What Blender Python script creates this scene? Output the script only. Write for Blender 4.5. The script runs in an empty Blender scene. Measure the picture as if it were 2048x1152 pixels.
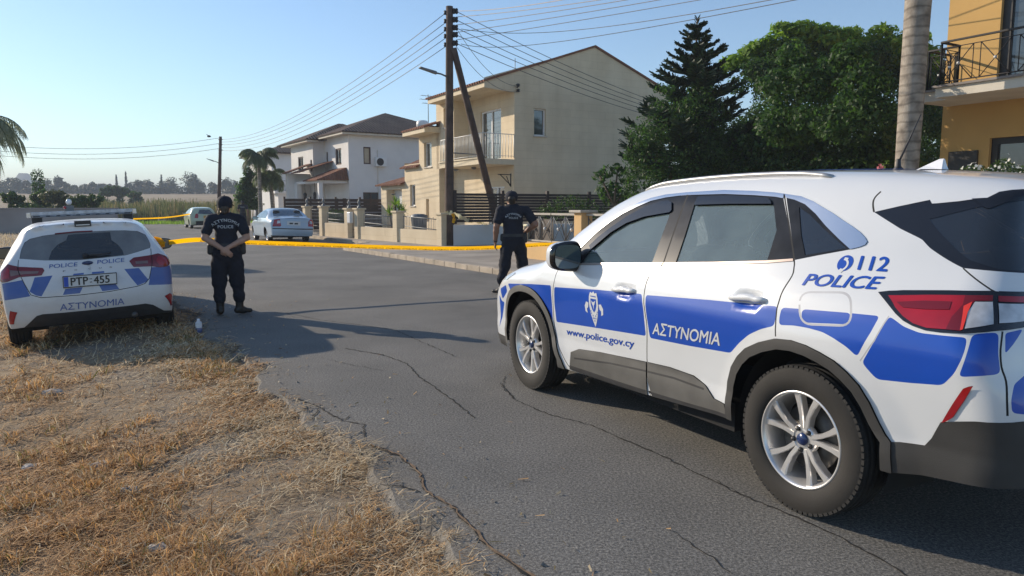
import bpy, bmesh, math, random
import numpy as np
from mathutils import Vector, Matrix, noise as mnoise
from mathutils.geometry import delaunay_2d_cdt
PI = math.pi
rad = math.radians
random.seed(7)
RNG = np.random.default_rng(11)
scene = bpy.context.scene
COL = scene.collection

# ------------------------------------------------------------------ camera
CAM_F, CAM_P, CAM_H = 1450.0, rad(6.42), 1.475
cam_data = bpy.data.cameras.new('camera')
cam_data.sensor_width = 36.0
cam_data.lens = CAM_F / 2048 * 36
cam_data.clip_start = 0.05
cam_data.clip_end = 9000
cam = bpy.data.objects.new('camera', cam_data)
cam.location = (0, 0, CAM_H)
cam.rotation_euler = (PI / 2 - CAM_P, 0, 0)
COL.objects.link(cam)
scene.camera = cam

# ------------------------------------------------------------------ sky, sun, exposure
SUN_EL, SUN_AZ = rad(21.5), rad(-61)
world = bpy.data.worlds.new('World')
scene.world = world
world.use_nodes = True
wn = world.node_tree
sky = wn.nodes.new('ShaderNodeTexSky')
sky.sky_type = 'NISHITA'
sky.sun_disc = False
sky.sun_elevation = SUN_EL
sky.sun_rotation = SUN_AZ
sky.altitude = 60
sky.air_density = 1.0
sky.dust_density = 0.15
sky.ozone_density = 3.0
wn.links.new(sky.outputs[0], wn.nodes['Background'].inputs[0])
wn.nodes['Background'].inputs[1].default_value = 0.135
sl = bpy.data.lights.new('sun', 'SUN')
sl.energy = 4.4
sl.angle = rad(0.5)
sl.color = (1.0, 0.86, 0.68)
sun = bpy.data.objects.new('sun', sl)
sd = Vector((math.sin(SUN_AZ) * math.cos(SUN_EL), math.cos(SUN_AZ) * math.cos(SUN_EL), math.sin(SUN_EL)))
sun.rotation_euler = sd.to_track_quat('Z', 'Y').to_euler()
sun.location = sd * 60
COL.objects.link(sun)
scene.view_settings.view_transform = 'Standard'
scene.view_settings.look = 'None'
scene.view_settings.exposure = 0.35
scene.view_settings.gamma = 1.0
scene.cycles.max_bounces = 8
scene.cycles.transparent_max_bounces = 16
scene.cycles.volume_bounces = 0

# ------------------------------------------------------------------ pixel <-> place helpers
_c, _s = math.cos(CAM_P), math.sin(CAM_P)
def pix_rays(px):
    px = np.asarray(px, float)
    a = (px[:, 0] - 1024) / CAM_F
    b = -(px[:, 1] - 576) / CAM_F
    return np.array([0, 0, CAM_H]), np.stack([a, _c + b * _s, -_s + b * _c], -1)
def at(px, py, D):
    o, d = pix_rays([(px, py)])
    p = o + d[0] * (D / d[0, 1])
    return Vector(p)
def gnd(px, py, z=0.0):
    o, d = pix_rays([(px, py)])
    return Vector(o + d[0] * ((z - o[2]) / d[0, 2]))

# ------------------------------------------------------------------ object helpers
def props(o, label=None, cat=None, group=None, kind=None):
    if label: o['label'] = label
    if cat: o['category'] = cat
    if group: o['group'] = group
    if kind: o['kind'] = kind
    return o
def empty(name, loc=(0, 0, 0), rz=0.0, label=None, cat=None, group=None):
    o = bpy.data.objects.new(name, None)
    o.empty_display_size = 0.3
    o.location = loc
    o.rotation_euler = (0, 0, rz)
    COL.objects.link(o)
    return props(o, label, cat, group)
def link(name, me, parent=None):
    o = bpy.data.objects.new(name, me)
    COL.objects.link(o)
    if parent is not None: o.parent = parent
    return o
def add_mats(me, mats):
    if not isinstance(mats, (list, tuple)): mats = [mats]
    for m in mats: me.materials.append(m)
def from_arrays(name, V, F, mats, parent=None, mi=None, smooth=False, normals=None):
    me = bpy.data.meshes.new(name)
    me.from_pydata([tuple(v) for v in V], [], [tuple(f) for f in F])
    add_mats(me, mats)
    if mi is not None: me.polygons.foreach_set('material_index', np.asarray(mi, dtype=np.int32))
    if smooth: me.polygons.foreach_set('use_smooth', np.ones(len(me.polygons), dtype=bool))
    me.update()
    if normals is not None: me.normals_split_custom_set_from_vertices([tuple(n) for n in normals])
    return link(name, me, parent)
def quads_mesh(name, V, mats, parent=None, mi=None, tri=False):
    """V: (n,k,3) array of separate k-gons (fast path for leaves and blades)"""
    V = np.asarray(V, np.float32)
    n, k = V.shape[:2]
    me = bpy.data.meshes.new(name)
    me.vertices.add(n * k); me.vertices.foreach_set('co', V.ravel())
    me.loops.add(n * k); me.loops.foreach_set('vertex_index', np.arange(n * k, dtype=np.int32))
    me.polygons.add(n); me.polygons.foreach_set('loop_start', np.arange(0, n * k, k, dtype=np.int32))
    try: me.polygons.foreach_set('loop_total', np.full(n, k, dtype=np.int32))
    except Exception: pass
    add_mats(me, mats)
    if mi is not None: me.polygons.foreach_set('material_index', np.asarray(mi, dtype=np.int32))
    me.update(calc_edges=True); me.validate()
    return link(name, me, parent)

class MB:
    """collects simple solids and links them as ONE mesh object"""
    def __init__(s): s.V, s.F, s.M, s.S = [], [], [], []
    def add(s, V, F, m=0, smooth=False):
        b = len(s.V)
        s.V += [tuple(v) for v in V]
        s.F += [tuple(i + b for i in f) for f in F]
        s.M += [m] * len(F); s.S += [smooth] * len(F)
        return s
    def box(s, lo, hi, m=0, M4=None):
        x0, y0, z0 = lo; x1, y1, z1 = hi
        V = [Vector(v) for v in ((x0,y0,z0),(x1,y0,z0),(x1,y1,z0),(x0,y1,z0),(x0,y0,z1),(x1,y0,z1),(x1,y1,z1),(x0,y1,z1))]
        if M4 is not None: V = [M4 @ v for v in V]
        return s.add(V, [(0,3,2,1),(4,5,6,7),(0,1,5,4),(1,2,6,5),(2,3,7,6),(3,0,4,7)], m)
    def cbox(s, c, d, m=0, M4=None):
        return s.box([c[i] - d[i] / 2 for i in range(3)], [c[i] + d[i] / 2 for i in range(3)], m, M4)
    def obox(s, fr, a, b, z, m=0):
        """box in a house frame: a, b, z are (lo, hi)"""
        V = [fr(x, y, q) for q in z for x, y in ((a[0], b[0]), (a[1], b[0]), (a[1], b[1]), (a[0], b[1]))]
        return s.add(V, [(0,3,2,1),(4,5,6,7),(0,1,5,4),(1,2,6,5),(2,3,7,6),(3,0,4,7)], m)
    def tube(s, P, r, m=0, n=8, caps=True):
        P = [Vector(p) for p in P]
        R = r if isinstance(r, (list, tuple)) else [r] * len(P)
        V, F = [], []
        t0 = (P[1] - P[0]).normalized()
        up = Vector((0, 0, 1)) if abs(t0.z) < .9 else Vector((1, 0, 0))
        u = t0.cross(up).normalized()
        for i, p in enumerate(P):
            t = (P[min(i + 1, len(P) - 1)] - P[max(i - 1, 0)]).normalized()
            u = (u - t * u.dot(t))
            u = u.normalized() if u.length > 1e-6 else t.orthogonal().normalized()
            w = t.cross(u)
            for k in range(n):
                a = 2 * PI * k / n
                V.append(p + (u * math.cos(a) + w * math.sin(a)) * R[i])
        for i in range(len(P) - 1):
            for k in range(n):
                a, b = i * n + k, i * n + (k + 1) % n
                F.append((a, b, b + n, a + n))
        if caps:
            F.append(tuple(range(n - 1, -1, -1)))
            F.append(tuple((len(P) - 1) * n + k for k in range(n)))
        return s.add(V, F, m, True)
    def lathe(s, prof, origin, axis='z', m=0, n=24, smooth=True, M4=None, closed=False):
        V, F = [], []
        for (r, h) in prof:
            for k in range(n):
                a = 2 * PI * k / n
                if axis == 'z': v = Vector((r * math.cos(a), r * math.sin(a), h))
                elif axis == 'y': v = Vector((r * math.cos(a), h, r * math.sin(a)))
                else: v = Vector((h, r * math.cos(a), r * math.sin(a)))
                v = v + Vector(origin)
                V.append(M4 @ v if M4 is not None else v)
        L = len(prof)
        for i in range(L if closed else L - 1):
            for k in range(n):
                a, b = i * n + k, i * n + (k + 1) % n
                c, d = ((i + 1) % L) * n + (k + 1) % n, ((i + 1) % L) * n + k
                F.append((a, b, c, d))
        return s.add(V, F, m, smooth)
    def prism(s, poly, h0, h1, m=0, fn=None):
        """poly (x,y) extruded; fn maps (x,y,h) to a point"""
        fn = fn or (lambda x, y, h: (x, y, h))
        n = len(poly)
        V = [fn(x, y, h0) for x, y in poly] + [fn(x, y, h1) for x, y in poly]
        F = [tuple(range(n - 1, -1, -1)), tuple(range(n, 2 * n))]
        F += [(i, (i + 1) % n, n + (i + 1) % n, n + i) for i in range(n)]
        return s.add(V, F, m)
    def build(s, name, mats, parent=None, bevel=0.0, seg=2, fix=True):
        me = bpy.data.meshes.new(name)
        me.from_pydata(s.V, [], s.F)
        add_mats(me, mats)
        me.polygons.foreach_set('material_index', np.array(s.M, np.int32))
        me.polygons.foreach_set('use_smooth', np.array(s.S, bool))
        if fix or bevel:
            bm = bmesh.new(); bm.from_mesh(me)
            bmesh.ops.recalc_face_normals(bm, faces=bm.faces)
            if bevel:
                ed = [e for e in bm.edges if len(e.link_faces) == 2 and e.calc_face_angle(0) > .5]
                bmesh.ops.bevel(bm, geom=ed, offset=bevel, segments=seg, profile=.5, affect='EDGES', clamp_overlap=True)
            bm.to_mesh(me); bm.free()
        me.update()
        return link(name, me, parent)

# ------------------------------------------------------------------ materials
def M(name, col, rough=.6, metal=0., var=.12, scale=6., bump=0., bscale=40., coat=0., spec=.5, col2=None, detail=4., sheen=0.):
    m = bpy.data.materials.new(name); m.use_nodes = True
    nt = m.node_tree; N = nt.nodes; L = nt.links
    b = N['Principled BSDF']
    b.inputs['Roughness'].default_value = rough
    b.inputs['Metallic'].default_value = metal
    b.inputs['Coat Weight'].default_value = coat
    b.inputs['Coat Roughness'].default_value = .04
    b.inputs['Specular IOR Level'].default_value = spec
    tc = N.new('ShaderNodeTexCoord')
    nz = N.new('ShaderNodeTexNoise'); nz.inputs['Scale'].default_value = scale; nz.inputs['Detail'].default_value = detail
    L.new(tc.outputs['Object'], nz.inputs['Vector'])
    cr = N.new('ShaderNodeValToRGB')
    c = np.array(col[:3], float)
    c2 = np.array(col2[:3], float) if col2 is not None else None
    lo = c * (1 - var); hi = (c * (1 + var) if c2 is None else c2)
    cr.color_ramp.elements[0].color = (*lo, 1); cr.color_ramp.elements[1].color = (*np.clip(hi, 0, 1), 1)
    cr.color_ramp.elements[0].position = .32; cr.color_ramp.elements[1].position = .68
    L.new(nz.outputs['Fac'], cr.inputs['Fac'])
    L.new(cr.outputs['Color'], b.inputs['Base Color'])
    if bump:
        n2 = N.new('ShaderNodeTexNoise'); n2.inputs['Scale'].default_value = bscale; n2.inputs['Detail'].default_value = 5
        L.new(tc.outputs['Object'], n2.inputs['Vector'])
        bp = N.new('ShaderNodeBump'); bp.inputs['Strength'].default_value = bump; bp.inputs['Distance'].default_value = .02
        L.new(n2.outputs['Fac'], bp.inputs['Height']); L.new(bp.outputs['Normal'], b.inputs['Normal'])
    m['b'] = 1
    return m
def bsdf(m): return m.node_tree.nodes['Principled BSDF']
def paint(name, col, rough=.28, coat=.6, inside=(.03, .03, .032), dirt=.0, dirtcol=(.30, .26, .20), var=.02):
    m = M(name, col, rough, 0, var, 3., coat=coat)
    nt = m.node_tree; N = nt.nodes; L = nt.links; b = bsdf(m)
    src = b.inputs['Base Color'].links[0].from_socket
    if dirt:
        tc = N.new('ShaderNodeTexCoord'); nz = N.new('ShaderNodeTexNoise'); nz.inputs['Scale'].default_value = 2.2; nz.inputs['Detail'].default_value = 8; nz.inputs['Roughness'].default_value = .7
        sep = N.new('ShaderNodeSeparateXYZ'); mr = N.new('ShaderNodeMapRange')
        mr.inputs['From Min'].default_value = 1.3; mr.inputs['From Max'].default_value = .3; mr.inputs['To Min'].default_value = .25; mr.inputs['To Max'].default_value = 1.1
        L.new(tc.outputs['Object'], nz.inputs['Vector']); L.new(tc.outputs['Object'], sep.inputs[0]); L.new(sep.outputs['Z'], mr.inputs['Value'])
        mu = N.new('ShaderNodeMath'); mu.operation = 'MULTIPLY'; L.new(nz.outputs['Fac'], mu.inputs[0]); L.new(mr.outputs[0], mu.inputs[1])
        mu2 = N.new('ShaderNodeMath'); mu2.operation = 'MULTIPLY'; mu2.inputs[1].default_value = dirt * 2; mu2.use_clamp = True; L.new(mu.outputs[0], mu2.inputs[0])
        mx = N.new('ShaderNodeMixRGB'); mx.inputs['Color2'].default_value = (*dirtcol, 1)
        L.new(mu2.outputs[0], mx.inputs['Fac']); L.new(src, mx.inputs['Color1']); src = mx.outputs[0]
        ra = N.new('ShaderNodeMapRange'); ra.inputs['To Min'].default_value = rough; ra.inputs['To Max'].default_value = .75
        L.new(mu2.outputs[0], ra.inputs['Value']); L.new(ra.outputs[0], b.inputs['Roughness'])
        ca = N.new('ShaderNodeMapRange'); ca.inputs['To Min'].default_value = coat; ca.inputs['To Max'].default_value = 0
        L.new(mu2.outputs[0], ca.inputs['Value']); L.new(ca.outputs[0], b.inputs['Coat Weight'])
    if inside is not None:
        g = N.new('ShaderNodeNewGeometry'); mx = N.new('ShaderNodeMixRGB'); mx.inputs['Color2'].default_value = (*inside, 1)
        L.new(g.outputs['Backfacing'], mx.inputs['Fac']); L.new(src, mx.inputs['Color1']); src = mx.outputs[0]
    for l in list(b.inputs['Base Color'].links): L.remove(l)
    L.new(src, b.inputs['Base Color'])
    return m
def glass(name, tint=(.5, .58, .55), dust=.06, dust_sheen_col=(.45, .47, .46), refl=1.0, rough=.02):
    m = bpy.data.materials.new(name); m.use_nodes = True
    nt = m.node_tree; N = nt.nodes; L = nt.links
    N.remove(N['Principled BSDF']); out = N['Material Output']
    tr = N.new('ShaderNodeBsdfTransparent'); tr.inputs[0].default_value = (*tint, 1)
    df = N.new('ShaderNodeBsdfDiffuse'); df.inputs[0].default_value = (*dust_sheen_col, 1)
    gl = N.new('ShaderNodeBsdfGlossy'); gl.inputs['Roughness'].default_value = rough; gl.inputs[0].default_value = (refl, refl, refl, 1)
    tc = N.new('ShaderNodeTexCoord'); nz = N.new('ShaderNodeTexNoise'); nz.inputs['Scale'].default_value = 5; nz.inputs['Detail'].default_value = 6
    L.new(tc.outputs['Object'], nz.inputs['Vector'])
    mr = N.new('ShaderNodeMapRange'); mr.inputs['To Min'].default_value = dust * .5; mr.inputs['To Max'].default_value = dust * 1.5
    L.new(nz.outputs['Fac'], mr.inputs['Value'])
    m1 = N.new('ShaderNodeMixShader'); L.new(mr.outputs[0], m1.inputs[0]); L.new(tr.outputs[0], m1.inputs[1]); L.new(df.outputs[0], m1.inputs[2])
    fr = N.new('ShaderNodeFresnel'); fr.inputs['IOR'].default_value = 1.9
    m2 = N.new('ShaderNodeMixShader'); L.new(fr.outputs[0], m2.inputs[0]); L.new(m1.outputs[0], m2.inputs[1]); L.new(gl.outputs[0], m2.inputs[2])
    L.new(m2.outputs[0], out.inputs['Surface'])
    return m
MT = {}
MT['white_paint'] = paint('white_paint', (.69, .71, .73), .28, .8, dirt=.07)
MT['blue_film'] = paint('blue_film', (.003, .066, .43), .3, .4, var=.06)
MT['gap'] = M('panel_gap', (.012, .012, .013), .8)
MT['black_plastic'] = M('black_plastic', (.022, .022, .024), .55, var=.2, scale=12, bump=.08, bscale=300)
MT['cladding'] = M('grey_cladding', (.036, .035, .034), .6, var=.22, scale=5, bump=.08, bscale=260)
MT['gloss_black'] = M('gloss_black', (.012, .012, .014), .12, coat=.5)
MT['dark_trim'] = M('dark_trim', (.020, .022, .027), .2, coat=.0, var=.3, scale=9, spec=.22)
MT['chrome'] = M('satin_chrome', (.72, .73, .75), .22, 1.0, .03)
MT['alloy'] = M('alloy_silver', (.74, .73, .72), .34, .75, .06, 9)
MT['steel_dark'] = M('dark_steel', (.10, .095, .09), .5, .7, .3, 14)
MT['rubber'] = M('tyre_rubber', (.014, .0135, .013), .78, var=.35, scale=5, bump=.15, bscale=120)
MT['rubber_dusty'] = M('tyre_sidewall', (.019, .017, .015), .82, var=.4, scale=4, bump=.1, bscale=150)
MT['side_glass'] = glass('side_glass', (.76, .86, .82), .17, (.52, .68, .64))  # teal film: some dust, plus bright sky reflection painted into its colour
MT['dark_glass'] = glass('dark_glass', (.10, .11, .12), .03)
MT['seat_fabric'] = M('seat_fabric', (.035, .037, .042), .9, var=.2)
MT['red_lens'] = M('red_lens', (.33, .006, .012), .12, coat=.8, var=.15, scale=8)
MT['dark_red_lens'] = M('dark_red_lens', (.16, .006, .01), .15, coat=.7)
MT['clear_lens'] = M('clear_lens', (.55, .55, .56), .15, .2, .2, 20, coat=.8)
MT['grey_letter'] = M('reflective_grey', (.60, .62, .64), .45, var=.05)
MT['mirror_glass'] = M('mirror_glass', (.22, .25, .25), .03, 1.0, .02)
MT['blue_badge'] = M('blue_badge', (.012, .03, .11), .25, coat=.5)
MT['black_flat'] = M('matt_black', (.010, .010, .011), .9)
# ------------------------------------------------------------------ car bodies: an implicit shell cut into panels
def sst(a,b,x):
    t=np.clip((x-a)/(b-a),0,1);return t*t*(3-2*t)
def catmull(P,n=6):
    P=np.asarray(P,float);out=[]
    for i in range(len(P)-1):
        p0=P[max(i-1,0)];p1=P[i];p2=P[i+1];p3=P[min(i+2,len(P)-1)]
        for k in range(n):
            t=k/n
            out.append(.5*((2*p1)+(-p0+p2)*t+(2*p0-5*p1+4*p2-p3)*t*t+(-p0+3*p1-3*p2+p3)*t**3))
    out.append(P[-1]);return np.array(out)
def sdf_poly(x,z,V):
    sh=x.shape;p=np.stack([x.ravel(),z.ravel()],-1).astype(np.float64)
    d=np.full(len(p),1e9);ins=np.zeros(len(p),bool)
    for i in range(len(V)):
        a=V[i];b=V[(i+1)%len(V)];e=b-a;w=p-a
        t=np.clip((w@e)/(e@e+1e-12),0,1)
        q=w-t[:,None]*e;d=np.minimum(d,(q*q).sum(1))
        c=(a[1]>p[:,1])!=(b[1]>p[:,1])
        if e[1]!=0: ins^=c&(p[:,0]<e[0]*(p[:,1]-a[1])/e[1]+a[0])
    d=np.sqrt(d);return np.where(ins,-d,d).reshape(sh)
class CarBody:
    near=False
    dents=()
    def __init__(s,pose,profile,wz,front,rear,kf=.18,kr=.16,crown=.09,k=.12,wheels=(),n=5,roll=0.,pitch=0.):
        s.X,s.Y,s.yaw=pose;s.V=catmull(profile,n) if n else np.array(profile);s.wz=np.array(wz,float)
        s.front,s.rear,s.kf,s.kr,s.crown,s.k,s.wheels=front,rear,kf,kr,crown,k,wheels
        s.roll,s.pitch=roll,pitch
    def W(s,x,z):
        w=np.interp(z,s.wz[:,0],s.wz[:,1])
        xf,af=s.front;w=w-af*np.clip(x-xf,0,None)**2
        xr,ar,ag=s.rear;w=w-(ar+ag*sst(.95,1.3,z))*np.clip(xr-x,0,None)**2
        for (wx,wzc,r,amt) in s.wheels:
            rr=np.hypot(x-wx,z-wzc);w=w+amt*(1-sst(r,r+.16,rr))
        for (dx,dz,rx,rz,dp) in s.dents:
            w=w-dp*(1-sst(.35,1.,np.hypot((x-dx)/rx,(z-dz)/rz)))
        return w
    def F(s,p):
        x,y,z=p[...,0],np.abs(p[...,1]),p[...,2]
        ds=y-s.W(x,z)
        xm=.5*(s.V[:,0].max()+s.V[:,0].min());L=.5*(s.V[:,0].max()-s.V[:,0].min())
        u=(x-xm)/L
        xe=x+s.kf*y*y*sst(.15,.8,u)-s.kr*y*y*sst(.3,.75,-u)
        ze=z+s.crown*y*y
        dp=sdf_poly(xe,ze,s.V)
        h=np.clip(s.k-np.abs(ds-dp),0,None)/s.k
        return np.maximum(ds,dp)+h*h*s.k*.25
    def rot(s):
        c,q=np.cos(s.yaw),np.sin(s.yaw);R=np.array([[c,-q,0],[q,c,0],[0,0,1]])
        cr,sr=np.cos(s.roll),np.sin(s.roll);Rr=np.array([[1,0,0],[0,cr,-sr],[0,sr,cr]])
        cp,sp=np.cos(s.pitch),np.sin(s.pitch);Rp=np.array([[cp,0,sp],[0,1,0],[-sp,0,cp]])
        return R@Rp@Rr
    def toworld(s,p): return np.asarray(p)@s.rot().T+np.array([s.X,s.Y,getattr(s,'Z',0.)])
    def march(s,o,d,t0,t1,n=80,bis=14):
        # first sign change to F<0 (outside->in) or (in->out)
        o=np.broadcast_to(o,d.shape);ts=np.linspace(t0,t1,n)
        f0=s.F(o+d*t0);sg=np.sign(f0);bf=np.abs(f0);bt=np.full(len(d),float(t0));lo=np.full(len(d),np.nan);hi=lo.copy();done=np.zeros(len(d),bool);prev=t0
        for t in ts[1:]:
            f=s.F(o+d*t);c=np.abs(f)<bf;bf=np.where(c,np.abs(f),bf);bt=np.where(c,t,bt);hit=(np.sign(f)!=sg)&~done
            lo[hit]=prev;hi[hit]=t;done|=hit;prev=t
            if done.all():break
        lo=np.where(done,lo,t1);hi=np.where(done,hi,t1);miss=~done
        for _ in range(bis):
            m=.5*(lo+hi);f=s.F(o+d*m[:,None]);c=np.sign(f)==sg
            lo=np.where(c,m,lo);hi=np.where(c,hi,m)
        tt=.5*(lo+hi)
        if s.near: tt=np.where(miss,bt,tt)
        return o+d*tt[:,None],done
    def pix(s,px):
        o,d=pix_rays(px);R=s.rot();d=d/np.linalg.norm(d,axis=1)[:,None]
        o=(o-np.array([s.X,s.Y,getattr(s,'Z',0.)]))@R;d=d@R
        r=np.linalg.norm(o-np.array([1.3,0,.8]))
        s.near=True;q=s.march(o,d,max(.3,r-3.2),r+3.2,260);s.near=False
        return q
    # ---- wrap coordinates (u along the outline of the car, z): rear centre -> side -> front centre
    def setwrap(s, xr, yr, r_r, xf, yf, r_f, mid):
        s.rr = (xr, yr, r_r); s.ff = (xf, yf, r_f); s.mid = mid
        s.u0 = xr - r_r * PI / 2 - yr; s.u1 = xf + r_f * PI / 2 + yf
    def to_uz(s, p):
        x, y, z = p[:, 0], p[:, 1], p[:, 2]
        xr, ya, r = s.rr; xf, yf, q = s.ff
        ph = np.clip(np.arctan2(xr - x, np.maximum(y - ya, 1e-6)), 0, PI / 2)
        pf = np.clip(np.arctan2(x - xf, np.maximum(y - yf, 1e-6)), 0, PI / 2)
        ur = np.where(y > ya, xr - r * ph, xr - r * PI / 2 - (ya - y))
        uf = np.where(y > yf, xf + q * pf, xf + q * PI / 2 + (yf - y))
        ur = np.where((y < 0) & (x < s.mid), xr - r * PI / 2 - (ya - y), ur)
        u = np.where((x < xr) | ((y < 0) & (x < s.mid)), ur, np.where(x > xf, uf, x))
        return np.stack([u, z], -1)
    def ray(s, u, z):
        xr, ya, r = s.rr; xf, yf, q = s.ff
        ph = np.clip((xr - u) / r, 0, PI / 2); pf = np.clip((u - xf) / q, 0, PI / 2)
        isr = u < xr; isf = u > xf
        dx = np.where(isr, -np.sin(ph), np.where(isf, np.sin(pf), 0.)); dy = np.where(isr, np.cos(ph), np.where(isf, np.cos(pf), 1.))
        er = np.clip(xr - r * PI / 2 - u, 0, None); ef = np.clip(u - xf - q * PI / 2, 0, None)
        ox = np.where(isr, xr, np.where(isf, xf, u)); oy = np.where(isr, ya - er, np.where(isf, yf - ef, .05))
        return np.stack([ox, oy, z], -1), np.stack([dx, dy, np.zeros_like(dx)], -1)
    def surf(s, uz):
        uz = np.asarray(uz, float)
        o, d = s.ray(uz[:, 0], uz[:, 1])
        p, ok = s.march(o, d, 0., 1.6, 64, 16)
        return p, ok
    def normal(s, p):
        e = .004; g = []
        for k in range(3):
            h = np.zeros(3); h[k] = e
            g.append(s.F(p + h) - s.F(p - h))
        g = np.stack(g, -1)
        sy = np.sign(p[:, 1]); g[:, 1] = np.where(np.abs(p[:, 1]) < 2 * e, 0, g[:, 1])
        return g / (np.linalg.norm(g, axis=1)[:, None] + 1e-9)
    def uz_pix(s, px):
        p, ok = s.pix(px)
        return s.to_uz(p)
    def top_edge(s, us, zlo=.62, thr=.68):
        zs = np.arange(zlo, 1.80, .012); out = []
        U, Z = np.meshgrid(us, zs, indexing='ij')
        uz = np.stack([U.ravel(), Z.ravel()], -1)
        o, d = s.ray(uz[:, 0], uz[:, 1])
        inside = s.F(o) < 0
        p, ok = s.march(o, d, 0., 1.6, 64, 12)
        n = s.normal(p); dt = (n * d).sum(1)
        good = (inside & ok & (dt >= thr)).reshape(U.shape)
        for i in range(len(us)):
            w = np.where(good[i])[0]
            out.append(zs[w[-1]] if len(w) else zlo)
        return np.array(out)

def resample(P, step, closed=True):
    P = np.asarray(P, float); out = []
    n = len(P)
    for i in range(n if closed else n - 1):
        a, b = P[i], P[(i + 1) % n]
        k = max(1, int(np.ceil(np.linalg.norm(b - a) / step)))
        for j in range(k): out.append(a + (b - a) * j / k)
    if not closed: out.append(P[-1])
    return np.array(out)
def stroke(P, w):
    P = np.asarray(P, float)
    t = np.gradient(P, axis=0); t /= np.linalg.norm(t, axis=1)[:, None] + 1e-9
    n = np.stack([-t[:, 1], t[:, 0]], -1) * w / 2
    return np.concatenate([P + n, (P - n)[::-1]])
def smooth_line(P, n=5): return catmull(P, n)
def round_poly(P, r, n=4):
    P = np.asarray(P, float); out = []; N = len(P)
    for i in range(N):
        a, b, c = P[i - 1], P[i], P[(i + 1) % N]
        da = a - b; dc = c - b; la = np.linalg.norm(da); lc = np.linalg.norm(dc)
        q = min(r, la * .45, lc * .45); s0 = b + da / la * q; s1 = b + dc / lc * q
        for k in range(n + 1):
            t = k / n; out.append((1 - t) ** 2 * s0 + 2 * t * (1 - t) * b + t * t * s1)
    return np.array(out)
def in_poly(Q, P):
    ins = np.zeros(len(Q), bool); x, y = Q[:, 0], Q[:, 1]
    for i in range(len(P)):
        a, b = P[i], P[(i + 1) % len(P)]
        if a[1] == b[1]: continue
        c = (a[1] > y) != (b[1] > y)
        ins ^= c & (x < (b[0] - a[0]) * (y - a[1]) / (b[1] - a[1]) + a[0])
    return ins
def cdt_regions(gridpts, domain, regions, step):
    """triangulate the domain polygon with every region outline as constraint; returns verts2, tris, region index (-1 = base, None dropped)"""
    pts, edges = [], []
    def addloop(P):
        b = len(pts); n = len(P)
        pts.extend([tuple(p) for p in P]); edges.extend([(b + i, b + (i + 1) % n) for i in range(n)])
    addloop(domain)
    polys = []
    for P in regions:
        Q = resample(P, step); polys.append(Q); addloop(Q)
    g = gridpts[in_poly(gridpts, domain)]
    pts.extend([tuple(p) for p in g])
    r = delaunay_2d_cdt([Vector(p) for p in pts], edges, [], 0, 1e-5)
    V = np.array([tuple(v) for v in r[0]]); T = np.array([f for f in r[2] if len(f) == 3])
    C = V[T].mean(1)
    e1 = V[T[:, 1]] - V[T[:, 0]]; e2 = V[T[:, 2]] - V[T[:, 0]]
    area = np.abs(e1[:, 0] * e2[:, 1] - e1[:, 1] * e2[:, 0])
    keep = in_poly(C, domain) & (area > 1e-9)
    T, C = T[keep], C[keep]
    idx = np.full(len(T), -1)
    for i, Q in enumerate(polys): idx[in_poly(C, Q)] = i
    return V, T, idx

def skin_to_parts(body, P3, N3, T, reg, specs, base, mirror, sink, flip=False):
    """split the triangles by (part key); sink(partkey, side, V, F, mats, N)"""
    side_tag = -1 if mirror else 1
    Pm = P3.copy(); Nm = N3.copy()
    if mirror: Pm[:, 1] *= -1; Nm[:, 1] *= -1
    groups = {}
    for t, r in zip(T, reg):
        key, mat, off = base if r < 0 else specs[r]
        if key is None: continue
        groups.setdefault(key, []).append((t, mat, off))
    for key, L in groups.items():
        remap, V, Nn, F, mi, mats = {}, [], [], [], [], []
        for t, mat, off in L:
            if mat not in mats: mats.append(mat)
            f = []
            for v in t:
                kk = (v, off)
                if kk not in remap:
                    remap[kk] = len(V); V.append(Pm[v] + Nm[v] * off); Nn.append(Nm[v])
                f.append(remap[kk])
            a, b, c = (np.array(V[i]) for i in f)
            if np.dot(np.cross(b - a, c - a), Nn[f[0]]) < 0: f = f[::-1]
            F.append(f); mi.append(mats.index(mat))
        sink(key, side_tag, V, F, mats, mi, Nn)

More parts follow.
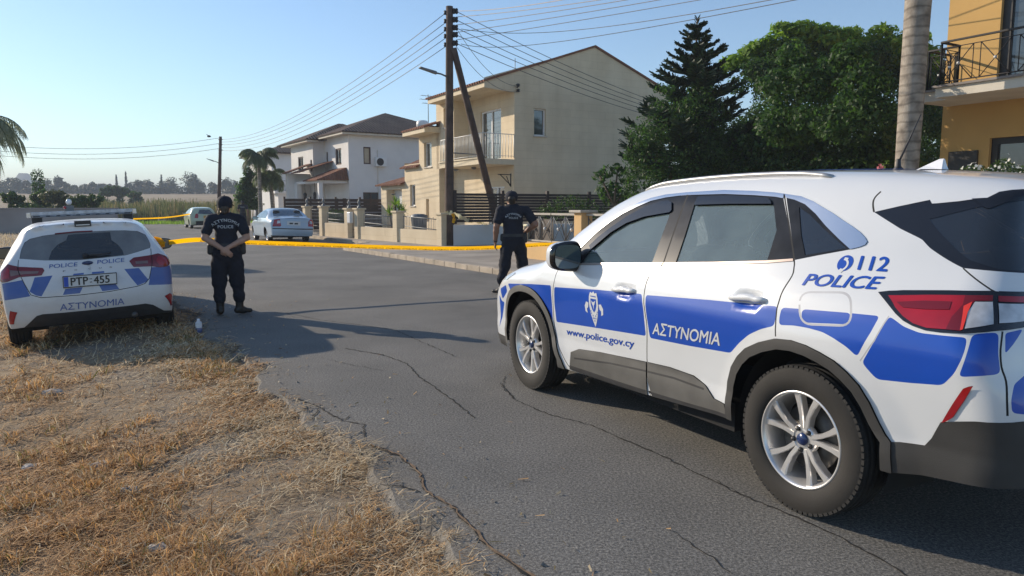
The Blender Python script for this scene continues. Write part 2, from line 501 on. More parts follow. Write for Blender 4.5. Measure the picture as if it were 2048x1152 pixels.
class CarBuilder:
    """collects the skins of one car and links each part as its own mesh"""
    def __init__(s, body, root): s.b, s.root, s.acc, s.names = body, root, {}, {}
    def sink(s, key, side, V, F, mats, mi, N):
        # keys starting with '=' are one part for both sides of the car
        k = (key, 0) if key.startswith('=') else (key, side)
        a = s.acc.setdefault(k, dict(V=[], F=[], m=[], mats=[], N=[]))
        base = len(a['V']); a['V'] += list(V); a['N'] += list(N)
        for m in mats:
            if m not in a['mats']: a['mats'].append(m)
        a['F'] += [[i + base for i in f] for f in F]; a['m'] += [a['mats'].index(mats[i]) for i in mi]
    def side(s, regions, step, base=('=body', 'white_paint', 0.), zlo=.30, right=None):
        """regions: list of (poly_uz, partkey or None, material key, offset)"""
        b = s.b
        us = np.concatenate([np.arange(b.u0, b.rr[0], step * .7), np.arange(b.rr[0], b.ff[0], step), np.arange(b.ff[0], b.u1, step * .8), [b.u1]])
        zt = b.top_edge(us); zt = np.convolve(np.pad(zt, 1, mode='edge'), [.25, .5, .25], 'valid')
        s.us, s.zt = us, zt
        dom = np.concatenate([np.stack([us, zt], -1), np.stack([us[::-1], np.full(len(us), zlo)], -1)])
        gz = np.arange(zlo + step, 1.8, step)
        U, Z = np.meshgrid(us[1:-1], gz, indexing='ij'); ZT = np.repeat(zt[1:-1, None], len(gz), 1)
        m = Z < ZT - step * .4
        g = np.stack([U[m], Z[m]], -1)
        for mirror, R in ((False, regions), (True, right if right is not None else regions)):
            V, T, idx = cdt_regions(g, dom, [r[0] for r in R], step)
            if not (mirror and right is None) or True:
                P3, ok = b.surf(V); N3 = b.normal(P3)
            skin_to_parts(b, P3, N3, T, idx, [r[1:] for r in R], base, mirror, s.sink)
    def top(s, regions, step, base=('=body', 'white_paint', 0.)):
        b = s.b
        B, ok = b.surf(np.stack([s.us, s.zt], -1))
        P2 = B[:, :2].copy(); P2[0, 1] = 0; P2[-1, 1] = 0
        x0, x1 = P2[0, 0], P2[-1, 0]
        cl = np.stack([np.arange(x1 - step, x0, -step), np.zeros(len(np.arange(x1 - step, x0, -step)))], -1)
        dom = np.concatenate([P2, cl])
        X, Y = np.meshgrid(np.arange(x0 - .2, x1 + .2, step), np.arange(step, 1.0, step), indexing='ij')
        g = np.stack([X.ravel(), Y.ravel()], -1)
        # keep clear of the rim
        d = np.min(np.linalg.norm(g[:, None, :] - P2[None, ::2], axis=2), axis=1); g = g[d > step * .45]
        V, T, idx = cdt_regions(g, dom, [r[0] for r in regions], step)
        o = np.stack([V[:, 0], V[:, 1], np.full(len(V), 2.1)], -1); dd = np.tile([0, 0, -1.], (len(V), 1))
        P3, ok = b.march(o, dd, 0, 1.7, 90, 16)
        # the rim takes the side skin's own points, so the two meet without a gap
        for i in range(len(V)):
            q = np.hypot(*(P2 - V[i]).T); j = q.argmin()
            if q[j] < 2e-4: P3[i] = B[j]
        N3 = b.normal(P3)
        for mirror in (False, True):
            skin_to_parts(b, P3, N3, T, idx, [r[1:] for r in regions], base, mirror, s.sink)
    def build(s, names, parents=None):
        """names: part key -> object name ; parents: part key -> part key of its parent part"""
        made = {}
        order = sorted(s.acc, key=lambda k: (k[0] in (parents or {}), k[0], k[1]))
        for k in order:
            a = s.acc[k]; key = k[0]
            nm = names.get(key, key.lstrip('='))
            par = s.root
            if parents and key in parents: par = made.get((parents[key], k[1]), made.get((parents[key], 0), s.root))
            o = from_arrays(nm, a['V'], a['F'], [MT[m] for m in a['mats']], par, a['m'], True, a['N'])
            made[k] = o
        s.made = made
        return made

# ---- lettering
def text_mesh(txt, bold=0., shear=0., extrude=0., spacing=1., fat=0.):
    txt = txt.translate(str.maketrans('ΑΤΥΝΟΜΙ', 'ATYNOMI'))      # same shapes, one typeface
    cu = bpy.data.curves.new('lettering', 'FONT'); cu.body = txt; cu.offset = 0 if fat else bold; cu.shear = shear; cu.extrude = extrude
    cu.space_character = spacing; cu.resolution_u = 5; cu.align_x = 'LEFT'
    ob = bpy.data.objects.new('lettering', cu); COL.objects.link(ob)
    dg = bpy.context.evaluated_depsgraph_get(); dg.update()
    me = bpy.data.meshes.new_from_object(ob.evaluated_get(dg))
    bpy.data.objects.remove(ob); bpy.data.curves.remove(cu)
    bm = bmesh.new(); bm.from_mesh(me); bmesh.ops.triangulate(bm, faces=bm.faces)
    V = np.array([tuple(v.co) for v in bm.verts]); F = [[v.index for v in f.verts] for f in bm.faces]
    bm.free(); bpy.data.meshes.remove(me)
    if fat:      # heavier strokes: layered copies side by side
        k = len(V); sh = [(-fat, 0), (fat, 0), (0, 0), (0, fat * .6), (0, -fat * .6)]; F = [[i + j * k for i in f] for j in range(5) for f in F]; V = np.concatenate([V + np.array([a, c, 0]) for a, c in sh]); V[:, 2] = np.repeat(np.arange(5), k)
    else: V[:, 2] = 0
    mn, mx = V.min(0), V.max(0); mn[2] = 0
    V = V - mn; sz = mx - mn
    return V / np.array([sz[0], sz[1], 1]), F
def text_on_body(body, txt, q, mat, parent, bold=.01, shear=0., off=.003, name='lettering', mirror_y=False, fat=.022):
    """q: (u,z) of baseline start, baseline end, top of start, i.e. the box of the word"""
    V, F = text_mesh(txt, bold, shear, fat=fat)
    q = np.asarray(q, float)
    uz = q[0] + V[:, :1] * (q[1] - q[0]) + V[:, 1:2] * (q[2] - q[0])
    P, ok = body.surf(uz); N = body.normal(P)
    if mirror_y: P[:, 1] *= -1; N[:, 1] *= -1
    P = P + N * (off + V[:, 2:3] * .0002)
    Fo = []
    for f in F:
        a, b, c = (P[i] for i in f)
        Fo.append(f if np.dot(np.cross(b - a, c - a), N[f[0]]) > 0 else f[::-1])
    return from_arrays(name, P, Fo, mat, parent)
def poly_on_body(body, polys, mat, parent, name, off=.003):
    """flat film pieces laid on the body: list of (u,z) outlines"""
    V, F = [], []
    for P in polys:
        P = np.asarray(P, float); lo, hi = P.min(0), P.max(0); st = max(.012, (hi - lo).max() / 10)
        g = np.stack(np.meshgrid(np.arange(lo[0], hi[0], st), np.arange(lo[1], hi[1], st), indexing='ij'), -1).reshape(-1, 2)
        v, t, i = cdt_regions(g, resample(P, st), [], st)
        p, ok = body.surf(v); n = body.normal(p); b = len(V); V += list(p + n * off)
        for f in t:
            a, bb, c = (p[k] for k in f)
            f = list(f) if np.dot(np.cross(bb - a, c - a), n[f[0]]) > 0 else list(f[::-1])
            F.append([k + b for k in f])
    return from_arrays(name, V, F, mat, parent)
# ------------------------------------------------------------------ shared car pieces
def superell(c, r, e1=.5, e2=.5, n=16, m_=24):
    f = lambda w, e: math.copysign(abs(w) ** e, w)
    V, F = [], []
    for i in range(n + 1):
        a = -PI / 2 + PI * i / n
        for j in range(m_):
            b = 2 * PI * j / m_
            V.append((c[0] + r[0] * f(math.cos(a), e1) * f(math.cos(b), e2), c[1] + r[1] * f(math.cos(a), e1) * f(math.sin(b), e2), c[2] + r[2] * f(math.sin(a), e1)))
    for i in range(n):
        for j in range(m_):
            F.append((i * m_ + j, i * m_ + (j + 1) % m_, (i + 1) * m_ + (j + 1) % m_, (i + 1) * m_ + j))
    return V, F
def car_wheel(root, c, side, R, w, rim, style='twin', steer=0., spin=0., rough='rubber_dusty', lo=False):
    """a wheel: tyre and rim under one Empty; outward = side * +y"""
    e = empty('wheel', c); e.parent = root; e.rotation_euler = (0, 0, steer)
    h = w / 2; k = side
    t = MB(); n = 28 if lo else 64
    pr = [(rim + .004, .86 * h), (rim + .012, .95 * h), ((rim + R) / 2 - .004, h), (R - .030, .97 * h), (R - .014, .90 * h)]
    t.lathe([(a, b * k) for a, b in pr], (0, 0, 0), 'y', 1, n)
    tr = [(R - .014, .90 * h), (R - .003, .74 * h)]
    for g in (-.45, -.15, .15, .45)[::-1]:
        tr += [(R, (g + .06) * h * 1.1), (R - .009, (g + .045) * h * 1.1), (R - .009, (g - .0) * h * 1.1), (R, (g - .02) * h * 1.1)]
    tr += [(R - .003, -.74 * h), (R - .014, -.90 * h), (R - .05, -h), (rim + .012, -.95 * h), (rim, -.8 * h)]
    t.lathe([(a, b * k) for a, b in tr], (0, 0, 0), 'y', 0, n)
    if not lo:   # tread blocks on the shoulder
        for i in range(72):
            a = 2 * PI * i / 72
            M4 = Matrix.Rotation(-a, 4, 'Y')
            t.cbox((R - .0125, k * h * .80, 0), (.016, h * .24, R * 2 * PI / 72 * .72), 0, M4)
    t.build('tyre', [MT['rubber'], MT[rough]], e, fix=True)
    r = MB()
    f = .84 * h * k
    r.lathe([(rim + .004, f), (rim, f + .006 * k), (rim - .008, f + .004 * k), (rim - .014, f - .012 * k), (rim - .028, f - .05 * k), (rim - .03, -.7 * h * k)], (0, 0, 0), 'y', 0, n)
    r.lathe([(rim * .86, -.05 * k), (0.001, -.05 * k)], (0, 0, 0), 'y', 2, 24)
    r.lathe([(rim * .68, .008 * k), (rim * .68, .02 * k), (rim * .3, .02 * k)], (0, 0, 0), 'y', 1, 32)
    hub = rim * .30
    fy = f - .022 * k
    if style == 'twin':
        for i in range(5):
            a0 = 2 * PI * i / 5 + PI / 2 + spin
            for sgn in (-1, 1):
                pts = []
                prof = [(hub * .75, .20, .17), (rim * .50, .170, .150), (rim * .75, .220, .180), (rim * .90, .255, .215), (rim * .985, .270, .30)]
                top_, bot_ = [], []
                for rr, off, wd in prof:
                    top_.append((rr, sgn * off + wd * (rim * .6 / rr) * .55)); bot_.append((rr, sgn * off - wd * (rim * .6 / rr) * .55))
                poly = [(rr * math.cos(a0 + d), rr * math.sin(a0 + d)) for rr, d in top_ + bot_[::-1]]
                ctr = [(rr, sgn * off) for rr, off, wd in prof]
                nP = len(poly); V = []
                for rr_i, (x, z) in enumerate(poly):
                    rr = math.hypot(x, z); q = rr / rim
                    V.append((x, fy + k * (.010 - .016 * (1 - q) * 1.0 - .02 * (q - .55) ** 2), z))
                # inset top for a chamfer
                cxs = [((top_[i_][0]) * math.cos(a0 + (top_[i_][1] + bot_[i_][1]) / 2), (top_[i_][0]) * math.sin(a0 + (top_[i_][1] + bot_[i_][1]) / 2)) for i_ in range(5)]
                cc = cxs + cxs[::-1]
                Vt = [(x * .78 + cx * .22, y + k * .007, z * .78 + cz * .22) for (x, y, z), (cx, cz) in zip(V, cc)]
                Vb = [(x, y - k * .035, z) for x, y, z in V]
                b = len(r.V); r.V += V + Vt + Vb
                F = []
                for i_ in range(nP):
                    j_ = (i_ + 1) % nP
                    F += [(b + i_, b + j_, b + nP + j_, b + nP + i_), (b + 2 * nP + i_, b + 2 * nP + j_, b + j_, b + i_)]
                for i_ in range(4):
                    F.append((b + nP + i_, b + nP + i_ + 1, b + nP + 8 - i_, b + nP + 9 - i_))
                r.F += F; r.M += [0] * len(F); r.S += [False] * len(F)
    else:
        ns = 7
        for i in range(ns):
            a0 = 2 * PI * i / ns + spin
            poly = [(hub * .7, -.3), (rim * .6, -.13), (rim * .99, -.12), (rim * .99, .12), (rim * .6, .13), (hub * .7, .3)]
            r.prism([(q * math.cos(a0 + d), q * math.sin(a0 + d)) for q, d in poly], fy - .03 * k, fy, 0, lambda x, z, y: (x, y, z))
    r.lathe([(hub * 1.05, fy - .03 * k), (hub * 1.02, fy - .008 * k), (hub * .9, fy), (hub * .45, fy - .003 * k), (.001, fy - .003 * k)], (0, 0, 0), 'y', 0, 32)
    r.lathe([(hub * .44, fy), (hub * .40, fy + .007 * k), (.001, fy + .009 * k)], (0, 0, 0), 'y', 3, 20)
    for i in range(5):
        a = 2 * PI * i / 5 + PI / 2 + spin + PI / 5
        c0 = (hub * .76 * math.cos(a), fy, hub * .76 * math.sin(a))
        r.lathe([(.013, 0), (.013, .0025 * k), (.0095, .003 * k)], c0, 'y', 2, 10); r.lathe([(.0095, .001 * k), (.0085, .012 * k), (.001, .013 * k)], c0, 'y', 1, 8)
    r.build('rim', [MT['alloy'], MT['steel_dark'], MT['black_flat'], MT['blue_badge']], e, fix=True)
    return e
def wheel_well(root, x, z, r, y0, y1, side):
    m = MB(); n = 28; V, F = [], []
    for i in range(n + 1):
        a = -.35 + (PI + .7) * i / n
        for y in (y0, y1): V.append((x + r * math.cos(a), side * y, z + r * math.sin(a)))
    for i in range(n): F.append((2 * i, 2 * i + 1, 2 * i + 3, 2 * i + 2))
    V.append((x, side * y0, z)); F += [(2 * i, 2 * i + 2, len(V) - 1) for i in range(n)]
    m.add(V, F, 0, True)
    return m.build('wheel_well', [MT['black_flat']], root, fix=False)
def car_seat(root, x, y, w=.5, z=.42, hr=True, h=.62):
    m = MB()
    V, F = superell((x + .12, y, z + .12), (.27, w / 2, .11), .5, .4, 8, 16); m.add(V, F, 0, True)
    M4 = Matrix.Translation((x - .17, y, z + .12 + h / 2)) @ Matrix.Rotation(-.28, 4, 'Y')
    V, F = superell((0, 0, 0), (.09, w / 2, h / 2), .45, .4, 10, 16); m.add([M4 @ Vector(v) for v in V], F, 0, True)
    if hr:
        for yy in ([0] if w < .8 else [-.42, .42]):
            M5 = Matrix.Translation((x - .28, y + yy, z + .24 + h)) @ Matrix.Rotation(-.2, 4, 'Y')
            V, F = superell((0, 0, 0), (.055, .135, .10), .5, .45, 8, 14); m.add([M5 @ Vector(v) for v in V], F, 0, True)
            for q in (-.05, .05): m.tube([(x - .27, y + yy + q, z + .08 + h), (x - .275, y + yy + q, z + .18 + h)], .007, 0, 6)
    return m.build('seat', [MT['seat_fabric']], root)
def steering_wheel(root, x, y, z):
    m = MB(); P = []
    M4 = Matrix.Translation((x, y, z)) @ Matrix.Rotation(-.4, 4, 'Y')
    ring = [M4 @ Vector((0, .18 * math.cos(a), .18 * math.sin(a))) for a in np.linspace(0, 2 * PI, 33)]
    m.tube(ring, .016, 0, 8, False)
    for a in (0, PI, -PI / 2): m.tube([M4 @ Vector((.02, 0, 0)), M4 @ Vector((0, .18 * math.cos(a), .18 * math.sin(a)))], .016, 0, 6)
    m.tube([M4 @ Vector((.02, 0, 0)), M4 @ Vector((.3, 0, -.06))], .04, 0, 8)
    return m.build('steering_wheel', [MT['black_plastic']], root)
def door_handle(b, u0, u1, z0, z1, mat, parent, side=1, lift=.034):
    m = MB(); n = 12
    u = np.linspace(u0, u1, n); z = np.linspace(z0, z1, n)
    p, ok = b.surf(np.stack([u, z], -1)); N = b.normal(p)
    off = lift * np.sin(np.linspace(0, PI, n)) ** .45
    P = p + N * (off[:, None] - .006)
    rr = [.009 + .011 * math.sin(PI * i / (n - 1)) ** .5 for i in range(n)]
    P[:, 1] *= side
    m.tube([tuple(q) for q in P], rr, 0, 10)
    return m.build('door_handle', [MT[mat]], parent)
def blob_mesh(m, c, r, e1, e2, mi, rotz=0., n=14, k=20):
    V, F = superell((0, 0, 0), r, e1, e2, n, k)
    M4 = Matrix.Translation(c) @ Matrix.Rotation(rotz, 4, 'Z')
    m.add([M4 @ Vector(v) for v in V], F, mi, True)
def door_mirror(root, c, side, size=(.085, .125, .088), cap='white_paint', foot=None):
    e = MB()
    V, F = superell((0, 0, 0), size, .62, .6, 16, 28)
    mi = []
    V2 = []
    for x, y, z in V:
        if x < -.02: x = -.02 - (abs(x) - .02) * .25           # flat back that carries the glass
        V2.append((c[0] + x, c[1] + side * y, c[2] + z * (1 - .12 * (y / size[1]))))
    for f in F:
        xs = sum(V[i][0] for i in f) / 4; mi.append(0 if xs > -.012 else 1)
    b = len(e.V); e.V += V2; e.F += [tuple(i + b for i in f) for f in F]; e.M += mi; e.S += [True] * len(F)
    e.tube([(c[0] + .01, c[1] - side * size[1] * .7, c[2] - size[2] * .75), (c[0] + .03, c[1] - side * (size[1] + .06), c[2] - size[2] * .9)], [.035, .045], 1, 10)
    o = e.build('door_mirror', [MT[cap], MT['gloss_black']], root)
    g = MB()
    P = [(c[0] - .0455, c[1] + side * size[1] * .84 * math.copysign(abs(math.cos(a)) ** .6, math.cos(a)), c[2] + size[2] * .80 * math.copysign(abs(math.sin(a)) ** .6, math.sin(a))) for a in np.linspace(0, 2 * PI, 29)[:-1]]
    g.add(P, [tuple(range(28))])
    g.build('mirror_glass', [MT['mirror_glass']], o)
    return o

# ------------------------------------------------------------------ ground, road, pavement
TN = np.array([.854, .52]); TT = np.array([-.52, .854])        # across the road (to the houses), along it (away)
def rd(n, t, z=0.): 
    p = TN * n + TT * t
    return Vector((p[0], p[1], z))
def verge_z(n, t):
    z = -.035 - .17 * sst(1.45, -.9, n) - .010 * sst(1.0, 1.3, n)
    z = z * (1 - sst(16, 30, t)) + -.03 * sst(16, 30, t)
    return z
def field_z(y): return 6.8 * sst(70, 330, y) * 1.0
def ground_z(x, y):
    n = x * TN[0] + y * TN[1]; t = x * TT[0] + y * TT[1]
    z = np.where(n < 1.45, verge_z(n, t), -.07)
    z = z + np.where(y > 72, 6.8 * np.clip((y - 72) / 210, 0, 1) ** 1.15, 0)
    near = (n < 1.3) & (t < 16)
    bump = .018 * np.sin(x * 3.1 + y * 1.7) * np.sin(y * 2.3 - x * 1.1) + .012 * np.sin(x * 7.3 - y * 5.1) * np.sin(x * 3.7 + y * 8.9)
    return z + np.where(near, bump, 0) * np.clip((1.15 - n) / .5, 0, 1)
def ground_material():
    m = bpy.data.materials.new('dry_ground'); m.use_nodes = True
    nt = m.node_tree; N = nt.nodes; L = nt.links; b = N['Principled BSDF']; b.inputs['Roughness'].default_value = .95
    g = N.new('ShaderNodeNewGeometry')
    def noise(s, d=6, r=.6):
        n = N.new('ShaderNodeTexNoise'); n.inputs['Scale'].default_value = s; n.inputs['Detail'].default_value = d; n.inputs['Roughness'].default_value = r
        L.new(g.outputs['Position'], n.inputs['Vector']); return n
    def ramp(fac, stops):
        c = N.new('ShaderNodeValToRGB'); e = c.color_ramp.elements
        while len(e) < len(stops): e.new(.5)
        for i, (p, col) in enumerate(stops): e[i].position = p; e[i].color = (*col, 1)
        L.new(fac, c.inputs['Fac']); return c.outputs['Color']
    soil = ramp(noise(2.2, 9, .75).outputs['Fac'], [(.30, (.17, .12, .073)), (.5, (.30, .21, .12)), (.68, (.45, .34, .21))])
    grey = ramp(noise(14, 8, .8).outputs['Fac'], [(.3, (.16, .13, .10)), (.7, (.36, .31, .25))])
    patch = ramp(noise(.8, 4).outputs['Fac'], [(.42, (0, 0, 0)), (.62, (1, 1, 1))])
    mx = N.new('ShaderNodeMixRGB'); L.new(patch, mx.inputs['Fac']); L.new(soil, mx.inputs['Color1']); L.new(grey, mx.inputs['Color2'])
    # mown field far off
    field = ramp(noise(.06, 5).outputs['Fac'], [(.3, (.23, .16, .085)), (.7, (.34, .25, .14))])
    sp = N.new('ShaderNodeSeparateXYZ'); L.new(g.outputs['Position'], sp.inputs[0])
    mr = N.new('ShaderNodeMapRange'); mr.inputs['From Min'].default_value = 40; mr.inputs['From Max'].default_value = 90; L.new(sp.outputs['Y'], mr.inputs['Value'])
    m2 = N.new('ShaderNodeMixRGB'); L.new(mr.outputs[0], m2.inputs['Fac']); L.new(mx.outputs[0], m2.inputs['Color1']); L.new(field, m2.inputs['Color2'])
    L.new(m2.outputs[0], b.inputs['Base Color'])
    bp = N.new('ShaderNodeBump'); bp.inputs['Strength'].default_value = .9; bp.inputs['Distance'].default_value = .04
    L.new(noise(28, 8, .75).outputs['Fac'], bp.inputs['Height']); L.new(bp.outputs['Normal'], b.inputs['Normal'])
    return m
MT['ground'] = ground_material()
def asphalt_material():
    m = bpy.data.materials.new('worn_asphalt'); m.use_nodes = True
    nt = m.node_tree; N = nt.nodes; L = nt.links; b = N['Principled BSDF']; b.inputs['Roughness'].default_value = .88; b.inputs['Specular IOR Level'].default_value = .35
    g = N.new('ShaderNodeNewGeometry')
    def noise(s, d=6, r=.6):
        n = N.new('ShaderNodeTexNoise'); n.inputs['Scale'].default_value = s; n.inputs['Detail'].default_value = d; n.inputs['Roughness'].default_value = r
        L.new(g.outputs['Position'], n.inputs['Vector']); return n.outputs['Fac']
    def ramp(fac, stops):
        c = N.new('ShaderNodeValToRGB'); e = c.color_ramp.elements
        while len(e) < len(stops): e.new(.5)
        for i, (p, col) in enumerate(stops): e[i].position = p; e[i].color = (*col, 1)
        L.new(fac, c.inputs['Fac']); return c.outputs['Color']
    big = ramp(noise(.55, 5, .62), [(.3, (.118, .115, .107)), (.7, (.195, .187, .172))])
    grain = ramp(noise(70, 5, .9), [(.36, (.25, .25, .25)), (.50, (.90, .90, .90)), (.63, (2.2, 2.15, 2.05))])
    mul = N.new('ShaderNodeMixRGB'); mul.blend_type = 'MULTIPLY'; mul.inputs['Fac'].default_value = 1
    L.new(big, mul.inputs['Color1']); L.new(grain, mul.inputs['Color2'])
    # hair cracks: edges of big warped cells, only in patches
    ws = N.new('ShaderNodeTexNoise'); ws.inputs['Scale'].default_value = 1.4; ws.inputs['Detail'].default_value = 5; L.new(g.outputs['Position'], ws.inputs['Vector'])
    va = N.new('ShaderNodeMixRGB'); va.blend_type = 'LINEAR_LIGHT'; va.inputs['Fac'].default_value = .55; L.new(g.outputs['Position'], va.inputs['Color1']); L.new(ws.outputs['Color'], va.inputs['Color2'])
    vo = N.new('ShaderNodeTexVoronoi'); vo.feature = 'DISTANCE_TO_EDGE'; vo.inputs['Scale'].default_value = .75; L.new(va.outputs[0], vo.inputs['Vector'])
    cr = ramp(vo.outputs['Distance'], [(.0, (1, 1, 1)), (.010, (0, 0, 0))])
    pa = ramp(noise(.42, 3), [(.57, (0, 0, 0)), (.64, (.8, .8, .8))])
    cm = N.new('ShaderNodeMixRGB'); cm.blend_type = 'MULTIPLY'; cm.inputs['Fac'].default_value = 1; L.new(cr, cm.inputs['Color1']); L.new(pa, cm.inputs['Color2'])
    mx = N.new('ShaderNodeMixRGB'); mx.inputs['Color2'].default_value = (.028, .026, .024, 1); L.new(cm.outputs[0], mx.inputs['Fac']); L.new(mul.outputs[0], mx.inputs['Color1'])
    # dust washed in from the verge
    at_ = N.new('ShaderNodeAttribute'); at_.attribute_name = 'edge_dust'
    dn = N.new('ShaderNodeMath'); dn.operation = 'MULTIPLY'; L.new(at_.outputs['Fac'], dn.inputs[0])
    d2 = ramp(noise(6, 8, .75), [(.30, (.15, .15, .15)), (.65, (1, 1, 1))]); L.new(d2, dn.inputs[1])
    m3 = N.new('ShaderNodeMixRGB'); m3.inputs['Color2'].default_value = (.20, .155, .105, 1); L.new(dn.outputs[0], m3.inputs['Fac']); L.new(mx.outputs[0], m3.inputs['Color1'])
    L.new(m3.outputs[0], b.inputs['Base Color'])
    bp = N.new('ShaderNodeBump'); bp.inputs['Strength'].default_value = .55; bp.inputs['Distance'].default_value = .006
    L.new(noise(110, 4, .75), bp.inputs['Height']); L.new(bp.outputs['Normal'], b.inputs['Normal'])
    return m
MT['asphalt'] = asphalt_material()
MT['concrete'] = M('pavement_concrete', (.33, .29, .24), .9, var=.18, scale=.9, bump=.3, bscale=30, col2=(.40, .35, .29), detail=8)
MT['kerb'] = M('kerb_stone', (.42, .35, .27), .9, var=.2, scale=3, bump=.3, bscale=40)
def build_ground():
    xs = np.unique(np.concatenate([np.linspace(-900, -60, 12), np.linspace(-60, -12, 40), np.arange(-12, 6, .22), np.linspace(6, 60, 30), np.linspace(60, 900, 12)]))
    ys = np.unique(np.concatenate([np.linspace(-60, -2, 6), np.arange(-2, 14, .22), np.linspace(14, 72, 50), np.linspace(72, 290, 40), np.linspace(290, 2600, 14)]))
    X, Y = np.meshgrid(xs, ys, indexing='ij')
    Z = ground_z(X, Y)
    nx, ny = X.shape
    V = np.stack([X, Y, Z], -1).reshape(-1, 3)
    i = np.arange(nx * ny).reshape(nx, ny)
    F = np.stack([i[:-1, :-1], i[1:, :-1], i[1:, 1:], i[:-1, 1:]], -1).reshape(-1, 4)
    g = from_arrays('ground', V, F, MT['ground'], smooth=True); props(g, 'dry ground of the verge and the mown field beyond', kind='structure')
    # road sheet with a ragged left edge
    def left(t):
        return 1.27 + .06 * math.sin(t * 1.9) + .05 * math.sin(t * 4.7 + 1) + .03 * math.sin(t * 11.3) - .012 * max(0, t - 16)
    ts = np.concatenate([np.arange(-8, 14, .08), np.arange(14, 78, 1.0)])
    V, F, D = [], [], []
    ns_rel = [0, .10, .25, .45, .8, 1.6]
    for t in ts:
        l = left(t); r = 7.90 if t < 24.3 else (7.90 + 1.75 * min(1, (t - 24.3) / 2.2))
        for k in ns_rel: V.append(rd(l + k, t, -.10 * (k == 0) - .004 * (k == .10))); D.append(.62 * max(0, 1 - k / .42))
        V.append(rd(r, t, 0)); D.append(0)
    w = len(ns_rel) + 1
    for a in range(len(ts) - 1):
        for k in range(w - 1): F.append((a * w + k, a * w + k + 1, (a + 1) * w + k + 1, (a + 1) * w + k))
    r = from_arrays('road', V, F, MT['asphalt']); props(r, 'worn grey asphalt road with cracks', kind='structure')
    at_ = r.data.attributes.new('edge_dust', 'FLOAT', 'POINT'); at_.data.foreach_set('value', np.array(D, np.float32))
    # cross street at the far end
    V = [rd(-34, 68, .004), rd(10, 68, .004), rd(10, 78, .004), rd(-34, 78, .004)]
    props(from_arrays('street', V, [(0, 1, 2, 3)], MT['asphalt']), 'asphalt cross street at the far end', kind='structure')
    # cracks traced on the road: wide earth-filled one by the verge and hairline ones
    m = MB()
    def crack(P, w, mi, seed, zz=.004):
        R = random.Random(seed); Q = [gnd(*p) for p in P]; pts = []
        for i in range(len(Q) - 1):
            a, b = Q[i], Q[i + 1]; k = max(2, int((b - a).length / .035))
            for j in range(k):
                q = a.lerp(b, j / k); pts.append(Vector((q.x + R.uniform(-.010, .010), q.y + R.uniform(-.010, .010), 0)))
        pts.append(Q[-1]); L = len(pts); V = []
        for i, p in enumerate(pts):
            d = (pts[min(i + 1, L - 1)] - pts[max(i - 1, 0)]).normalized(); nrm = Vector((-d.y, d.x, 0))
            ww = w * R.uniform(.25, 1.25) * (1 if 0 < i < L - 1 else .1)
            V += [p + nrm * ww / 2 + Vector((0, 0, zz)), p - nrm * ww / 2 + Vector((0, 0, zz))]
        m.add(V, [(2 * i, 2 * i + 1, 2 * i + 3, 2 * i + 2) for i in range(L - 1)], mi)
    main = [(592,797),(640,815),(685,842),(728,850),(730,880),(690,893)]
    main2 = [(690,893),(735,888),(800,912),(840,950),(850,985),(905,1015),(935,1048),(985,1100),(1060,1152),(1120,1190)]
    crack(main, .013, 0, 1); crack(main2, .020, 0, 2); crack(main2[1:], .016, 1, 3, .0065); crack([(640,815),(622,840)], .012, 0, 4); crack([(685,842),(705,830)], .01, 0, 5)
    crack([(755,970),(800,973),(842,985)], .014, 0, 6)
    crack([(570,625),(640,640),(720,650),(790,660),(845,685),(915,715)], .012, 0, 7)
    crack([(690,697),(765,710),(815,728),(840,755),(905,800),(950,838)], .014, 0, 8)
    crack([(1000,765),(1030,800),(1100,830),(1180,850),(1260,885),(1330,915),(1390,945),(1450,975),(1520,1005),(1590,1035),(1680,1075),(1760,1120),(1830,1160)], .012, 0, 9)
    crack([(1010,752),(1003,775),(1035,800)], .007, 0, 10); crack([(1340,1060),(1400,1100),(1470,1152)], .007, 0, 11); crack([(1430,760+200),(1500,1000)], .006, 0, 12)
    crack([(640,715),(700,730),(770,742)], .006, 0, 13)
    c = m.build('crack', [M('crack_dark', (.018, .016, .014), .95, var=.3), M('crack_earth', (.20, .13, .075), .95, var=.35, scale=30)], r, fix=False)
    # kerb
    kp = [rd(7.90, t) for t in np.arange(-6, 24.4, .6)] + [rd(7.9 + 1.75 * q, 24.4 + 2.2 * q) for q in (.12, .35, .65, 1)] + [rd(9.65, t) for t in np.arange(27.5, 78, 2.5)]
    m = MB()
    for i in range(len(kp) - 1):
        a, b = kp[i], kp[i + 1]; d = (b - a).normalized(); nrm = Vector((d.y, -d.x, 0)); g_ = .006
        a2, b2 = a + d * g_, b - d * g_; h = .125 if i % 7 else .118
        V = [a2, b2, b2 + nrm * .17, a2 + nrm * .17]
        m.add([v + Vector((0, 0, -.03)) for v in V] + [v + Vector((0, 0, h)) for v in V], [(0,3,2,1),(4,5,6,7),(0,1,5,4),(1,2,6,5),(2,3,7,6),(3,0,4,7)])
    props(m.build('kerb', [MT['kerb']], None, .012), 'beige kerb stones along the pavement', kind='structure')
    # pavement sheet behind the kerb
    ins = [rd(8.07, t, .112) for t in (-6, 0, 6, 12, 18, 24.3)] + [rd(9.82, 26.6, .112), rd(9.82, 40, .112), rd(9.82, 78, .112)]
    outs = [rd(16.5, t, .112) for t in (-6, 0, 6, 12, 18, 24.3)] + [rd(16.5, 26.6, .112), rd(16.5, 40, .112), rd(16.5, 78, .112)]
    V = ins + outs; k = len(ins)
    props(from_arrays('pavement', V, [(i, k + i, k + i + 1, i + 1) for i in range(k - 1)], MT['concrete']), 'bare concrete pavement', kind='structure')
    # joints
    V, F = [], []
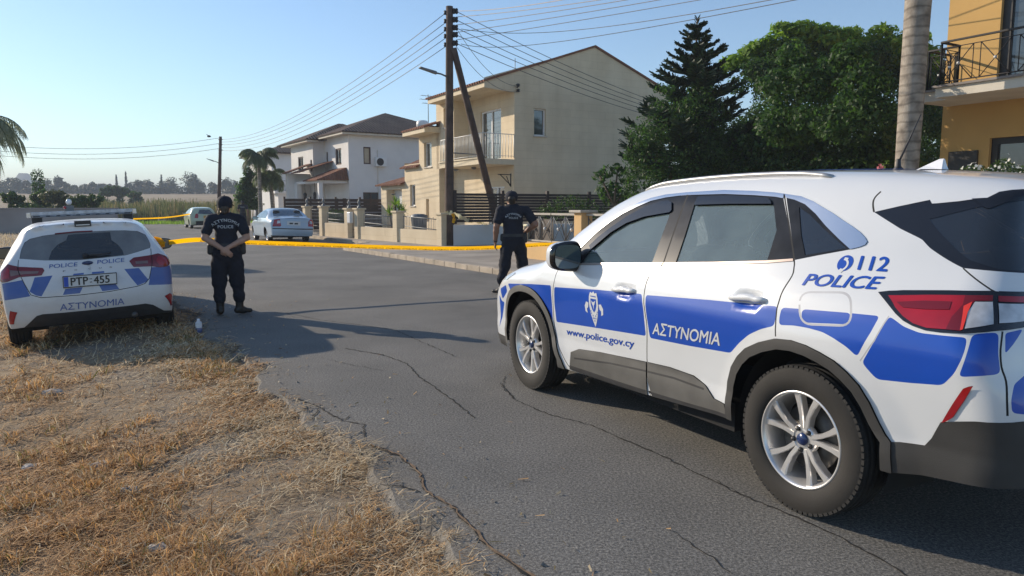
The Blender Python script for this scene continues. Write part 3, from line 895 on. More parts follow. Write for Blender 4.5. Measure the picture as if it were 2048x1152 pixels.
    for t in np.arange(9.5, 24.4, 1.55):
        b = len(V); V += [rd(8.1, t, .116), rd(10.9, t, .116), rd(10.9, t + .02, .116), rd(8.1, t + .02, .116)]; F.append((b, b + 1, b + 2, b + 3))
    pv = bpy.data.objects['pavement']; from_arrays('joint', V, F, M('joint_dirt', (.12, .10, .08), .95), pv)
build_ground()

# ------------------------------------------------------------------ houses
class Frame:
    def __init__(s, O, deg):
        h = rad(deg); s.O = O; s.ax = Vector((math.cos(h), math.sin(h), 0)); s.bx = Vector((-math.sin(h), math.cos(h), 0))
    def __call__(s, a, b, z): return Vector((s.O[0], s.O[1], 0)) + s.ax * a + s.bx * b + Vector((0, 0, z))
def wall_face(m, fn, s0, s1, z0, z1, holes=(), depth=.14, mi=0, rmi=None):
    """plane wall with openings and their reveals; fn(s, z, d) gives the point, d = depth into the wall"""
    S = sorted(set([s0, s1] + [q for h in holes for q in h[:2]])); Z = sorted(set([z0, z1] + [q for h in holes for q in h[2:4]]))
    for i in range(len(S) - 1):
        for j in range(len(Z) - 1):
            c = ((S[i] + S[i + 1]) / 2, (Z[j] + Z[j + 1]) / 2)
            if any(h[0] < c[0] < h[1] and h[2] < c[1] < h[3] for h in holes): continue
            m.add([fn(S[i], Z[j], 0), fn(S[i + 1], Z[j], 0), fn(S[i + 1], Z[j + 1], 0), fn(S[i], Z[j + 1], 0)], [(0, 1, 2, 3)], mi)
    for h in holes:
        a, b, c, d = h[:4]
        C = [(a, c), (b, c), (b, d), (a, d)]
        for k in range(4):
            p, q = C[k], C[(k + 1) % 4]
            m.add([fn(*p, 0), fn(*q, 0), fn(*q, depth), fn(*p, depth)], [(0, 1, 2, 3)], mi if rmi is None else rmi)
def window_in(parent, fn, hole, depth=.14, frame='white_frame', pane='window_pane', fw=.05, sill=True, mull=1, name='window'):
    a, b, c, d = hole[:4]; m = MB()
    def bar(s0, s1, z0, z1, d0=depth - .05, d1=depth + .02):
        V = [fn(s, z, q) for q in (d0, d1) for s, z in ((s0, z0), (s1, z0), (s1, z1), (s0, z1))]
        m.add(V, [(0,3,2,1),(4,5,6,7),(0,1,5,4),(1,2,6,5),(2,3,7,6),(3,0,4,7)])
    bar(a, a + fw, c, d); bar(b - fw, b, c, d); bar(a + fw, b - fw, c, c + fw); bar(a + fw, b - fw, d - fw, d)
    for k in range(1, mull + 1):
        if mull: s = a + (b - a) * k / (mull + 1); bar(s - fw * .5, s + fw * .5, c + fw, d - fw)
    o = m.build(name, [MT[frame]], parent)
    p = MB(); p.add([fn(a + fw * .5, c + fw * .5, depth), fn(b - fw * .5, c + fw * .5, depth), fn(b - fw * .5, d - fw * .5, depth), fn(a + fw * .5, d - fw * .5, depth)], [(0, 1, 2, 3)])
    p.build('pane', [MT[pane]], o, fix=False)
    if sill:
        sm = MB(); V = [fn(s, z, q) for q in (-.06, depth) for s, z in ((a - .05, c - .05), (b + .05, c - .05), (b + .05, c - .002), (a - .05, c - .002))]
        sm.add(V, [(0,3,2,1),(4,5,6,7),(0,1,5,4),(1,2,6,5),(2,3,7,6),(3,0,4,7)]); sm.build('sill', [MT['sill']], o)
    return o
def tile_material(name, c0, c1, period=.22):
    m = M(name, c0, .85, var=.3, scale=1.2, col2=c1)
    nt = m.node_tree; N = nt.nodes; L = nt.links; b = bsdf(m)
    tc = N.new('ShaderNodeUVMap') if False else N.new('ShaderNodeTexCoord')
    at_ = N.new('ShaderNodeAttribute'); at_.attribute_name = 'tile_uv'
    sp = N.new('ShaderNodeSeparateXYZ'); L.new(at_.outputs['Vector'], sp.inputs[0])
    def wave(out, per):
        mu = N.new('ShaderNodeMath'); mu.operation = 'MULTIPLY'; mu.inputs[1].default_value = 2 * PI / per; L.new(out, mu.inputs[0])
        s_ = N.new('ShaderNodeMath'); s_.operation = 'SINE'; L.new(mu.outputs[0], s_.inputs[0]); return s_.outputs[0]
    a = wave(sp.outputs['X'], period); fr_ = N.new('ShaderNodeMath'); fr_.operation = 'MULTIPLY'; fr_.inputs[1].default_value = 1 / .36; L.new(sp.outputs['Y'], fr_.inputs[0])
    f2 = N.new('ShaderNodeMath'); f2.operation = 'FRACT'; L.new(fr_.outputs[0], f2.inputs[0])
    ad = N.new('ShaderNodeMath'); ad.operation = 'ADD'; L.new(a, ad.inputs[0]); L.new(f2.outputs[0], ad.inputs[1])
    bp = N.new('ShaderNodeBump'); bp.inputs['Strength'].default_value = 1; bp.inputs['Distance'].default_value = .07; L.new(ad.outputs[0], bp.inputs['Height']); L.new(bp.outputs['Normal'], b.inputs['Normal'])
    return m
def tiled_roof(name, faces, mat, parent, thick=.10):
    """faces: list of 3-D polygons whose first edge is the eave; the tile pattern runs up from it"""
    V, F, UV = [], [], []
    for P in faces:
        P = [Vector(p) for p in P]; e = (P[1] - P[0]).normalized(); nrm = e.cross(P[-1] - P[0]).normalized(); up = nrm.cross(e)
        if nrm.z < 0: nrm = -nrm
        b = len(V); k = len(P)
        V += P + [p - nrm * thick for p in P]
        UV += [((p - P[0]).dot(e), (p - P[0]).dot(up), 0) for p in P] * 2
        F += [tuple(b + i for i in range(k)), tuple(b + k + i for i in range(k - 1, -1, -1))] + [(b + i, b + k + i, b + k + (i + 1) % k, b + (i + 1) % k) for i in range(k)]
    o = from_arrays(name, V, F, mat, parent)
    at_ = o.data.attributes.new('tile_uv', 'FLOAT_VECTOR', 'POINT'); at_.data.foreach_set('vector', np.array(UV, np.float32).ravel())
    return o
def coursed(name, c0, c1):
    m = M(name, c0, .92, var=.06, scale=.8, bump=.12, bscale=60, col2=c1, detail=8)
    nt = m.node_tree; N = nt.nodes; L = nt.links; b = bsdf(m); src = b.inputs['Base Color'].links[0].from_socket
    tc = N.new('ShaderNodeTexCoord'); sp = N.new('ShaderNodeSeparateXYZ'); L.new(tc.outputs['Object'], sp.inputs[0]); ad = N.new('ShaderNodeMath'); L.new(sp.outputs['X'], ad.inputs[0]); L.new(sp.outputs['Y'], ad.inputs[1])
    cb = N.new('ShaderNodeCombineXYZ'); L.new(ad.outputs[0], cb.inputs['X']); L.new(sp.outputs['Z'], cb.inputs['Y'])
    br = N.new('ShaderNodeTexBrick'); br.inputs['Scale'].default_value = 1.; br.inputs['Brick Width'].default_value = .95; br.inputs['Row Height'].default_value = .31; br.inputs['Mortar Size'].default_value = .012; br.inputs['Mortar Smooth'].default_value = .6
    br.inputs['Color1'].default_value = (1, 1, 1, 1); br.inputs['Color2'].default_value = (.93, .93, .94, 1); br.inputs['Mortar'].default_value = (.80, .78, .74, 1); L.new(cb.outputs[0], br.inputs['Vector'])
    mx = N.new('ShaderNodeMixRGB'); mx.blend_type = 'MULTIPLY'; mx.inputs['Fac'].default_value = .6; L.new(src, mx.inputs['Color1']); L.new(br.outputs['Color'], mx.inputs['Color2'])
    # streaks of rain dirt
    n2 = N.new('ShaderNodeTexNoise'); n2.inputs['Scale'].default_value = 1.; n2.inputs['Detail'].default_value = 7; mp = N.new('ShaderNodeMapping'); mp.inputs['Scale'].default_value = (2.2, .25, 1); L.new(cb.outputs[0], mp.inputs['Vector']); L.new(mp.outputs[0], n2.inputs['Vector'])
    c2 = N.new('ShaderNodeValToRGB'); c2.color_ramp.elements[0].color = (.80, .78, .75, 1); c2.color_ramp.elements[1].color = (1, 1, 1, 1); c2.color_ramp.elements[0].position = .35; c2.color_ramp.elements[1].position = .55; L.new(n2.outputs['Fac'], c2.inputs['Fac'])
    m2 = N.new('ShaderNodeMixRGB'); m2.blend_type = 'MULTIPLY'; m2.inputs['Fac'].default_value = .3; L.new(mx.outputs[0], m2.inputs['Color1']); L.new(c2.outputs['Color'], m2.inputs['Color2'])
    for l in list(b.inputs['Base Color'].links): L.remove(l)
    L.new(m2.outputs[0], b.inputs['Base Color']); return m
MT['cream'] = coursed('cream_render', (.66, .54, .37), (.74, .62, .44))
MT['white_wall'] = M('white_render', (.70, .68, .66), .92, var=.06, scale=.8, bump=.1, bscale=60)
MT['white_frame'] = M('white_frame', (.75, .75, .74), .5)
MT['brown_frame'] = M('brown_frame', (.075, .035, .022), .5)
MT['dark_frame'] = M('dark_frame', (.018, .016, .016), .45)
MT['sill'] = M('sill_stone', (.52, .47, .40), .8)
MT['shutter'] = M('beige_shutter', (.45, .38, .27), .7, var=.06)
MT['orange_wall'] = M('ochre_render', (.56, .345, .12), .9, var=.07, scale=.9, bump=.1, bscale=60)
MT['slab'] = M('painted_concrete', (.62, .57, .48), .85, var=.1, scale=2)
MT['metal_grey'] = M('grey_metal', (.16, .17, .18), .5, .4)
MT['metal_white'] = M('white_metal', (.62, .62, .60), .5, .2)
MT['metal_black'] = M('black_metal', (.020, .018, .018), .5, .2)
MT['brown_slat'] = M('brown_slats', (.045, .028, .022), .6, var=.25, scale=3)
MT['tile_brown'] = tile_material('brown_tiles', (.085, .050, .040), (.13, .085, .068))
MT['tile_red'] = tile_material('red_tiles', (.20, .075, .040), (.27, .12, .07))
MT['fascia'] = M('fascia', (.64, .54, .38), .85, var=.06)
MT['pvc_white'] = M('white_plastic', (.70, .70, .69), .45, var=.05)
def window_glass():
    m = M('window_pane', (.05, .06, .065), .06, var=.5, scale=.9, coat=.8, spec=.8); return m
MT['window_pane'] = window_glass()

def railing(name, P, h, mats, parent, step=.12, r=.010, mid=True, post=.018):
    m = MB(); P = [Vector(p) for p in P]; up = Vector((0, 0, 1))
    for i in range(len(P) - 1):
        a, b = P[i], P[i + 1]; L = (b - a).length
        m.tube([a + up * h, b + up * h], post, 0, 6); m.tube([a + up * .08, b + up * .08], r, 0, 6)
        k = max(1, int(L / step))
        for j in range(k + 1):
            q = a.lerp(b, j / k); m.tube([q, q + up * h], post if j in (0, k) else r, 0, 5)
    return m.build(name, mats, parent, fix=False)

def house_cream():
    fr = Frame((.1, 31), 30)
    root = empty('house', fr(0, 0, .1), rad(30), 'cream two storey house with a gable, balcony and red tiled edges behind the wooden pole', 'house')
    inv = root.matrix_basis.inverted()
    f = lambda a, b, z: inv @ fr(a, b, z)
    fa = lambda A: (lambda s, z, d: f(A + d, s, z)); fb = lambda B: (lambda s, z, d: f(s, B + d, z))
    fbk = lambda B: (lambda s, z, d: f(s, B + d, z))
    m = MB()
    # gable wall, facing the viewer
    gh = (.97, 1.57, 4.48, 5.63)
    wall_face(m, fb(0), 0, 8.26, -.1, 6.2, [gh], .16)
    m.add([f(-1.42, 0, 6.30), f(0, 0, 6.2), f(8.26, 0, 6.2), f(8.9, 0, 6.75), f(4.12, 0, 8.50), f(-1.42, 0, 6.70)], [(0, 1, 2, 3, 4, 5)])
    m.add([f(8.26, 0, -.1), f(8.26, 6, -.1), f(8.26, 6, 6.6), f(8.26, 0, 6.6)], [(0, 1, 2, 3)])
    # recessed back wall of the balcony (a = 0)
    dh = (1.15, 3.05, 3.50, 5.72); gd = (.85, 2.3, .1, 2.35)
    wall_face(m, fa(0), 0, 4.3, -.1, 6.45, [dh, gd], .12)
    # projecting wing and its return wall
    wh = (6.9, 7.84, 3.45, 4.68); wl = (9.1, 9.8, 1.5, 2.62); nh = (7.3, 7.68, .7, 1.85)
    wall_face(m, fa(-.75), 6.02, 8.5, -.1, 5.4, [wh, nh], .16)
    wall_face(m, fa(-.75), 8.5, 10.55, -.1, 3.7, [wl], .16)
    uw = (4.95, 5.45, 5.2, 6.1)
    wall_face(m, fa(-.75), 4.3, 6.3, 3.3, 6.5, [uw], .14)
    m.add([f(-.75, 4.3, 3.3), f(0, 4.3, 3.3), f(0, 4.3, 6.5), f(-.75, 4.3, 6.5)], [(0, 1, 2, 3)])
    m.add([f(-.75, 6.02, -.1), f(1.4, 6.02, -.1), f(1.4, 6.02, 3.3), f(-.75, 6.02, 3.3)], [(0, 1, 2, 3)])
    m.add([f(-.75, 6.3, 5.2), f(4, 6.3, 5.2), f(4, 6.3, 6.6), f(-.75, 6.3, 6.6)], [(0, 1, 2, 3)])
    m.add([f(-.75, 8.5, 3.6), f(4, 8.5, 3.6), f(4, 8.5, 5.5), f(-.75, 8.5, 5.5)], [(0, 1, 2, 3)])
    m.add([f(-.75, 10.55, 2.4), f(4, 10.55, 2.4), f(4, 10.55, 3.8), f(-.75, 10.55, 3.8)], [(0, 1, 2, 3)])
    # ground floor under the balcony and garage
    wall_face(m, fa(0.0), 4.3, 6.02, -.1, 3.3, [], .1)
    gar = (11.0, 13.4, -.1, 2.42)
    wall_face(m, fa(-.75), 10.55, 14.3, -.1, 2.72, [gar], .5)
    m.add([f(-.75, 14.3, -.1), f(5, 14.3, -.1), f(5, 14.3, 2.72), f(-.75, 14.3, 2.72)], [(0, 1, 2, 3)])
    m.build('wall', [MT['cream']], root, fix=False)
    bl = MB()
    bl.obox(f, (-1.55, .0), (.0, 4.2), (3.22, 3.45)); bl.obox(f, (-1.60, -1.5), (-.04, 4.25), (3.45, 3.50))
    bl.build('balcony_slab', [MT['fascia']], root)
    railing('balcony_railing', [f(0, .03, 3.5), f(-1.5, .03, 3.5), f(-1.5, 4.15, 3.5), f(-.78, 4.15, 3.5)], .98, [MT['metal_white']], root, .13, .011)
    # eaves: soffit boxes with their tiled edge
    e = MB(); e.obox(f, (-1.36, .0), (.01, 5.9), (6.34, 6.60))
    e.build('eave', [MT['fascia']], root)
    tiled_roof('roof', [[f(-1.45, 6.0, 6.62), f(-1.45, -.06, 6.62), f(4.12, -.06, 8.56), f(4.12, 6.0, 8.56)], [f(9.0, -.06, 6.72), f(9.0, 6.0, 6.72), f(4.12, 6.0, 8.56), f(4.12, -.06, 8.56)]], MT['tile_red'], root, .09)
    e2 = MB(); e2.obox(f, (-1.55, -.4), (5.9, 8.75), (5.02, 5.28)); e2.build('eave', [MT['fascia']], root)
    tiled_roof('roof', [[f(-1.62, 8.8, 5.30), f(-1.62, 5.8, 5.30), f(.6, 5.8, 6.0), f(.6, 8.8, 6.0)]], MT['tile_red'], root, .09)
    tiled_roof('roof', [[f(-1.0, 10.7, 3.55), f(-1.0, 8.45, 3.55), f(1.5, 8.45, 4.6), f(1.5, 10.7, 4.6)]], MT['tile_red'], root, .09)
    tiled_roof('roof', [[f(-1.05, 14.5, 2.72), f(-1.05, 10.5, 2.72), f(2.5, 10.5, 4.0), f(2.5, 14.5, 3.6)]], MT['tile_red'], root, .09)
    window_in(root, fb(0), gh, .16, 'white_frame', 'window_pane', .06, True, 0)
    window_in(root, fa(0), dh, .12, 'white_frame', 'window_pane', .07, False, 1, 'balcony_door')
    window_in(root, fa(0), gd, .12, 'white_frame', 'window_pane', .07, False, 1)
    for h in (wh, wl): window_in(root, fa(-.75), h, .16, 'white_frame', 'window_pane', .06, True, 0)
    window_in(root, fa(-.75), nh, .16, 'fascia', 'shutter', .03, False, 0); window_in(root, fa(-.75), uw, .14, 'fascia', 'shutter', .03, True, 0)
    g = MB(); g.add([f(-.27, gar[0], gar[2]), f(-.27, gar[1], gar[2]), f(-.27, gar[1], gar[3]), f(-.27, gar[0], gar[3])], [(0, 1, 2, 3)])
    for k in range(1, 6): z = gar[2] + (gar[3] - gar[2]) * k / 6; g.obox(f, (-.285, -.25), (gar[0], gar[1]), (z - .008, z + .008))
    g.build('garage_door', [MT['pvc_white']], root)
    for (a, b, z) in ((-.9, 2.5, 6.32), (-.8, 2.2, 3.2), (-.8, 4.0, 3.2), (-.62, 12.6, 2.2)):
        l = MB(); l.lathe([(.11, 0), (.12, -.04), (.07, -.09), (.001, -.10)], f(a, b, z), 'z', 0, 14); l.build('ceiling_lamp', [MT['metal_grey']], root)
    wl_ = MB()       # wrought wall bracket on the gable
    p = f(0, -.02, 2.55)
    for s_ in (0, 1): wl_.tube([f(-.25 + .0, -.05, 2.35), f(-.55, -.30, 2.72)], .02, 0, 6)
    wl_.tube([f(-.2, -.04, 2.85), f(-.2, -.04, 2.3)], .025, 0, 6); wl_.tube([f(-.2, -.04, 2.80), f(-.85, -.1, 2.80)], .02, 0, 6); wl_.tube([f(-.2, -.04, 2.36), f(-.75, -.1, 2.80)], .02, 0, 6)
    wl_.build('wall_bracket', [MT['metal_black']], root)
    ins = MB()
    for dz in (0, -.22): ins.lathe([(.05, -.06), (.09, -.03), (.05, 0), (.09, .03), (.05, .06)], f(.12, -.10, 6.5 + dz), 'z', 0, 10)
    ins.tube([f(.12, .02, 6.42), f(.12, -.10, 6.42)], .02, 0, 6); ins.build('cable_insulator', [MT['metal_black']], root)
    ae = MB(); q = f(1.2, 2, 7.1); ae.tube([q, q + Vector((0, 0, .95))], .015, 0, 6); ae.build('roof_rod', [MT['metal_grey']], root)
    return fr
CREAM = house_cream()

def hip(f, a0, a1, b0, b1, z0, z1, ra=None, rb=None):
    am, bm_ = (a0 + a1) / 2, (b0 + b1) / 2
    if ra is None:
        d = min(a1 - a0, b1 - b0) / 2
        if a1 - a0 > b1 - b0: r0, r1 = (a0 + d, bm_), (a1 - d, bm_)
        else: r0, r1 = (am, b0 + d), (am, b1 - d)
    else: r0, r1 = ra, rb
    R0, R1 = f(*r0, z1), f(*r1, z1); A, B, C_, D_ = f(a0, b0, z0), f(a1, b0, z0), f(a1, b1, z0), f(a0, b1, z0)
    if abs(r0[0] - r1[0]) < 1e-6 and abs(r0[1] - r1[1]) < 1e-6: return [[A, B, R0], [B, C_, R0], [C_, D_, R0], [D_, A, R0]]
    if abs(r0[1] - r1[1]) < 1e-6: return [[A, B, R1, R0], [B, C_, R1], [C_, D_, R0, R1], [D_, A, R0]]
    return [[A, B, R0], [B, C_, R1, R0], [C_, D_, R1], [D_, A, R0, R1]]

def house_white():
    fr = Frame((-10.63, 47), 33)
    root = empty('house', fr(0, 0, 0), rad(33), 'white two storey house with dark brown hip roof and air conditioner on its side', 'house')
    inv = root.matrix_basis.inverted(); f = lambda a, b, z: inv @ fr(a, b, z)
    fa = lambda A: (lambda s, z, d: f(A + d, s, z)); fb = lambda B: (lambda s, z, d: f(s, B + d, z))
    m = MB()
    sw = (1.0, 1.5, 4.18, 5.27); sl = (.92, 2.0, 1.2, 2.38)
    wall_face(m, fb(-.5), 0, 9, -.3, 6.0, [sw, sl], .12)
    rw = (.8, 1.92, 4.18, 5.24); rs = (3.4, 3.78, 4.46, 5.15)
    wall_face(m, fa(0), -.5, 4.1, -.3, 6.0, [rw, rs, (1.6, 2.3, .3, 2.0), (.1, .9, .8, 2.0)], .12)
    lw = (6.3, 7.5, 4.0, 4.98); ls = (4.35, 4.75, 3.85, 4.65)
    wall_face(m, fa(-.8), 4.1, 9.2, -.3, 5.8, [lw, ls], .12)
    m.add([f(-.8, 4.1, -.3), f(0, 4.1, -.3), f(0, 4.1, 5.9), f(-.8, 4.1, 5.9)], [(0, 1, 2, 3)])
    m.add([f(-.8, 9.2, -.3), f(8, 9.2, -.3), f(8, 9.2, 5.8), f(-.8, 9.2, 5.8)], [(0, 1, 2, 3)])
    m.build('wall', [MT['white_wall']], root, fix=False)
    window_in(root, fb(-.5), sw, .10, 'brown_frame', 'shutter', .08, False, 0); window_in(root, fb(-.5), sl, .10, 'brown_frame', 'window_pane', .08, False, 1)
    for h in (rw, (1.6, 2.3, .3, 2.0), (.1, .9, .8, 2.0)): window_in(root, fa(0), h, .10, 'brown_frame', 'window_pane', .08, False, 1)
    window_in(root, fa(0), rs, .10, 'brown_frame', 'window_pane', .05, False, 0)
    window_in(root, fa(-.8), lw, .10, 'brown_frame', 'window_pane', .08, True, 1); window_in(root, fa(-.8), ls, .10, 'brown_frame', 'shutter', .06, False, 0)
    # eaves and roofs
    e = MB(); e.obox(f, (-.55, 9.5), (-1.0, 9.7), (5.98, 6.14)); e.obox(f, (-1.35, -.56), (3.6, 9.8), (5.80, 5.96)); e.build('eave', [MT['slab']], root)
    tiled_roof('roof', hip(f, -.62, 9.6, -1.1, 9.8, 6.16, 8.1), MT['tile_brown'], root, .08)
    tiled_roof('roof', hip(f, -1.45, 6.0, 3.5, 10.6, 5.98, 7.5), MT['tile_brown'], root, .08)
    # porch: small tiled roofs, beam and posts
    p = MB(); p.obox(f, (-1.9, -.05), (-.3, 4.6), (2.95, 3.12)); p.obox(f, (-1.9, -1.65), (-.3, -.0), (-.2, 2.95)); p.obox(f, (-1.9, -1.6), (4.3, 4.9), (-.2, 3.0)); p.obox(f, (-2.3, -.8), (4.9, 5.5), (-.2, 3.7))
    p.build('porch', [MT['white_wall']], root)
    tiled_roof('porch_roof', [[f(-2.1, 2.4, 3.14), f(-2.1, -.5, 3.14), f(-.02, -.1, 3.95), f(-.02, 2.4, 3.95)], [f(-2.1, -.5, 3.14), f(-.02, -.5, 3.14), f(-.02, -.1, 3.95)]], MT['tile_red'], root, .07)
    tiled_roof('porch_roof', [[f(-2.3, 4.3, 3.72), f(-2.3, 2.4, 3.72), f(-.02, 2.4, 4.5), f(-.02, 4.3, 4.5)]], MT['tile_red'], root, .07)
    tiled_roof('porch_roof', [[f(-2.5, 5.7, 3.75), f(-2.5, 4.3, 3.75), f(-.82, 4.3, 4.4), f(-.82, 5.7, 4.4)]], MT['tile_red'], root, .07)
    for b in (1.2, 3.2):
        l = MB(); q = f(-1.7, b, 2.95); l.tube([q, q - Vector((0, 0, .55))], .015, 0, 5); l.lathe([(.05, -.55), (.12, -.66), (.10, -.95), (.03, -1.05)], q, 'z', 0, 8); l.build('hanging_lamp', [MT['metal_black']], root)
    # air conditioner
    c = MB(); c.obox(f, (1.72, 2.46), (-.85, -.50), (4.05, 4.62)); o = c.build('air_conditioner', [MT['pvc_white']], root, .02)
    c = MB(); P = [f(2.00 + .24 * math.cos(q), -.86, 4.33 + .24 * math.sin(q)) for q in np.linspace(0, 2 * PI, 25)[:-1]]; c.add(P, [tuple(range(24))]); c.build('fan_grille', [MT['metal_black']], o, fix=False)
    c = MB(); c.tube([f(1.95, -.53, 5.1), f(1.95, -.53, .3)], .02, 0, 6); c.build('drain_pipe', [MT['slab']], root)
    # aerial and tank on the roof
    q = f(6.2, .6, 6.9); c = MB(); c.tube([q, q + Vector((0, 0, 2.2))], .025, 0, 6)
    for z, w in ((2.1, .5), (1.85, .6), (1.6, .4)):
        c.tube([q + fr.ax * 0 + Vector((-w, 0, z)), q + Vector((w, 0, z))], .015, 0, 5)
        for k in np.linspace(-w, w, 6): c.tube([q + Vector((k, -.18, z)), q + Vector((k, .18, z))], .01, 0, 4)
    c.build('aerial', [MT['metal_grey']], root)
    c = MB(); V, F = superell((0, 0, 0), (.42, .42, .30), .6, 1, 8, 16); c.add([f(5.6, .3, 7.0) + Vector(v) for v in V], F, 0, True); c.build('water_tank', [MT['pvc_white']], root)
house_white()

def house_far():
    fr = Frame((-20.3, 62), 33)
    root = empty('house', fr(0, 0, 0), rad(33), 'pale house partly behind the palms, with a balcony on its grey side wall', 'house')
    inv = root.matrix_basis.inverted(); f = lambda a, b, z: inv @ fr(a, b, z)
    fa = lambda A: (lambda s, z, d: f(A + d, s, z)); fb = lambda B: (lambda s, z, d: f(s, B + d, z))
    m = MB(); sh = [(1.6, 2.2, 3.2, 4.3)]
    wall_face(m, fb(0), 0, 9, -.5, 6.0, [], .12); wall_face(m, fa(0), 0, 8, -.5, 6.0, [(1.5, 3, 3.3, 4.6), (5, 6.2, 3.3, 4.6), (4, 6, .3, 2.2)], .12)
    m.build('wall', [MT['white_wall']], root, fix=False)
    for h in [(1.5, 3, 3.3, 4.6), (5, 6.2, 3.3, 4.6), (4, 6, .3, 2.2)]: window_in(root, fa(0), h, .1, 'brown_frame', 'window_pane', .08, True, 1)
    b = MB(); b.obox(f, (-.2, 4), (-1.5, 0), (2.55, 2.75)); b.obox(f, (.1, 3.9), (-1.3, -.02), (-.4, 2.55)); b.build('balcony', [MT['white_wall']], root)
    railing('balcony_railing', [f(-.15, 0, 2.75), f(-.15, -1.45, 2.75), f(3.95, -1.45, 2.75)], .85, [MT['metal_black']], root, .16, .012)
    tiled_roof('roof', hip(f, -.7, 9.6, -.5, 8.6, 6.02, 7.6), MT['tile_brown'], root, .12)
house_far()

def house_yellow():
    fr = Frame((8.98, 15), 30)
    root = empty('house', fr(0, 0, .1), rad(30), 'ochre yellow house with a black railed balcony at the right edge', 'house')
    inv = root.matrix_basis.inverted(); f = lambda a, b, z: inv @ fr(a, b, z)
    fa = lambda A: (lambda s, z, d: f(A + d, s, z)); fb = lambda B: (lambda s, z, d: f(s, B - d, z))
    m = MB()
    up = (-2.9, -.74, 3.74, 6.0); lo = (-3.4, -.70, .9, 2.80); pn = (-.51, .05, .9, 2.58)
    wall_face(m, fa(0), -8, .25, -.2, 8.5, [up, lo], .13)
    m.add([f(0, .25, -.2), f(9, .25, -.2), f(9, .25, 8.5), f(0, .25, 8.5)], [(0, 1, 2, 3)])
    m.add([f(0, .25, 8.5), f(9, .25, 8.5), f(9, -8, 8.5), f(0, -8, 8.5)], [(0, 1, 2, 3)])
    m.build('wall', [MT['orange_wall']], root, fix=False)
    window_in(root, fa(0), up, .13, 'dark_frame', 'window_pane', .16, False, 1, 'balcony_door'); window_in(root, fa(0), lo, .13, 'dark_frame', 'window_pane', .12, False, 1)
    p = MB(); p.obox(f, (-.05, .0), pn[:2], pn[2:]); p.build('shutter_box', [MT['dark_frame']], root)
    s = MB(); s.obox(f, (-1.42, 0), (-7.8, -.40), (3.50, 3.68)); s.obox(f, (-1.0, 0), (-.40, .18), (3.50, 3.68)); s.build('balcony_slab', [MT['slab']], root)
    s = MB(); s.obox(f, (-1.48, 0), (-7.8, -.36), (3.68, 3.72)); s.obox(f, (-1.06, 0), (-.36, .22), (3.68, 3.72)); s.build('slab_edge', [M('slab_tile', (.22, .19, .17), .7)], root)
    r = MB(); Z0, Z1 = 3.72, 4.52
    def seg(a, b, pan=True):
        A, B = f(*a, 0), f(*b, 0); L = (B - A).length; up_ = Vector((0, 0, 1)); d = (B - A) / L
        nrm = Vector((d.y, -d.x, 0)) * .03
        V = [q + n_ + up_ * z for z in (Z1 - .03, Z1) for q, n_ in ((A, nrm), (B, nrm), (B, -nrm), (A, -nrm))]
        r.add(V, [(0,3,2,1),(4,5,6,7),(0,1,5,4),(1,2,6,5),(2,3,7,6),(3,0,4,7)])
        for q in (A, B): r.tube([q + up_ * Z0, q + up_ * Z1], .022, 0, 4)
        r.tube([A + up_ * (Z1 - .13), B + up_ * (Z1 - .13)], .008, 0, 4); r.tube([A + up_ * (Z0 + .06), B + up_ * (Z0 + .06)], .012, 0, 4)
        k = max(1, round(L / .62)); w = L / k
        for i in range(k):
            s0 = A + d * (i * w + w * .10); s1 = A + d * (i * w + w * .90)
            for q in (s0, s1): r.tube([q + up_ * (Z0 + .06), q + up_ * (Z1 - .13)], .009, 0, 4)
            r.tube([s0 + up_ * (Z0 + .06), s1 + up_ * (Z1 - .13)], .009, 0, 4); r.tube([s1 + up_ * (Z0 + .06), s0 + up_ * (Z1 - .13)], .009, 0, 4)
            c = (s0 + s1) / 2 + up_ * ((Z0 + Z1) / 2 - .035); V, F = superell(tuple(c), (.03, .03, .03), 1, 1, 6, 8); r.add(V, F, 1, True)
    seg((-1.38, -.45), (-1.38, -7.4)); seg((-1.38, -.45), (-.80, -.45)); seg((-.80, .13), (-.80, -.45)); seg((-.80, .13), (-.05, .13))
    r.build('balcony_railing', [MT['metal_black'], MT['metal_white']], root)
house_yellow()
# ------------------------------------------------------------------ walls, fences, gates
class Line:
    """a vertical plane through two ground points; px -> point on it"""
    def __init__(s, A, B):
        s.A = Vector((A[0], A[1], 0)); d = Vector((B[0] - A[0], B[1] - A[1], 0)); s.L = d.length; s.d = d.normalized(); s.n = Vector((s.d.y, -s.d.x, 0))
        s.ang = math.atan2(s.d.y, s.d.x)
    def sz(s, px, py):
        o, r = pix_rays([(px, py)]); r = Vector(r[0]); o = Vector(o)
        t = (s.A - o).dot(s.n) / r.dot(s.n); p = o + r * t
        return (p - s.A).dot(s.d), p.z
    def pt(s, q, z, off=0.): return s.A + s.d * q + s.n * off + Vector((0, 0, z))
def lbox(m, L, q0, q1, o0, o1, z0, z1, mi=0):
    V = [L.pt(q, z, o) for z in (z0, z1) for q, o in ((q0, o0), (q1, o0), (q1, o1), (q0, o1))]
    m.add(V, [(0,3,2,1),(4,5,6,7),(0,1,5,4),(1,2,6,5),(2,3,7,6),(3,0,4,7)], mi)
MT['peach_wall'] = M('peach_render', (.66, .43, .20), .9, var=.08, scale=1, bump=.1, bscale=60)
MT['grey_wall'] = M('grey_render', (.30, .27, .26), .92, var=.14, scale=.7, bump=.15, bscale=40)
MT['gate_brown'] = M('gate_brown', (.075, .055, .042), .6, var=.12)
MT['rail_beige'] = M('rail_beige', (.42, .38, .32), .7, var=.08)
FRONT = Line(gnd(640, 471, .11), gnd(892, 491.5, .11))
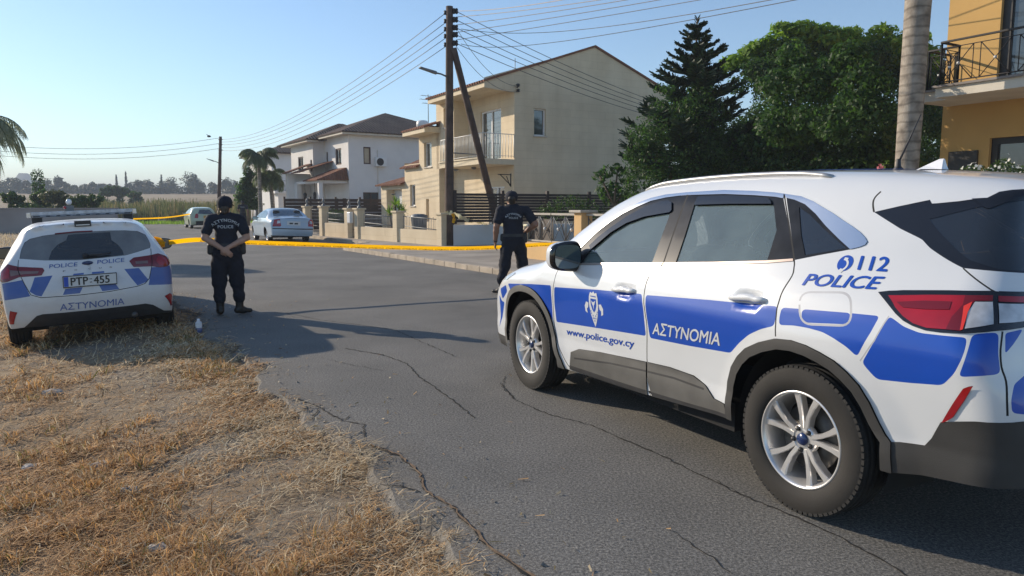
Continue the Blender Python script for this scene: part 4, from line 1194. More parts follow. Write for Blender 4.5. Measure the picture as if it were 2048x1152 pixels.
def front_wall():
    L = FRONT; zb = .05
    S = lambda px: L.sz(px, 440)[0]
    zt = lambda px, py: L.sz(px, py)[1]
    m = MB()
    za, zc = zt(650, 445.2), zt(880, 472.6)
    lbox(m, L, S(642), S(700), -.10, .10, zb, za); lbox(m, L, S(718), S(886), -.10, .10, zb, zt(720, 453)); 
    w = m.build('garden_wall', [MT['cream']], None, .012); props(w, 'low cream garden wall in front of the cream house, left of the pole', 'wall')
    tops = [(615, 412), (648, 412), (699, 416), (719, 416), (797, 421.5), (886, 425.5)]
    for i, (px, py) in enumerate(tops):
        q = S(px); z = zt(px, py); m = MB()
        lbox(m, L, q - .17, q + .17, -.17, .17, zb, z - .07); lbox(m, L, q - .22, q + .22, -.22, .22, z - .07, z)
        lab = ['cream gate pillar with a finial, just right of the silver car','cream pillar with a finial between the wide gate and the hedge','cream pillar with a finial, left post of the narrow gate','cream pillar with a finial, right post of the narrow gate','plain cream pillar in front of the yucca and garage','plain cream pillar hidden behind the wooden pole'][i]
        r = props(empty('wall_pillar', L.pt(q, zb)), lab, 'pillar', 'cream pillars of the garden wall')
        o = m.build('shaft', [MT['cream']], r, .01); 
        for v in o.data.vertices: v.co -= r.location
        if i < 4:
            f = MB(); f.lathe([(.09, 0), (.09, .05), (.035, .09), (.06, .17), (.075, .24), (.03, .33), (.012, .40), (.001, .46)], L.pt(q, z) - r.location, 'z', 0, 12); f.build('finial', [MT['metal_grey']], r)
    def bars(name, px0, px1, pt0, pt1, pb0, pb1, lab, mat, step=.115, cat='fence', arch=False):
        q0, q1 = S(px0), S(px1); r = props(empty(name, L.pt(q0, zb)), lab, cat); m = MB()
        z1a, z1b, z0a, z0b = zt(px0, pt0), zt(px1, pt1), zt(px0, pb0), zt(px1, pb1); o = r.location
        for k in (0., .32, 1.):
            m = MB(); m.tube([L.pt(q0, z0a + (z1a - z0a) * k + .03) - o, L.pt(q1, z0b + (z1b - z0b) * k + .03) - o], .016, 0, 5); m.build('rail', [MT[mat]], r)
        m = MB(); n = max(2, int((q1 - q0) / step))
        for i in range(n + 1):
            t = i / n; q = q0 + (q1 - q0) * t; a = z0a + (z0b - z0a) * t; b = z1a + (z1b - z1a) * t
            m.tube([L.pt(q, a) - o, L.pt(q, b + (.10 if i % 2 else .03)) - o], .009, 0, 5)
        m.build('bars', [MT[mat]], r)
        return r
    bars('wall_fence', 655, 692, 427, 430, 445, 448, 'grey bar fence on the cream wall, in front of the hedge', 'metal_grey')
    bars('wall_fence', 728, 788, 430, 436, 454, 461, 'grey bar fence on the cream wall, left of the yucca', 'metal_grey')
    bars('wall_fence', 807, 880, 434, 441, 462, 472, 'grey bar fence on the cream wall, between the yucca and the wooden pole', 'metal_grey')
    bars('garden_gate', 622, 641, 420, 422, 466, 468, 'wide dark driveway gate of bars right of the silver car', 'metal_black', .10, 'gate')
    bars('garden_gate', 705, 713, 428, 429, 475, 476, 'narrow dark garden gate between two cream pillars', 'metal_black', .09, 'gate')
    q = S(711.5); m = MB(); lbox(m, L, q - .16, q + .16, .18, .34, zt(711, 446), zt(711, 424)); o = m.build('letterbox', [MT['pvc_white']], None, .03); props(o, 'white letterbox fixed beside the narrow garden gate', 'letterbox')
    bn = gnd(868, 475, .11); r = props(empty('waste_bin', (-3.9, 30.6, .1)), 'dark grey bin standing behind the bar fence by the pole', 'bin'); m = MB()
    m.lathe([(.26, 0), (.34, .85), (.36, .9), (.36, .95)], (0, 0, 0), 'z', 0, 16); m.build('tub', [MT['metal_grey']], r); m = MB(); m.lathe([(.37, .95), (.36, 1.0), (.2, 1.06), (.001, 1.07)], (0, 0, 0), 'z', 0, 16); m.build('lid', [MT['metal_grey']], r)
front_wall()
def slat_fence(name, A, B, z0, z1, n, lab, posts=4, mat='brown_slat'):
    L = Line(A, B); r = props(empty(name, L.pt(0, z0)), lab, 'fence'); o = r.location; m = MB(); h = (z1 - z0) / n
    for i in range(n):
        V = [L.pt(q, z0 + h * (i + k), of) - o for k in (.06, .93) for q, of in ((0, -.012), (L.L, -.012), (L.L, .012), (0, .012))]
        m.add(V, [(0,3,2,1),(4,5,6,7),(0,1,5,4),(1,2,6,5),(2,3,7,6),(3,0,4,7)])
    m.build('slat_panel', [MT[mat]], r)
    for k in range(posts + 1):
        q = L.L * k / posts; m = MB(); V = [L.pt(q + s_, z, of) - o for z in (z0 - .05, z1 + .10) for s_, of in ((-.05, -.06), (.05, -.06), (.05, .06), (-.05, .06))]
        m.add(V, [(0,3,2,1),(4,5,6,7),(0,1,5,4),(1,2,6,5),(2,3,7,6),(3,0,4,7)]); m.build('post', [MT[mat]], r)
    return r
_p = gnd(905, 491, .11)
BND = Line((_p.x, _p.y), (_p.x + .885 * 12, _p.y + .466 * 12))
slat_fence('slat_fence', BND.pt(.1, 0), BND.pt(7.6, 0), BND.sz(915, 445)[1], BND.sz(915, 386)[1], 10, 'dark brown slatted fence on the white wall behind the officer in front of the gable', 4)
m = MB(); lbox(m, BND, 0, 8, -.10, .10, .0, BND.sz(915, 450)[1]); props(m.build('boundary_wall', [MT['white_wall']], None, .01), 'low white boundary wall under the brown slatted fence by the pole', 'wall')
slat_fence('slat_fence', CREAM(-6.2, 14.9, 0), CREAM(-.4, 14.9, 0), .15, 1.92, 9, 'dark brown slatted fence in front of the white house', 4)
def yellow_fence():
    A = gnd(1046, 514.5, .11); B = A + Vector((.5, -.866, 0)) * 14
    L = Line(A, B); zt = lambda px, py: L.sz(px, py)[1]; S = lambda px: L.sz(px, 460)[0]
    m = MB(); lbox(m, L, -.1, 14, -.10, .12, .05, zt(1060, 483)); props(m.build('garden_wall', [MT['peach_wall']], None, .01), 'low peach garden wall behind the officer and the police SUV', 'wall')
    z0, z1 = zt(1060, 483) + .0, zt(1060, 425.5)
    pil = [S(1167), S(1167) + 3.2, S(1167) + 6.4]
    labs = ['peach gate pillar with a flat cap standing right of the officer', 'peach pillar of the garden wall hidden by the police SUV']
    for i, q in enumerate(pil[:2]):
        r = props(empty('wall_pillar', L.pt(q, .05)), labs[i], 'pillar'); m = MB(); o = r.location
        V0 = MB(); lbox(V0, L, q - .15, q + .15, -.15, .17, .05, z1 + .02); V0.V = [tuple(Vector(v) - o) for v in V0.V]; V0.build('shaft', [MT['peach_wall']], r, .01)
        V0 = MB(); lbox(V0, L, q - .24, q + .24, -.24, .26, z1 + .02, z1 + .08); V0.V = [tuple(Vector(v) - o) for v in V0.V]; V0.build('cap', [MT['rail_beige']], r, .01)
    def panel(q0, q1, solid, lab):
        r = props(empty('metal_fence', L.pt(q0, z0)), lab, 'fence'); o = r.location
        def V(m): m.V = [tuple(Vector(v) - o) for v in m.V]; return m
        m = MB(); lbox(m, L, q0, q1, -.05, .05, z1 - .05, z1); V(m).build('rail', [MT['rail_beige']], r); m = MB(); lbox(m, L, q0, q1, -.02, .02, z0 + .02, z0 + .06); V(m).build('rail', [MT['rail_beige']], r)
        m = MB(); dots = MB(); n = max(1, round((q1 - q0) / .55)); w = (q1 - q0) / n
        for i in range(n):
            a, b = q0 + i * w + .05 * w, q0 + (i + 1) * w - .05 * w; zc = (z0 + z1) / 2 - .02; h = (z1 - z0) * .45
            for q in (a, b): m.tube([L.pt(q, z0), L.pt(q, z1 - .05)], .013, 0, 5)
            c = (a + b) / 2
            m.tube([L.pt(a, z0 + .05), L.pt(c, zc), L.pt(a, z1 - .1)], .010, 0, 5); m.tube([L.pt(b, z0 + .05), L.pt(c, zc), L.pt(b, z1 - .1)], .010, 0, 5)
            Vv, F = superell(tuple(L.pt(c, zc, .03)), (.035, .035, .045), 1, 1, 6, 8); dots.add(Vv, F, 0, True)
        V(m).build('bars', [MT['metal_grey']], r); V(dots).build('rosettes', [MT['metal_white']], r)
        if solid:
            m = MB(); lbox(m, L, q0 + .02, q1 - .02, -.045, -.03, z0 + .06, z1 - .16); V(m).build('backing_panel', [MT['gate_brown']], r)
    q1 = S(1104)
    panel(S(1056), q1, True, 'metal fence with brown backing panels between the officer and the peach pillar')
    panel(q1 + .04, pil[0] - .17, False, 'open metal fence of crossed bars just left of the peach pillar')
    panel(pil[0] + .17, pil[1] - .17, False, 'metal fence of crossed bars right of the peach pillar, behind the SUV')
    m = MB(); lbox(m, L, S(1049), S(1057), -.12, .14, .05, zt(1052, 452)); props(m.build('wall_pier', [MT['cream']], None, .01), 'short cream pier at the left end of the metal fence', 'pillar')
    return L, pil[1], z1
YF = yellow_fence()
_a = at(-70, 440, 41); _b = at(235, 440, 41)
L_ = Line((_a.x, _a.y), (_b.x, _b.y)); m = MB(); lbox(m, L_, 0, L_.L, -.1, .1, -.2, at(0, 418, 41).z); lbox(m, L_, -.05, L_.L + .05, -.15, .15, at(0, 418, 41).z, at(0, 418, 41).z + .06)
props(m.build('field_wall', [MT['grey_wall']], None, .015), 'plain grey wall behind the hatchback police car', 'wall')
# distant hill
def hill():
    xs = np.linspace(-1000, -330, 60); V = []
    for i, x in enumerate(xs):
        px = 1024 + x / 900 * 1450
        h = 39 * math.exp(-((px - 25) / 34) ** 2) + 27 * math.exp(-((px + 90) / 80) ** 2) + 21 * math.exp(-((px + 260) / 120) ** 2) + 2 * math.sin(i * 1.7)
        V += [(x, 900, -5), (x, 930, max(0, h) + 3), (x, 990, -5)]
    F = []
    for i in range(len(xs) - 1):
        for k in range(2): F.append((3 * i + k, 3 * i + 3 + k, 3 * i + 4 + k, 3 * i + 1 + k))
    props(from_arrays('hill', V, F, M('hill_scrub', (.09, .10, .06), .95, var=.4, scale=.02), smooth=True), 'low hill on the horizon', kind='structure')
hill()

# ------------------------------------------------------------------ plants
def leaf_mat(name, dark, light, trans=.35, rough=.55):
    m = bpy.data.materials.new(name); m.use_nodes = True
    nt = m.node_tree; N = nt.nodes; L = nt.links; b = N['Principled BSDF']; b.inputs['Roughness'].default_value = rough; b.inputs['Specular IOR Level'].default_value = .35
    g = N.new('ShaderNodeNewGeometry'); cr = N.new('ShaderNodeValToRGB')
    cr.color_ramp.elements[0].color = (*dark, 1); cr.color_ramp.elements[1].color = (*light, 1)
    L.new(g.outputs['Random Per Island'], cr.inputs['Fac']); L.new(cr.outputs['Color'], b.inputs['Base Color'])
    t = N.new('ShaderNodeBsdfTranslucent'); hs = N.new('ShaderNodeHueSaturation'); hs.inputs['Value'].default_value = 1.5; hs.inputs['Saturation'].default_value = 1.1
    L.new(cr.outputs['Color'], hs.inputs['Color']); L.new(hs.outputs['Color'], t.inputs[0])
    mx = N.new('ShaderNodeMixShader'); mx.inputs[0].default_value = trans; L.new(b.outputs[0], mx.inputs[1]); L.new(t.outputs[0], mx.inputs[2]); L.new(mx.outputs[0], N['Material Output'].inputs['Surface'])
    return m
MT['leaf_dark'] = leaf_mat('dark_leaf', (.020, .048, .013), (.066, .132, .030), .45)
MT['leaf_mid'] = leaf_mat('mid_leaf', (.025, .055, .014), (.075, .13, .030))
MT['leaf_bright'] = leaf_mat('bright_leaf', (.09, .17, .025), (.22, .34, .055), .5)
MT['leaf_olive'] = leaf_mat('olive_leaf', (.06, .075, .03), (.15, .16, .07))
MT['needle'] = leaf_mat('needle', (.012, .030, .014), (.035, .065, .028), .15)
MT['palm_leaf'] = leaf_mat('palm_leaf', (.030, .055, .016), (.085, .12, .035), .3)
MT['palm_mid'] = leaf_mat('mid_palm_leaf', (.06, .085, .035), (.15, .19, .08), .45)
MT['palm_pale'] = leaf_mat('pale_palm_leaf', (.20, .23, .15), (.40, .43, .31), .6)  # backlight and haze painted into a paler frond colour
MT['dry_leaf'] = leaf_mat('dry_leaf', (.20, .15, .07), (.36, .28, .14), .3)
MT['reed'] = leaf_mat('reed_leaf', (.055, .075, .022), (.17, .18, .075), .3)
MT['treeline'] = leaf_mat('far_tree', (.020, .034, .014), (.045, .065, .026), .15)
MT['bark'] = M('bark', (.13, .095, .065), .9, var=.4, scale=7, bump=.5, bscale=30)
MT['petal_white'] = leaf_mat('white_petal', (.65, .64, .58), (.8, .8, .75), .3)
MT['petal_pink'] = leaf_mat('pink_petal', (.55, .18, .20), (.7, .30, .32), .3)
def leaf_quads(P, Nn, size, ratio=.5, rng=RNG, droop=.0, jit=.6):
    """diamond leaves at P facing roughly Nn"""
    n = len(P); Nn = Nn + rng.normal(0, jit, (n, 3)); Nn /= np.linalg.norm(Nn, axis=1)[:, None] + 1e-9
    r = rng.normal(0, 1, (n, 3)); r[:, 2] -= droop
    a = r - Nn * (r * Nn).sum(1)[:, None]; a /= np.linalg.norm(a, axis=1)[:, None] + 1e-9
    b = np.cross(Nn, a); s = size * rng.uniform(.6, 1.3, n)[:, None]
    return np.stack([P - a * s * .5, P + b * s * ratio * .5 + Nn * s * .06, P + a * s * .5, P - b * s * ratio * .5 + Nn * s * .06], 1)
def clump_points(clumps, per, rng=RNG, shell=.55):
    """clumps: (centre, radii); points spread through each clump, denser towards its skin"""
    Ps, Ns = [], []
    for c, r in clumps:
        n = per if np.isscalar(per) else int(per[0] * (r[0] * r[1] + r[1] * r[2] + r[0] * r[2]) / 3)
        d = rng.normal(0, 1, (n, 3)); d /= np.linalg.norm(d, axis=1)[:, None]
        q = shell + (1 - shell) * rng.uniform(0, 1, n) ** .6
        q = q * (1 + .18 * np.sin(d[:, 0] * 5 + c[0] * 3) * np.sin(d[:, 1] * 4 + c[1]) + .12 * np.sin(d[:, 2] * 9 + c[2] * 5))
        Ps.append(np.array(c) + d * np.array(r) * q[:, None]); Ns.append(d * .8 + np.array([0, 0, .35]))
    return np.concatenate(Ps), np.concatenate(Ns)
def crown_clumps(c, R, k, rr, rng=RNG, flat=.0):
    """k sub-clumps scattered through an ellipsoid"""
    out = []
    for i in range(k):
        d = rng.normal(0, 1, 3); d /= np.linalg.norm(d)
        if d[2] < -.35: d[2] *= -.6
        q = rng.uniform(.35, .95)
        s = rr * rng.uniform(.65, 1.25)
        out.append((np.array(c) + d * np.array(R) * q, (s, s, s * .8)))
    return out
def tree(name, base, clumps, per, size, mat, lab, cat='tree', trunk=None, ratio=.5, group=None, part='crown', extra=None, shell=.55):
    r = props(empty(name, base), lab, cat, group); o = np.array(base)
    P, Nn = clump_points(clumps, per, shell=shell)
    quads_mesh(part, leaf_quads(P, Nn, size, ratio) - o, MT[mat], r)
    if extra is not None:
        for (cl, pr, sz, mt, pn, rt) in extra:
            P, Nn = clump_points(cl, pr); quads_mesh(pn, leaf_quads(P, Nn, sz, rt) - o, MT[mt], r)
    if trunk:
        m = MB()
        for path, rad_ in trunk: m.tube([Vector(p) - Vector(base) for p in path], rad_, 0, 8)
        m.build('trunk', [MT['bark']], r)
    return r
def V3(px, py, D): return np.array(at(px, py, D))
def gz(x, y): return float(ground_z(np.array(x), np.array(y)))
def limbs(base, targets, r0=.12, seed=1):
    R = random.Random(seed); out = []; b = Vector(base)
    fork = b + Vector((R.uniform(-.1, .1), R.uniform(-.1, .1), 0)) ; top = sum((Vector(t) for t in targets), Vector()) / len(targets)
    f1 = b.lerp(top, .35); f1.x = b.x + (top.x - b.x) * .2; f1.y = b.y + (top.y - b.y) * .2
    out.append(([b, b.lerp(f1, .5) + Vector((R.uniform(-.06, .06), 0, 0)), f1], [r0, r0 * .9, r0 * .75]))
    for t in targets:
        t = Vector(t); mid = f1.lerp(t, .5) + Vector((R.uniform(-.2, .2), R.uniform(-.2, .2), .15))
        out.append(([f1, mid, t], [r0 * .6, r0 * .4, r0 * .12]))
    return out
def big_tree():
    # broad dark tree with glossy crown, behind it an umbrella-leaved top, sunlight painted into brighter leaves
    D = 23.5
    cl = []
    for px, py, d, r in [(1545,160,23,.8),(1575,125,23.5,.9),(1545,240,22.5,.9),(1490,310,22.5,.9),(1600,190,23.5,1.1),(1580,290,22.5,1.0),(1660,150,24,1.0),(1680,240,23,1.1),(1640,330,22.5,.9),(1740,170,24,1.0),(1760,270,23,1.1),(1720,350,22.5,.9),(1820,160,24.5,1.0),(1850,250,24,1.0),(1830,340,23.5,.95),(1560,370,22.5,.8),(1870,190,25,.8),(1480,375,22.5,.8),(1890,320,24.5,.8)]:
        c = V3(px, py, d); cl += [(c, (r, r, r * .85))] + [(c + RNG.normal(0, .55, 3) * r, (r * .5, r * .5, r * .4)) for _ in range(4)]
    for px, py, d, r in [(1515,300,18.6,.45),(1550,250,18.2,.55),(1600,270,17.8,.65),(1660,250,17.6,.6),(1720,280,17.2,.6),(1760,310,17.0,.5),(1560,330,18,.6),(1640,335,17.6,.6),(1700,345,17.2,.6),(1510,350,18.4,.45),(1770,240,17.4,.45),(1690,215,17.8,.4),(1580,400,18,.7),(1680,410,17.4,.7),(1500,420,18.6,.7),(1760,400,17,.6),(1480,370,22,.9),(1540,420,22.5,1.),(1640,420,23,1.),(1740,420,23,1.),(1830,420,23.5,1.),(1880,400,24.5,1.),(1400,430,21.8,.8),(1330,430,21.8,.7),(1460,430,21.8,.8),(1620,360,23.5,1.1),(1700,350,24,1.1),(1800,350,24,1.1),(1880,260,25.5,1.1)]:
        c = V3(px, py, d); cl += [(c, (r, r, r * .85))] + [(c + RNG.normal(0, .55, 3) * r, (r * .55, r * .55, r * .42)) for _ in range(3)]
    for x, y, z, r in [(5.3,17.2,3.0,.6),(5.0,17.5,3.9,.6),(5.8,16.9,4.1,.6),(5.6,17.3,4.7,.45),(6.3,16.6,3.3,.55),(6.4,16.4,4.3,.45),(6.6,15.0,3.2,.5),(6.9,14.6,3.9,.5),(7.1,14.4,3.3,.4),(6.7,15.4,4.3,.4),(5.6,16.9,3.3,.6),(6.0,16.4,3.3,.55),(6.4,15.7,3.3,.5),(5.6,16.9,4.1,.6),(6.0,16.4,4.1,.55),(6.4,15.7,4.0,.5),(6.1,16.3,4.75,.36),(6.8,15.0,4.5,.4),(7.0,14.6,3.5,.35),(5.0,17.4,4.9,.5),(4.6,17.8,4.3,.6)]:  # crown clumps added to shade the lower wall of the yellow house
        if 1024 + x / y * 1450 - 1.3 * r * 1450 / y < 1476: continue
        c = np.array([x, y, z]); cl += [(c, (r, r, r * .8))] + [(c + RNG.normal(0, .5, 3) * r, (r * .5, r * .5, r * .4)) for _ in range(2)]
    for px, py, d, r in [(1580,118,24.2,.6),(1620,112,24.4,.6),(1665,118,24.4,.6),(1705,130,24.4,.7),(1745,122,24.4,.65),(1785,115,24.6,.65),(1825,125,25,.7),(1865,150,25.5,.7),(1885,185,25.5,.7),(1515,140,23.2,.5),(1880,235,25.5,.8)]:
        c = V3(px, py, d); cl += [(c, (r, r, r * .8))] + [(c + RNG.normal(0, .5, 3) * r, (r * .5, r * .5, r * .4)) for _ in range(3)]
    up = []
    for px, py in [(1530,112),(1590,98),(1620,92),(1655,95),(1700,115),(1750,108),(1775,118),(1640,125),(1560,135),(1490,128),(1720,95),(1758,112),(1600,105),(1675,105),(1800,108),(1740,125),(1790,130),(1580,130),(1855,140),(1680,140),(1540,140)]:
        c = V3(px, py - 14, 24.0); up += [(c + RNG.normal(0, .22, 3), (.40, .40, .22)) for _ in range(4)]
    b = at(1640, 440, 23.5); base = (b.x, b.y, .0)
    tr = limbs(base, [V3(1560, 250, 23.5), V3(1650, 220, 23.5), V3(1760, 240, 23.8), V3(1840, 260, 24)], .16, 3)
    tree('broadleaf_tree', base, cl, (2300,), .115, 'leaf_dark', 'broad dark green tree rising behind the police SUV, between the pine and the palm trunk', 'tree', tr, .55, extra=[(up, (1500,), .24, 'leaf_bright', 'sun_painted_leaves', .42)])
    # pale bare twigs seen in the shade
    m = MB(); R = random.Random(5)
    p0 = at(1618, 345, 21.4)
    def br(p, d, L, r, k):
        q = p + d * L; m.tube([p, p.lerp(q, .5) + Vector((R.uniform(-.05, .05), 0, R.uniform(-.03, .05))), q], [r, r * .8, r * .6], 0, 5)
        if k:
            for s_ in (-1, 1): br(q, (d + Vector((s_ * R.uniform(.3, .7), 0, R.uniform(.0, .4)))).normalized(), L * R.uniform(.55, .8), r * .6, k - 1)
    br(p0, Vector((.12, 0, 1)).normalized(), .75, .022, 4)
    o = m.build('twiggy_shrub', [M('pale_twig', (.16, .13, .10), .9)], None, fix=False); props(o, 'thin bare twigs in front of the broad dark tree', 'shrub')
    # left bush
    cl = []
    for px, py, r in [(1330,260,.75),(1400,240,.8),(1300,320,.7),(1380,320,.9),(1450,290,.8),(1290,375,.7),(1360,380,.8),(1440,370,.85),(1490,330,.6),(1330,220,.4),(1275,300,.35)]:
        c = V3(px, py, 19.4); cl += [(c, (r, r, r * .85))] + [(c + RNG.normal(0, .55, 3) * r, (r * .5, r * .5, r * .4)) for _ in range(4)]
    b = at(1370, 440, 19.4)
    tree('rounded_bush', (b.x, b.y, 0), cl, (2600,), .085, 'leaf_dark', 'dense rounded dark bush left of the broad tree, under the pine', 'bush', limbs((b.x, b.y, 0), [V3(1330, 300, 19.4), V3(1420, 300, 19.4)], .09, 4), .5)
    # bright low shrub just over the roof line
    cl = [(V3(px, py, 19.5), (.32, .32, .26)) for px, py in [(1420,345),(1450,338),(1485,348),(1440,360),(1500,340),(1465,372),(1410,372)]]
    b = at(1450, 440, 19.5); tree('low_shrub', (b.x, b.y, 0), cl, (1500,), .10, 'leaf_bright', 'low light green shrub peeping over the SUV roof', 'shrub', limbs((b.x, b.y, 0), [V3(1440, 360, 19.5)], .04, 5), .5)
big_tree()
def norfolk_pine():
    D = 20.6; b = at(1382, 440, D); base = Vector((b.x, b.y, 0)); top = at(1386, 38, D); r = props(empty('pine_tree', base), 'tall tiered pine with a pointed top standing above the rounded bush', 'tree')
    m = MB(); m.tube([Vector((0, 0, 0)), Vector((0, 0, top.z * .5)), Vector((.02, 0, top.z))], [.14, .09, .012], 0, 8); m.build('trunk', [MT['bark']], r)
    Q = []; rng = np.random.default_rng(3); bm = MB()
    z = top.z - .25; k = 0
    while z > 2.2:
        h = top.z - z; L = min(2.1, .17 + h * .42 + .03 * k); n = 6 + (k > 2)
        for i in range(n):
            a = 2 * PI * (i + .37 * k) / n + rng.uniform(-.15, .15); l = L * rng.uniform(.80, 1.12); zj = rng.uniform(-.035, .035)
            d = np.array([math.cos(a), math.sin(a), 0.]); P = []
            for s in np.linspace(.05, 1, 7): P.append(np.array([.01, 0, z + zj]) + d * l * s + np.array([0, 0, .30 * l * s ** 2 + .08 * l * s]))
            bm.tube([Vector(p) for p in P], [.02 * (1 - .8 * t) for t in np.linspace(0, 1, 7)], 0, 4, False)
            side = np.array([-d[1], d[0], 0])
            ns = int(36 + 105 * l)
            for t in rng.uniform(.12, 1, ns):
                i0 = min(5, int(t * 6.99) if t < 1 else 5); p = P[i0] + (P[i0 + 1] - P[i0]) * (t * 6 - i0 if t * 6 - i0 < 1 else 1)
                sd = rng.choice([-1, 1]); ll = l * .30 * (1.15 - .75 * t) * rng.uniform(.6, 1.1) + .07
                dr = d * rng.uniform(.3, .8) + side * sd * rng.uniform(.5, 1.) + np.array([0, 0, rng.uniform(.05, .6)]); dr /= np.linalg.norm(dr)
                w = np.cross(dr, rng.normal(0, 1, 3)); w /= np.linalg.norm(w); w *= .020 + .016 * rng.uniform()
                Q.append([p - w, p + w, p + dr * ll + w * .5, p + dr * ll - w * .5])
        z -= .27 + .035 * k * .6; k += 1
    for t in range(14):
        a = rng.uniform(0, 2 * PI); p = np.array([.02, 0, top.z - rng.uniform(0, .3)]); dr = np.array([math.cos(a) * .5, math.sin(a) * .5, .8]); w = np.array([.02, 0, 0]); Q.append([p - w, p + w, p + dr * .16 + w * .4, p + dr * .16 - w * .4])
    bm.build('branches', [MT['bark']], r, fix=False); quads_mesh('needles', np.array(Q), MT['needle'], r)
norfolk_pine()
def palm(name, base, h, nfr, L, lab, seed, trunk_r=.14, group=None, lean=(0, 0), leaf='palm_leaf', nl=46, droop=1.0, sector=None, cat='palm tree', wid=.03, rr=None):
    rng = np.random.default_rng(seed); r = props(empty(name, base), lab, cat, group); top = np.array([lean[0], lean[1], h])
    m = MB(); n = 14; V = []
    P = [Vector((lean[0] * (t ** 1.6), lean[1] * (t ** 1.6), h * t)) for t in np.linspace(0, 1, n)]
    rad_ = rr or [trunk_r * (1.18 - .35 * t) for t in np.linspace(0, 1, n)]
    m.tube(P, rad_, 0, 14); m.build('trunk', [MT['palm_trunk']], r)
    Q = []; st = MB()
    for i in range(nfr):
        a = (2 * PI * i * .618 * 1.0) + rng.uniform(-.2, .2); e = rng.uniform(-.25, 1.25)
        if sector is not None: a = rng.uniform(*sector)
        l = L * rng.uniform(.8, 1.1); d = np.array([math.cos(a), math.sin(a), 0]); pts = []; p = top.copy(); ang = e
        for k in range(13):
            pts.append(p.copy()); ang -= droop * (.10 + .10 * k / 12); p = p + (d * math.cos(ang) + np.array([0, 0, math.sin(ang)])) * l / 12
        pts = np.array(pts); st.tube([Vector(q) for q in pts], [.028 * (1 - .85 * t) for t in np.linspace(0, 1, 13)], 0, 4, False)
        side = np.array([-d[1], d[0], 0])
        for t in np.linspace(.10, .995, nl):
            i0 = min(11, int(t * 12)); p = pts[i0] + (pts[i0 + 1] - pts[i0]) * (t * 12 - i0); tg = pts[i0 + 1] - pts[i0]; tg /= np.linalg.norm(tg)
            ll = l * .34 * math.sin(PI * min(1, .18 + .80 * t)) + .03
            for sd in (-1, 1):
                dr = side * sd * .8 + tg * .55 + np.array([0, 0, -.25 - rng.uniform(0, .5)]); dr /= np.linalg.norm(dr)
                w = tg * wid * .5; mid = p + dr * ll * .55; end = p + dr * ll + np.array([0, 0, -ll * .35])
                Q.append([p - w, p + w, mid + w * 1.1, mid - w * 1.1]); Q.append([mid - w * 1.1, mid + w * 1.1, end + w * .1, end - w * .1])
    st.build('frond_stems', [MT['palm_leaf']], r, fix=False); quads_mesh('fronds', np.array(Q), MT[leaf], r)
    return r
def ringed_trunk():
    m = M('palm_trunk', (.25, .21, .17), .9, var=.3, scale=5, bump=.4, bscale=40, col2=(.40, .35, .29))
    nt = m.node_tree; N = nt.nodes; L = nt.links; b = bsdf(m); tc = N.new('ShaderNodeTexCoord'); w = N.new('ShaderNodeTexWave'); w.bands_direction = 'Z'; w.inputs['Scale'].default_value = 1.9; w.inputs['Distortion'].default_value = 3.5; w.inputs['Detail'].default_value = 3; w.inputs['Detail Scale'].default_value = 1.2
    L.new(tc.outputs['Object'], w.inputs['Vector']); cr = N.new('ShaderNodeValToRGB'); cr.color_ramp.elements[0].color = (.30, .28, .26, 1); cr.color_ramp.elements[0].position = .02; cr.color_ramp.elements[1].color = (1, 1, 1, 1); cr.color_ramp.elements[1].position = .25
    L.new(w.outputs['Fac'], cr.inputs['Fac']); mx = N.new('ShaderNodeMixRGB'); mx.blend_type = 'MULTIPLY'; mx.inputs['Fac'].default_value = .5
    src = b.inputs['Base Color'].links[0].from_socket; L.new(src, mx.inputs['Color1']); L.new(cr.outputs['Color'], mx.inputs['Color2'])
    for l in list(b.inputs['Base Color'].links): L.remove(l)
    L.new(mx.outputs[0], b.inputs['Base Color']); return m
MT['palm_trunk'] = ringed_trunk()
_b = at(1806, 440, 13.4)
palm('palm_tree', (_b.x, _b.y, 0), 9.5, 16, 3.0, 'thick ringed grey palm trunk between the broad tree and the yellow house', 21, .215, lean=(.10, 0), rr=[.20, .205, .21, .20, .205, .215, .21, .22, .21, .20, .19, .19, .18, .17])
_b = at(522, 440, 50); palm('palm_tree', (_b.x, _b.y, 0), 4.85, 17, 1.75, 'slim feathery palm with a tall trunk beside the pale house', 5, .13, droop=1.25, wid=.05, leaf='palm_mid')
_b = at(548, 440, 51); palm('palm_tree', (_b.x, _b.y, 0), 3.6, 16, 1.7, 'shorter feathery palm right of the slim one', 8, .14, droop=1.3, lean=(-.2, 0), wid=.05, leaf='palm_mid')
_b = at(-62, 440, 21); palm('palm_tree', (_b.x, _b.y, -.2), 3.75, 30, 2.05, 'palm at the left edge showing only drooping fronds', 13, .16, droop=1.3, wid=.032, leaf='palm_pale')
# conical tree, hedge, yucca, shrubs by the houses
_b = at(497, 440, 52); cl = [(V3(497 + RNG.uniform(-1, 1) * w, y, 52), (.30 + w * .012, .30 + w * .012, .35)) for y, w in [(345,2),(352,5),(362,9),(372,13),(384,17),(396,19),(408,18),(366,4),(390,6),(402,8),(380,10),(410,12),(395,15),(372,8)] for _ in range(3)]
tree('conical_tree', (_b.x, _b.y, 0), cl, (900,), .20, 'leaf_dark', 'dark pointed tree in front of the slim palms, left of the silver car', 'tree', [([(_b.x, _b.y, 0), (_b.x, _b.y, 2.6)], [.12, .05])], .5)
_b = at(672, 440, 37.5); cl = [(V3(px, py, 37.6), (.5, .35, .28)) for px in (655, 664, 673, 682, 690) for py in (430, 438)]
tree('hedge', (_b.x, _b.y, 0), cl, (1500,), .09, 'leaf_mid', 'clipped green hedge behind the bar fence of the cream wall', 'hedge', None, .5, part='foliage')
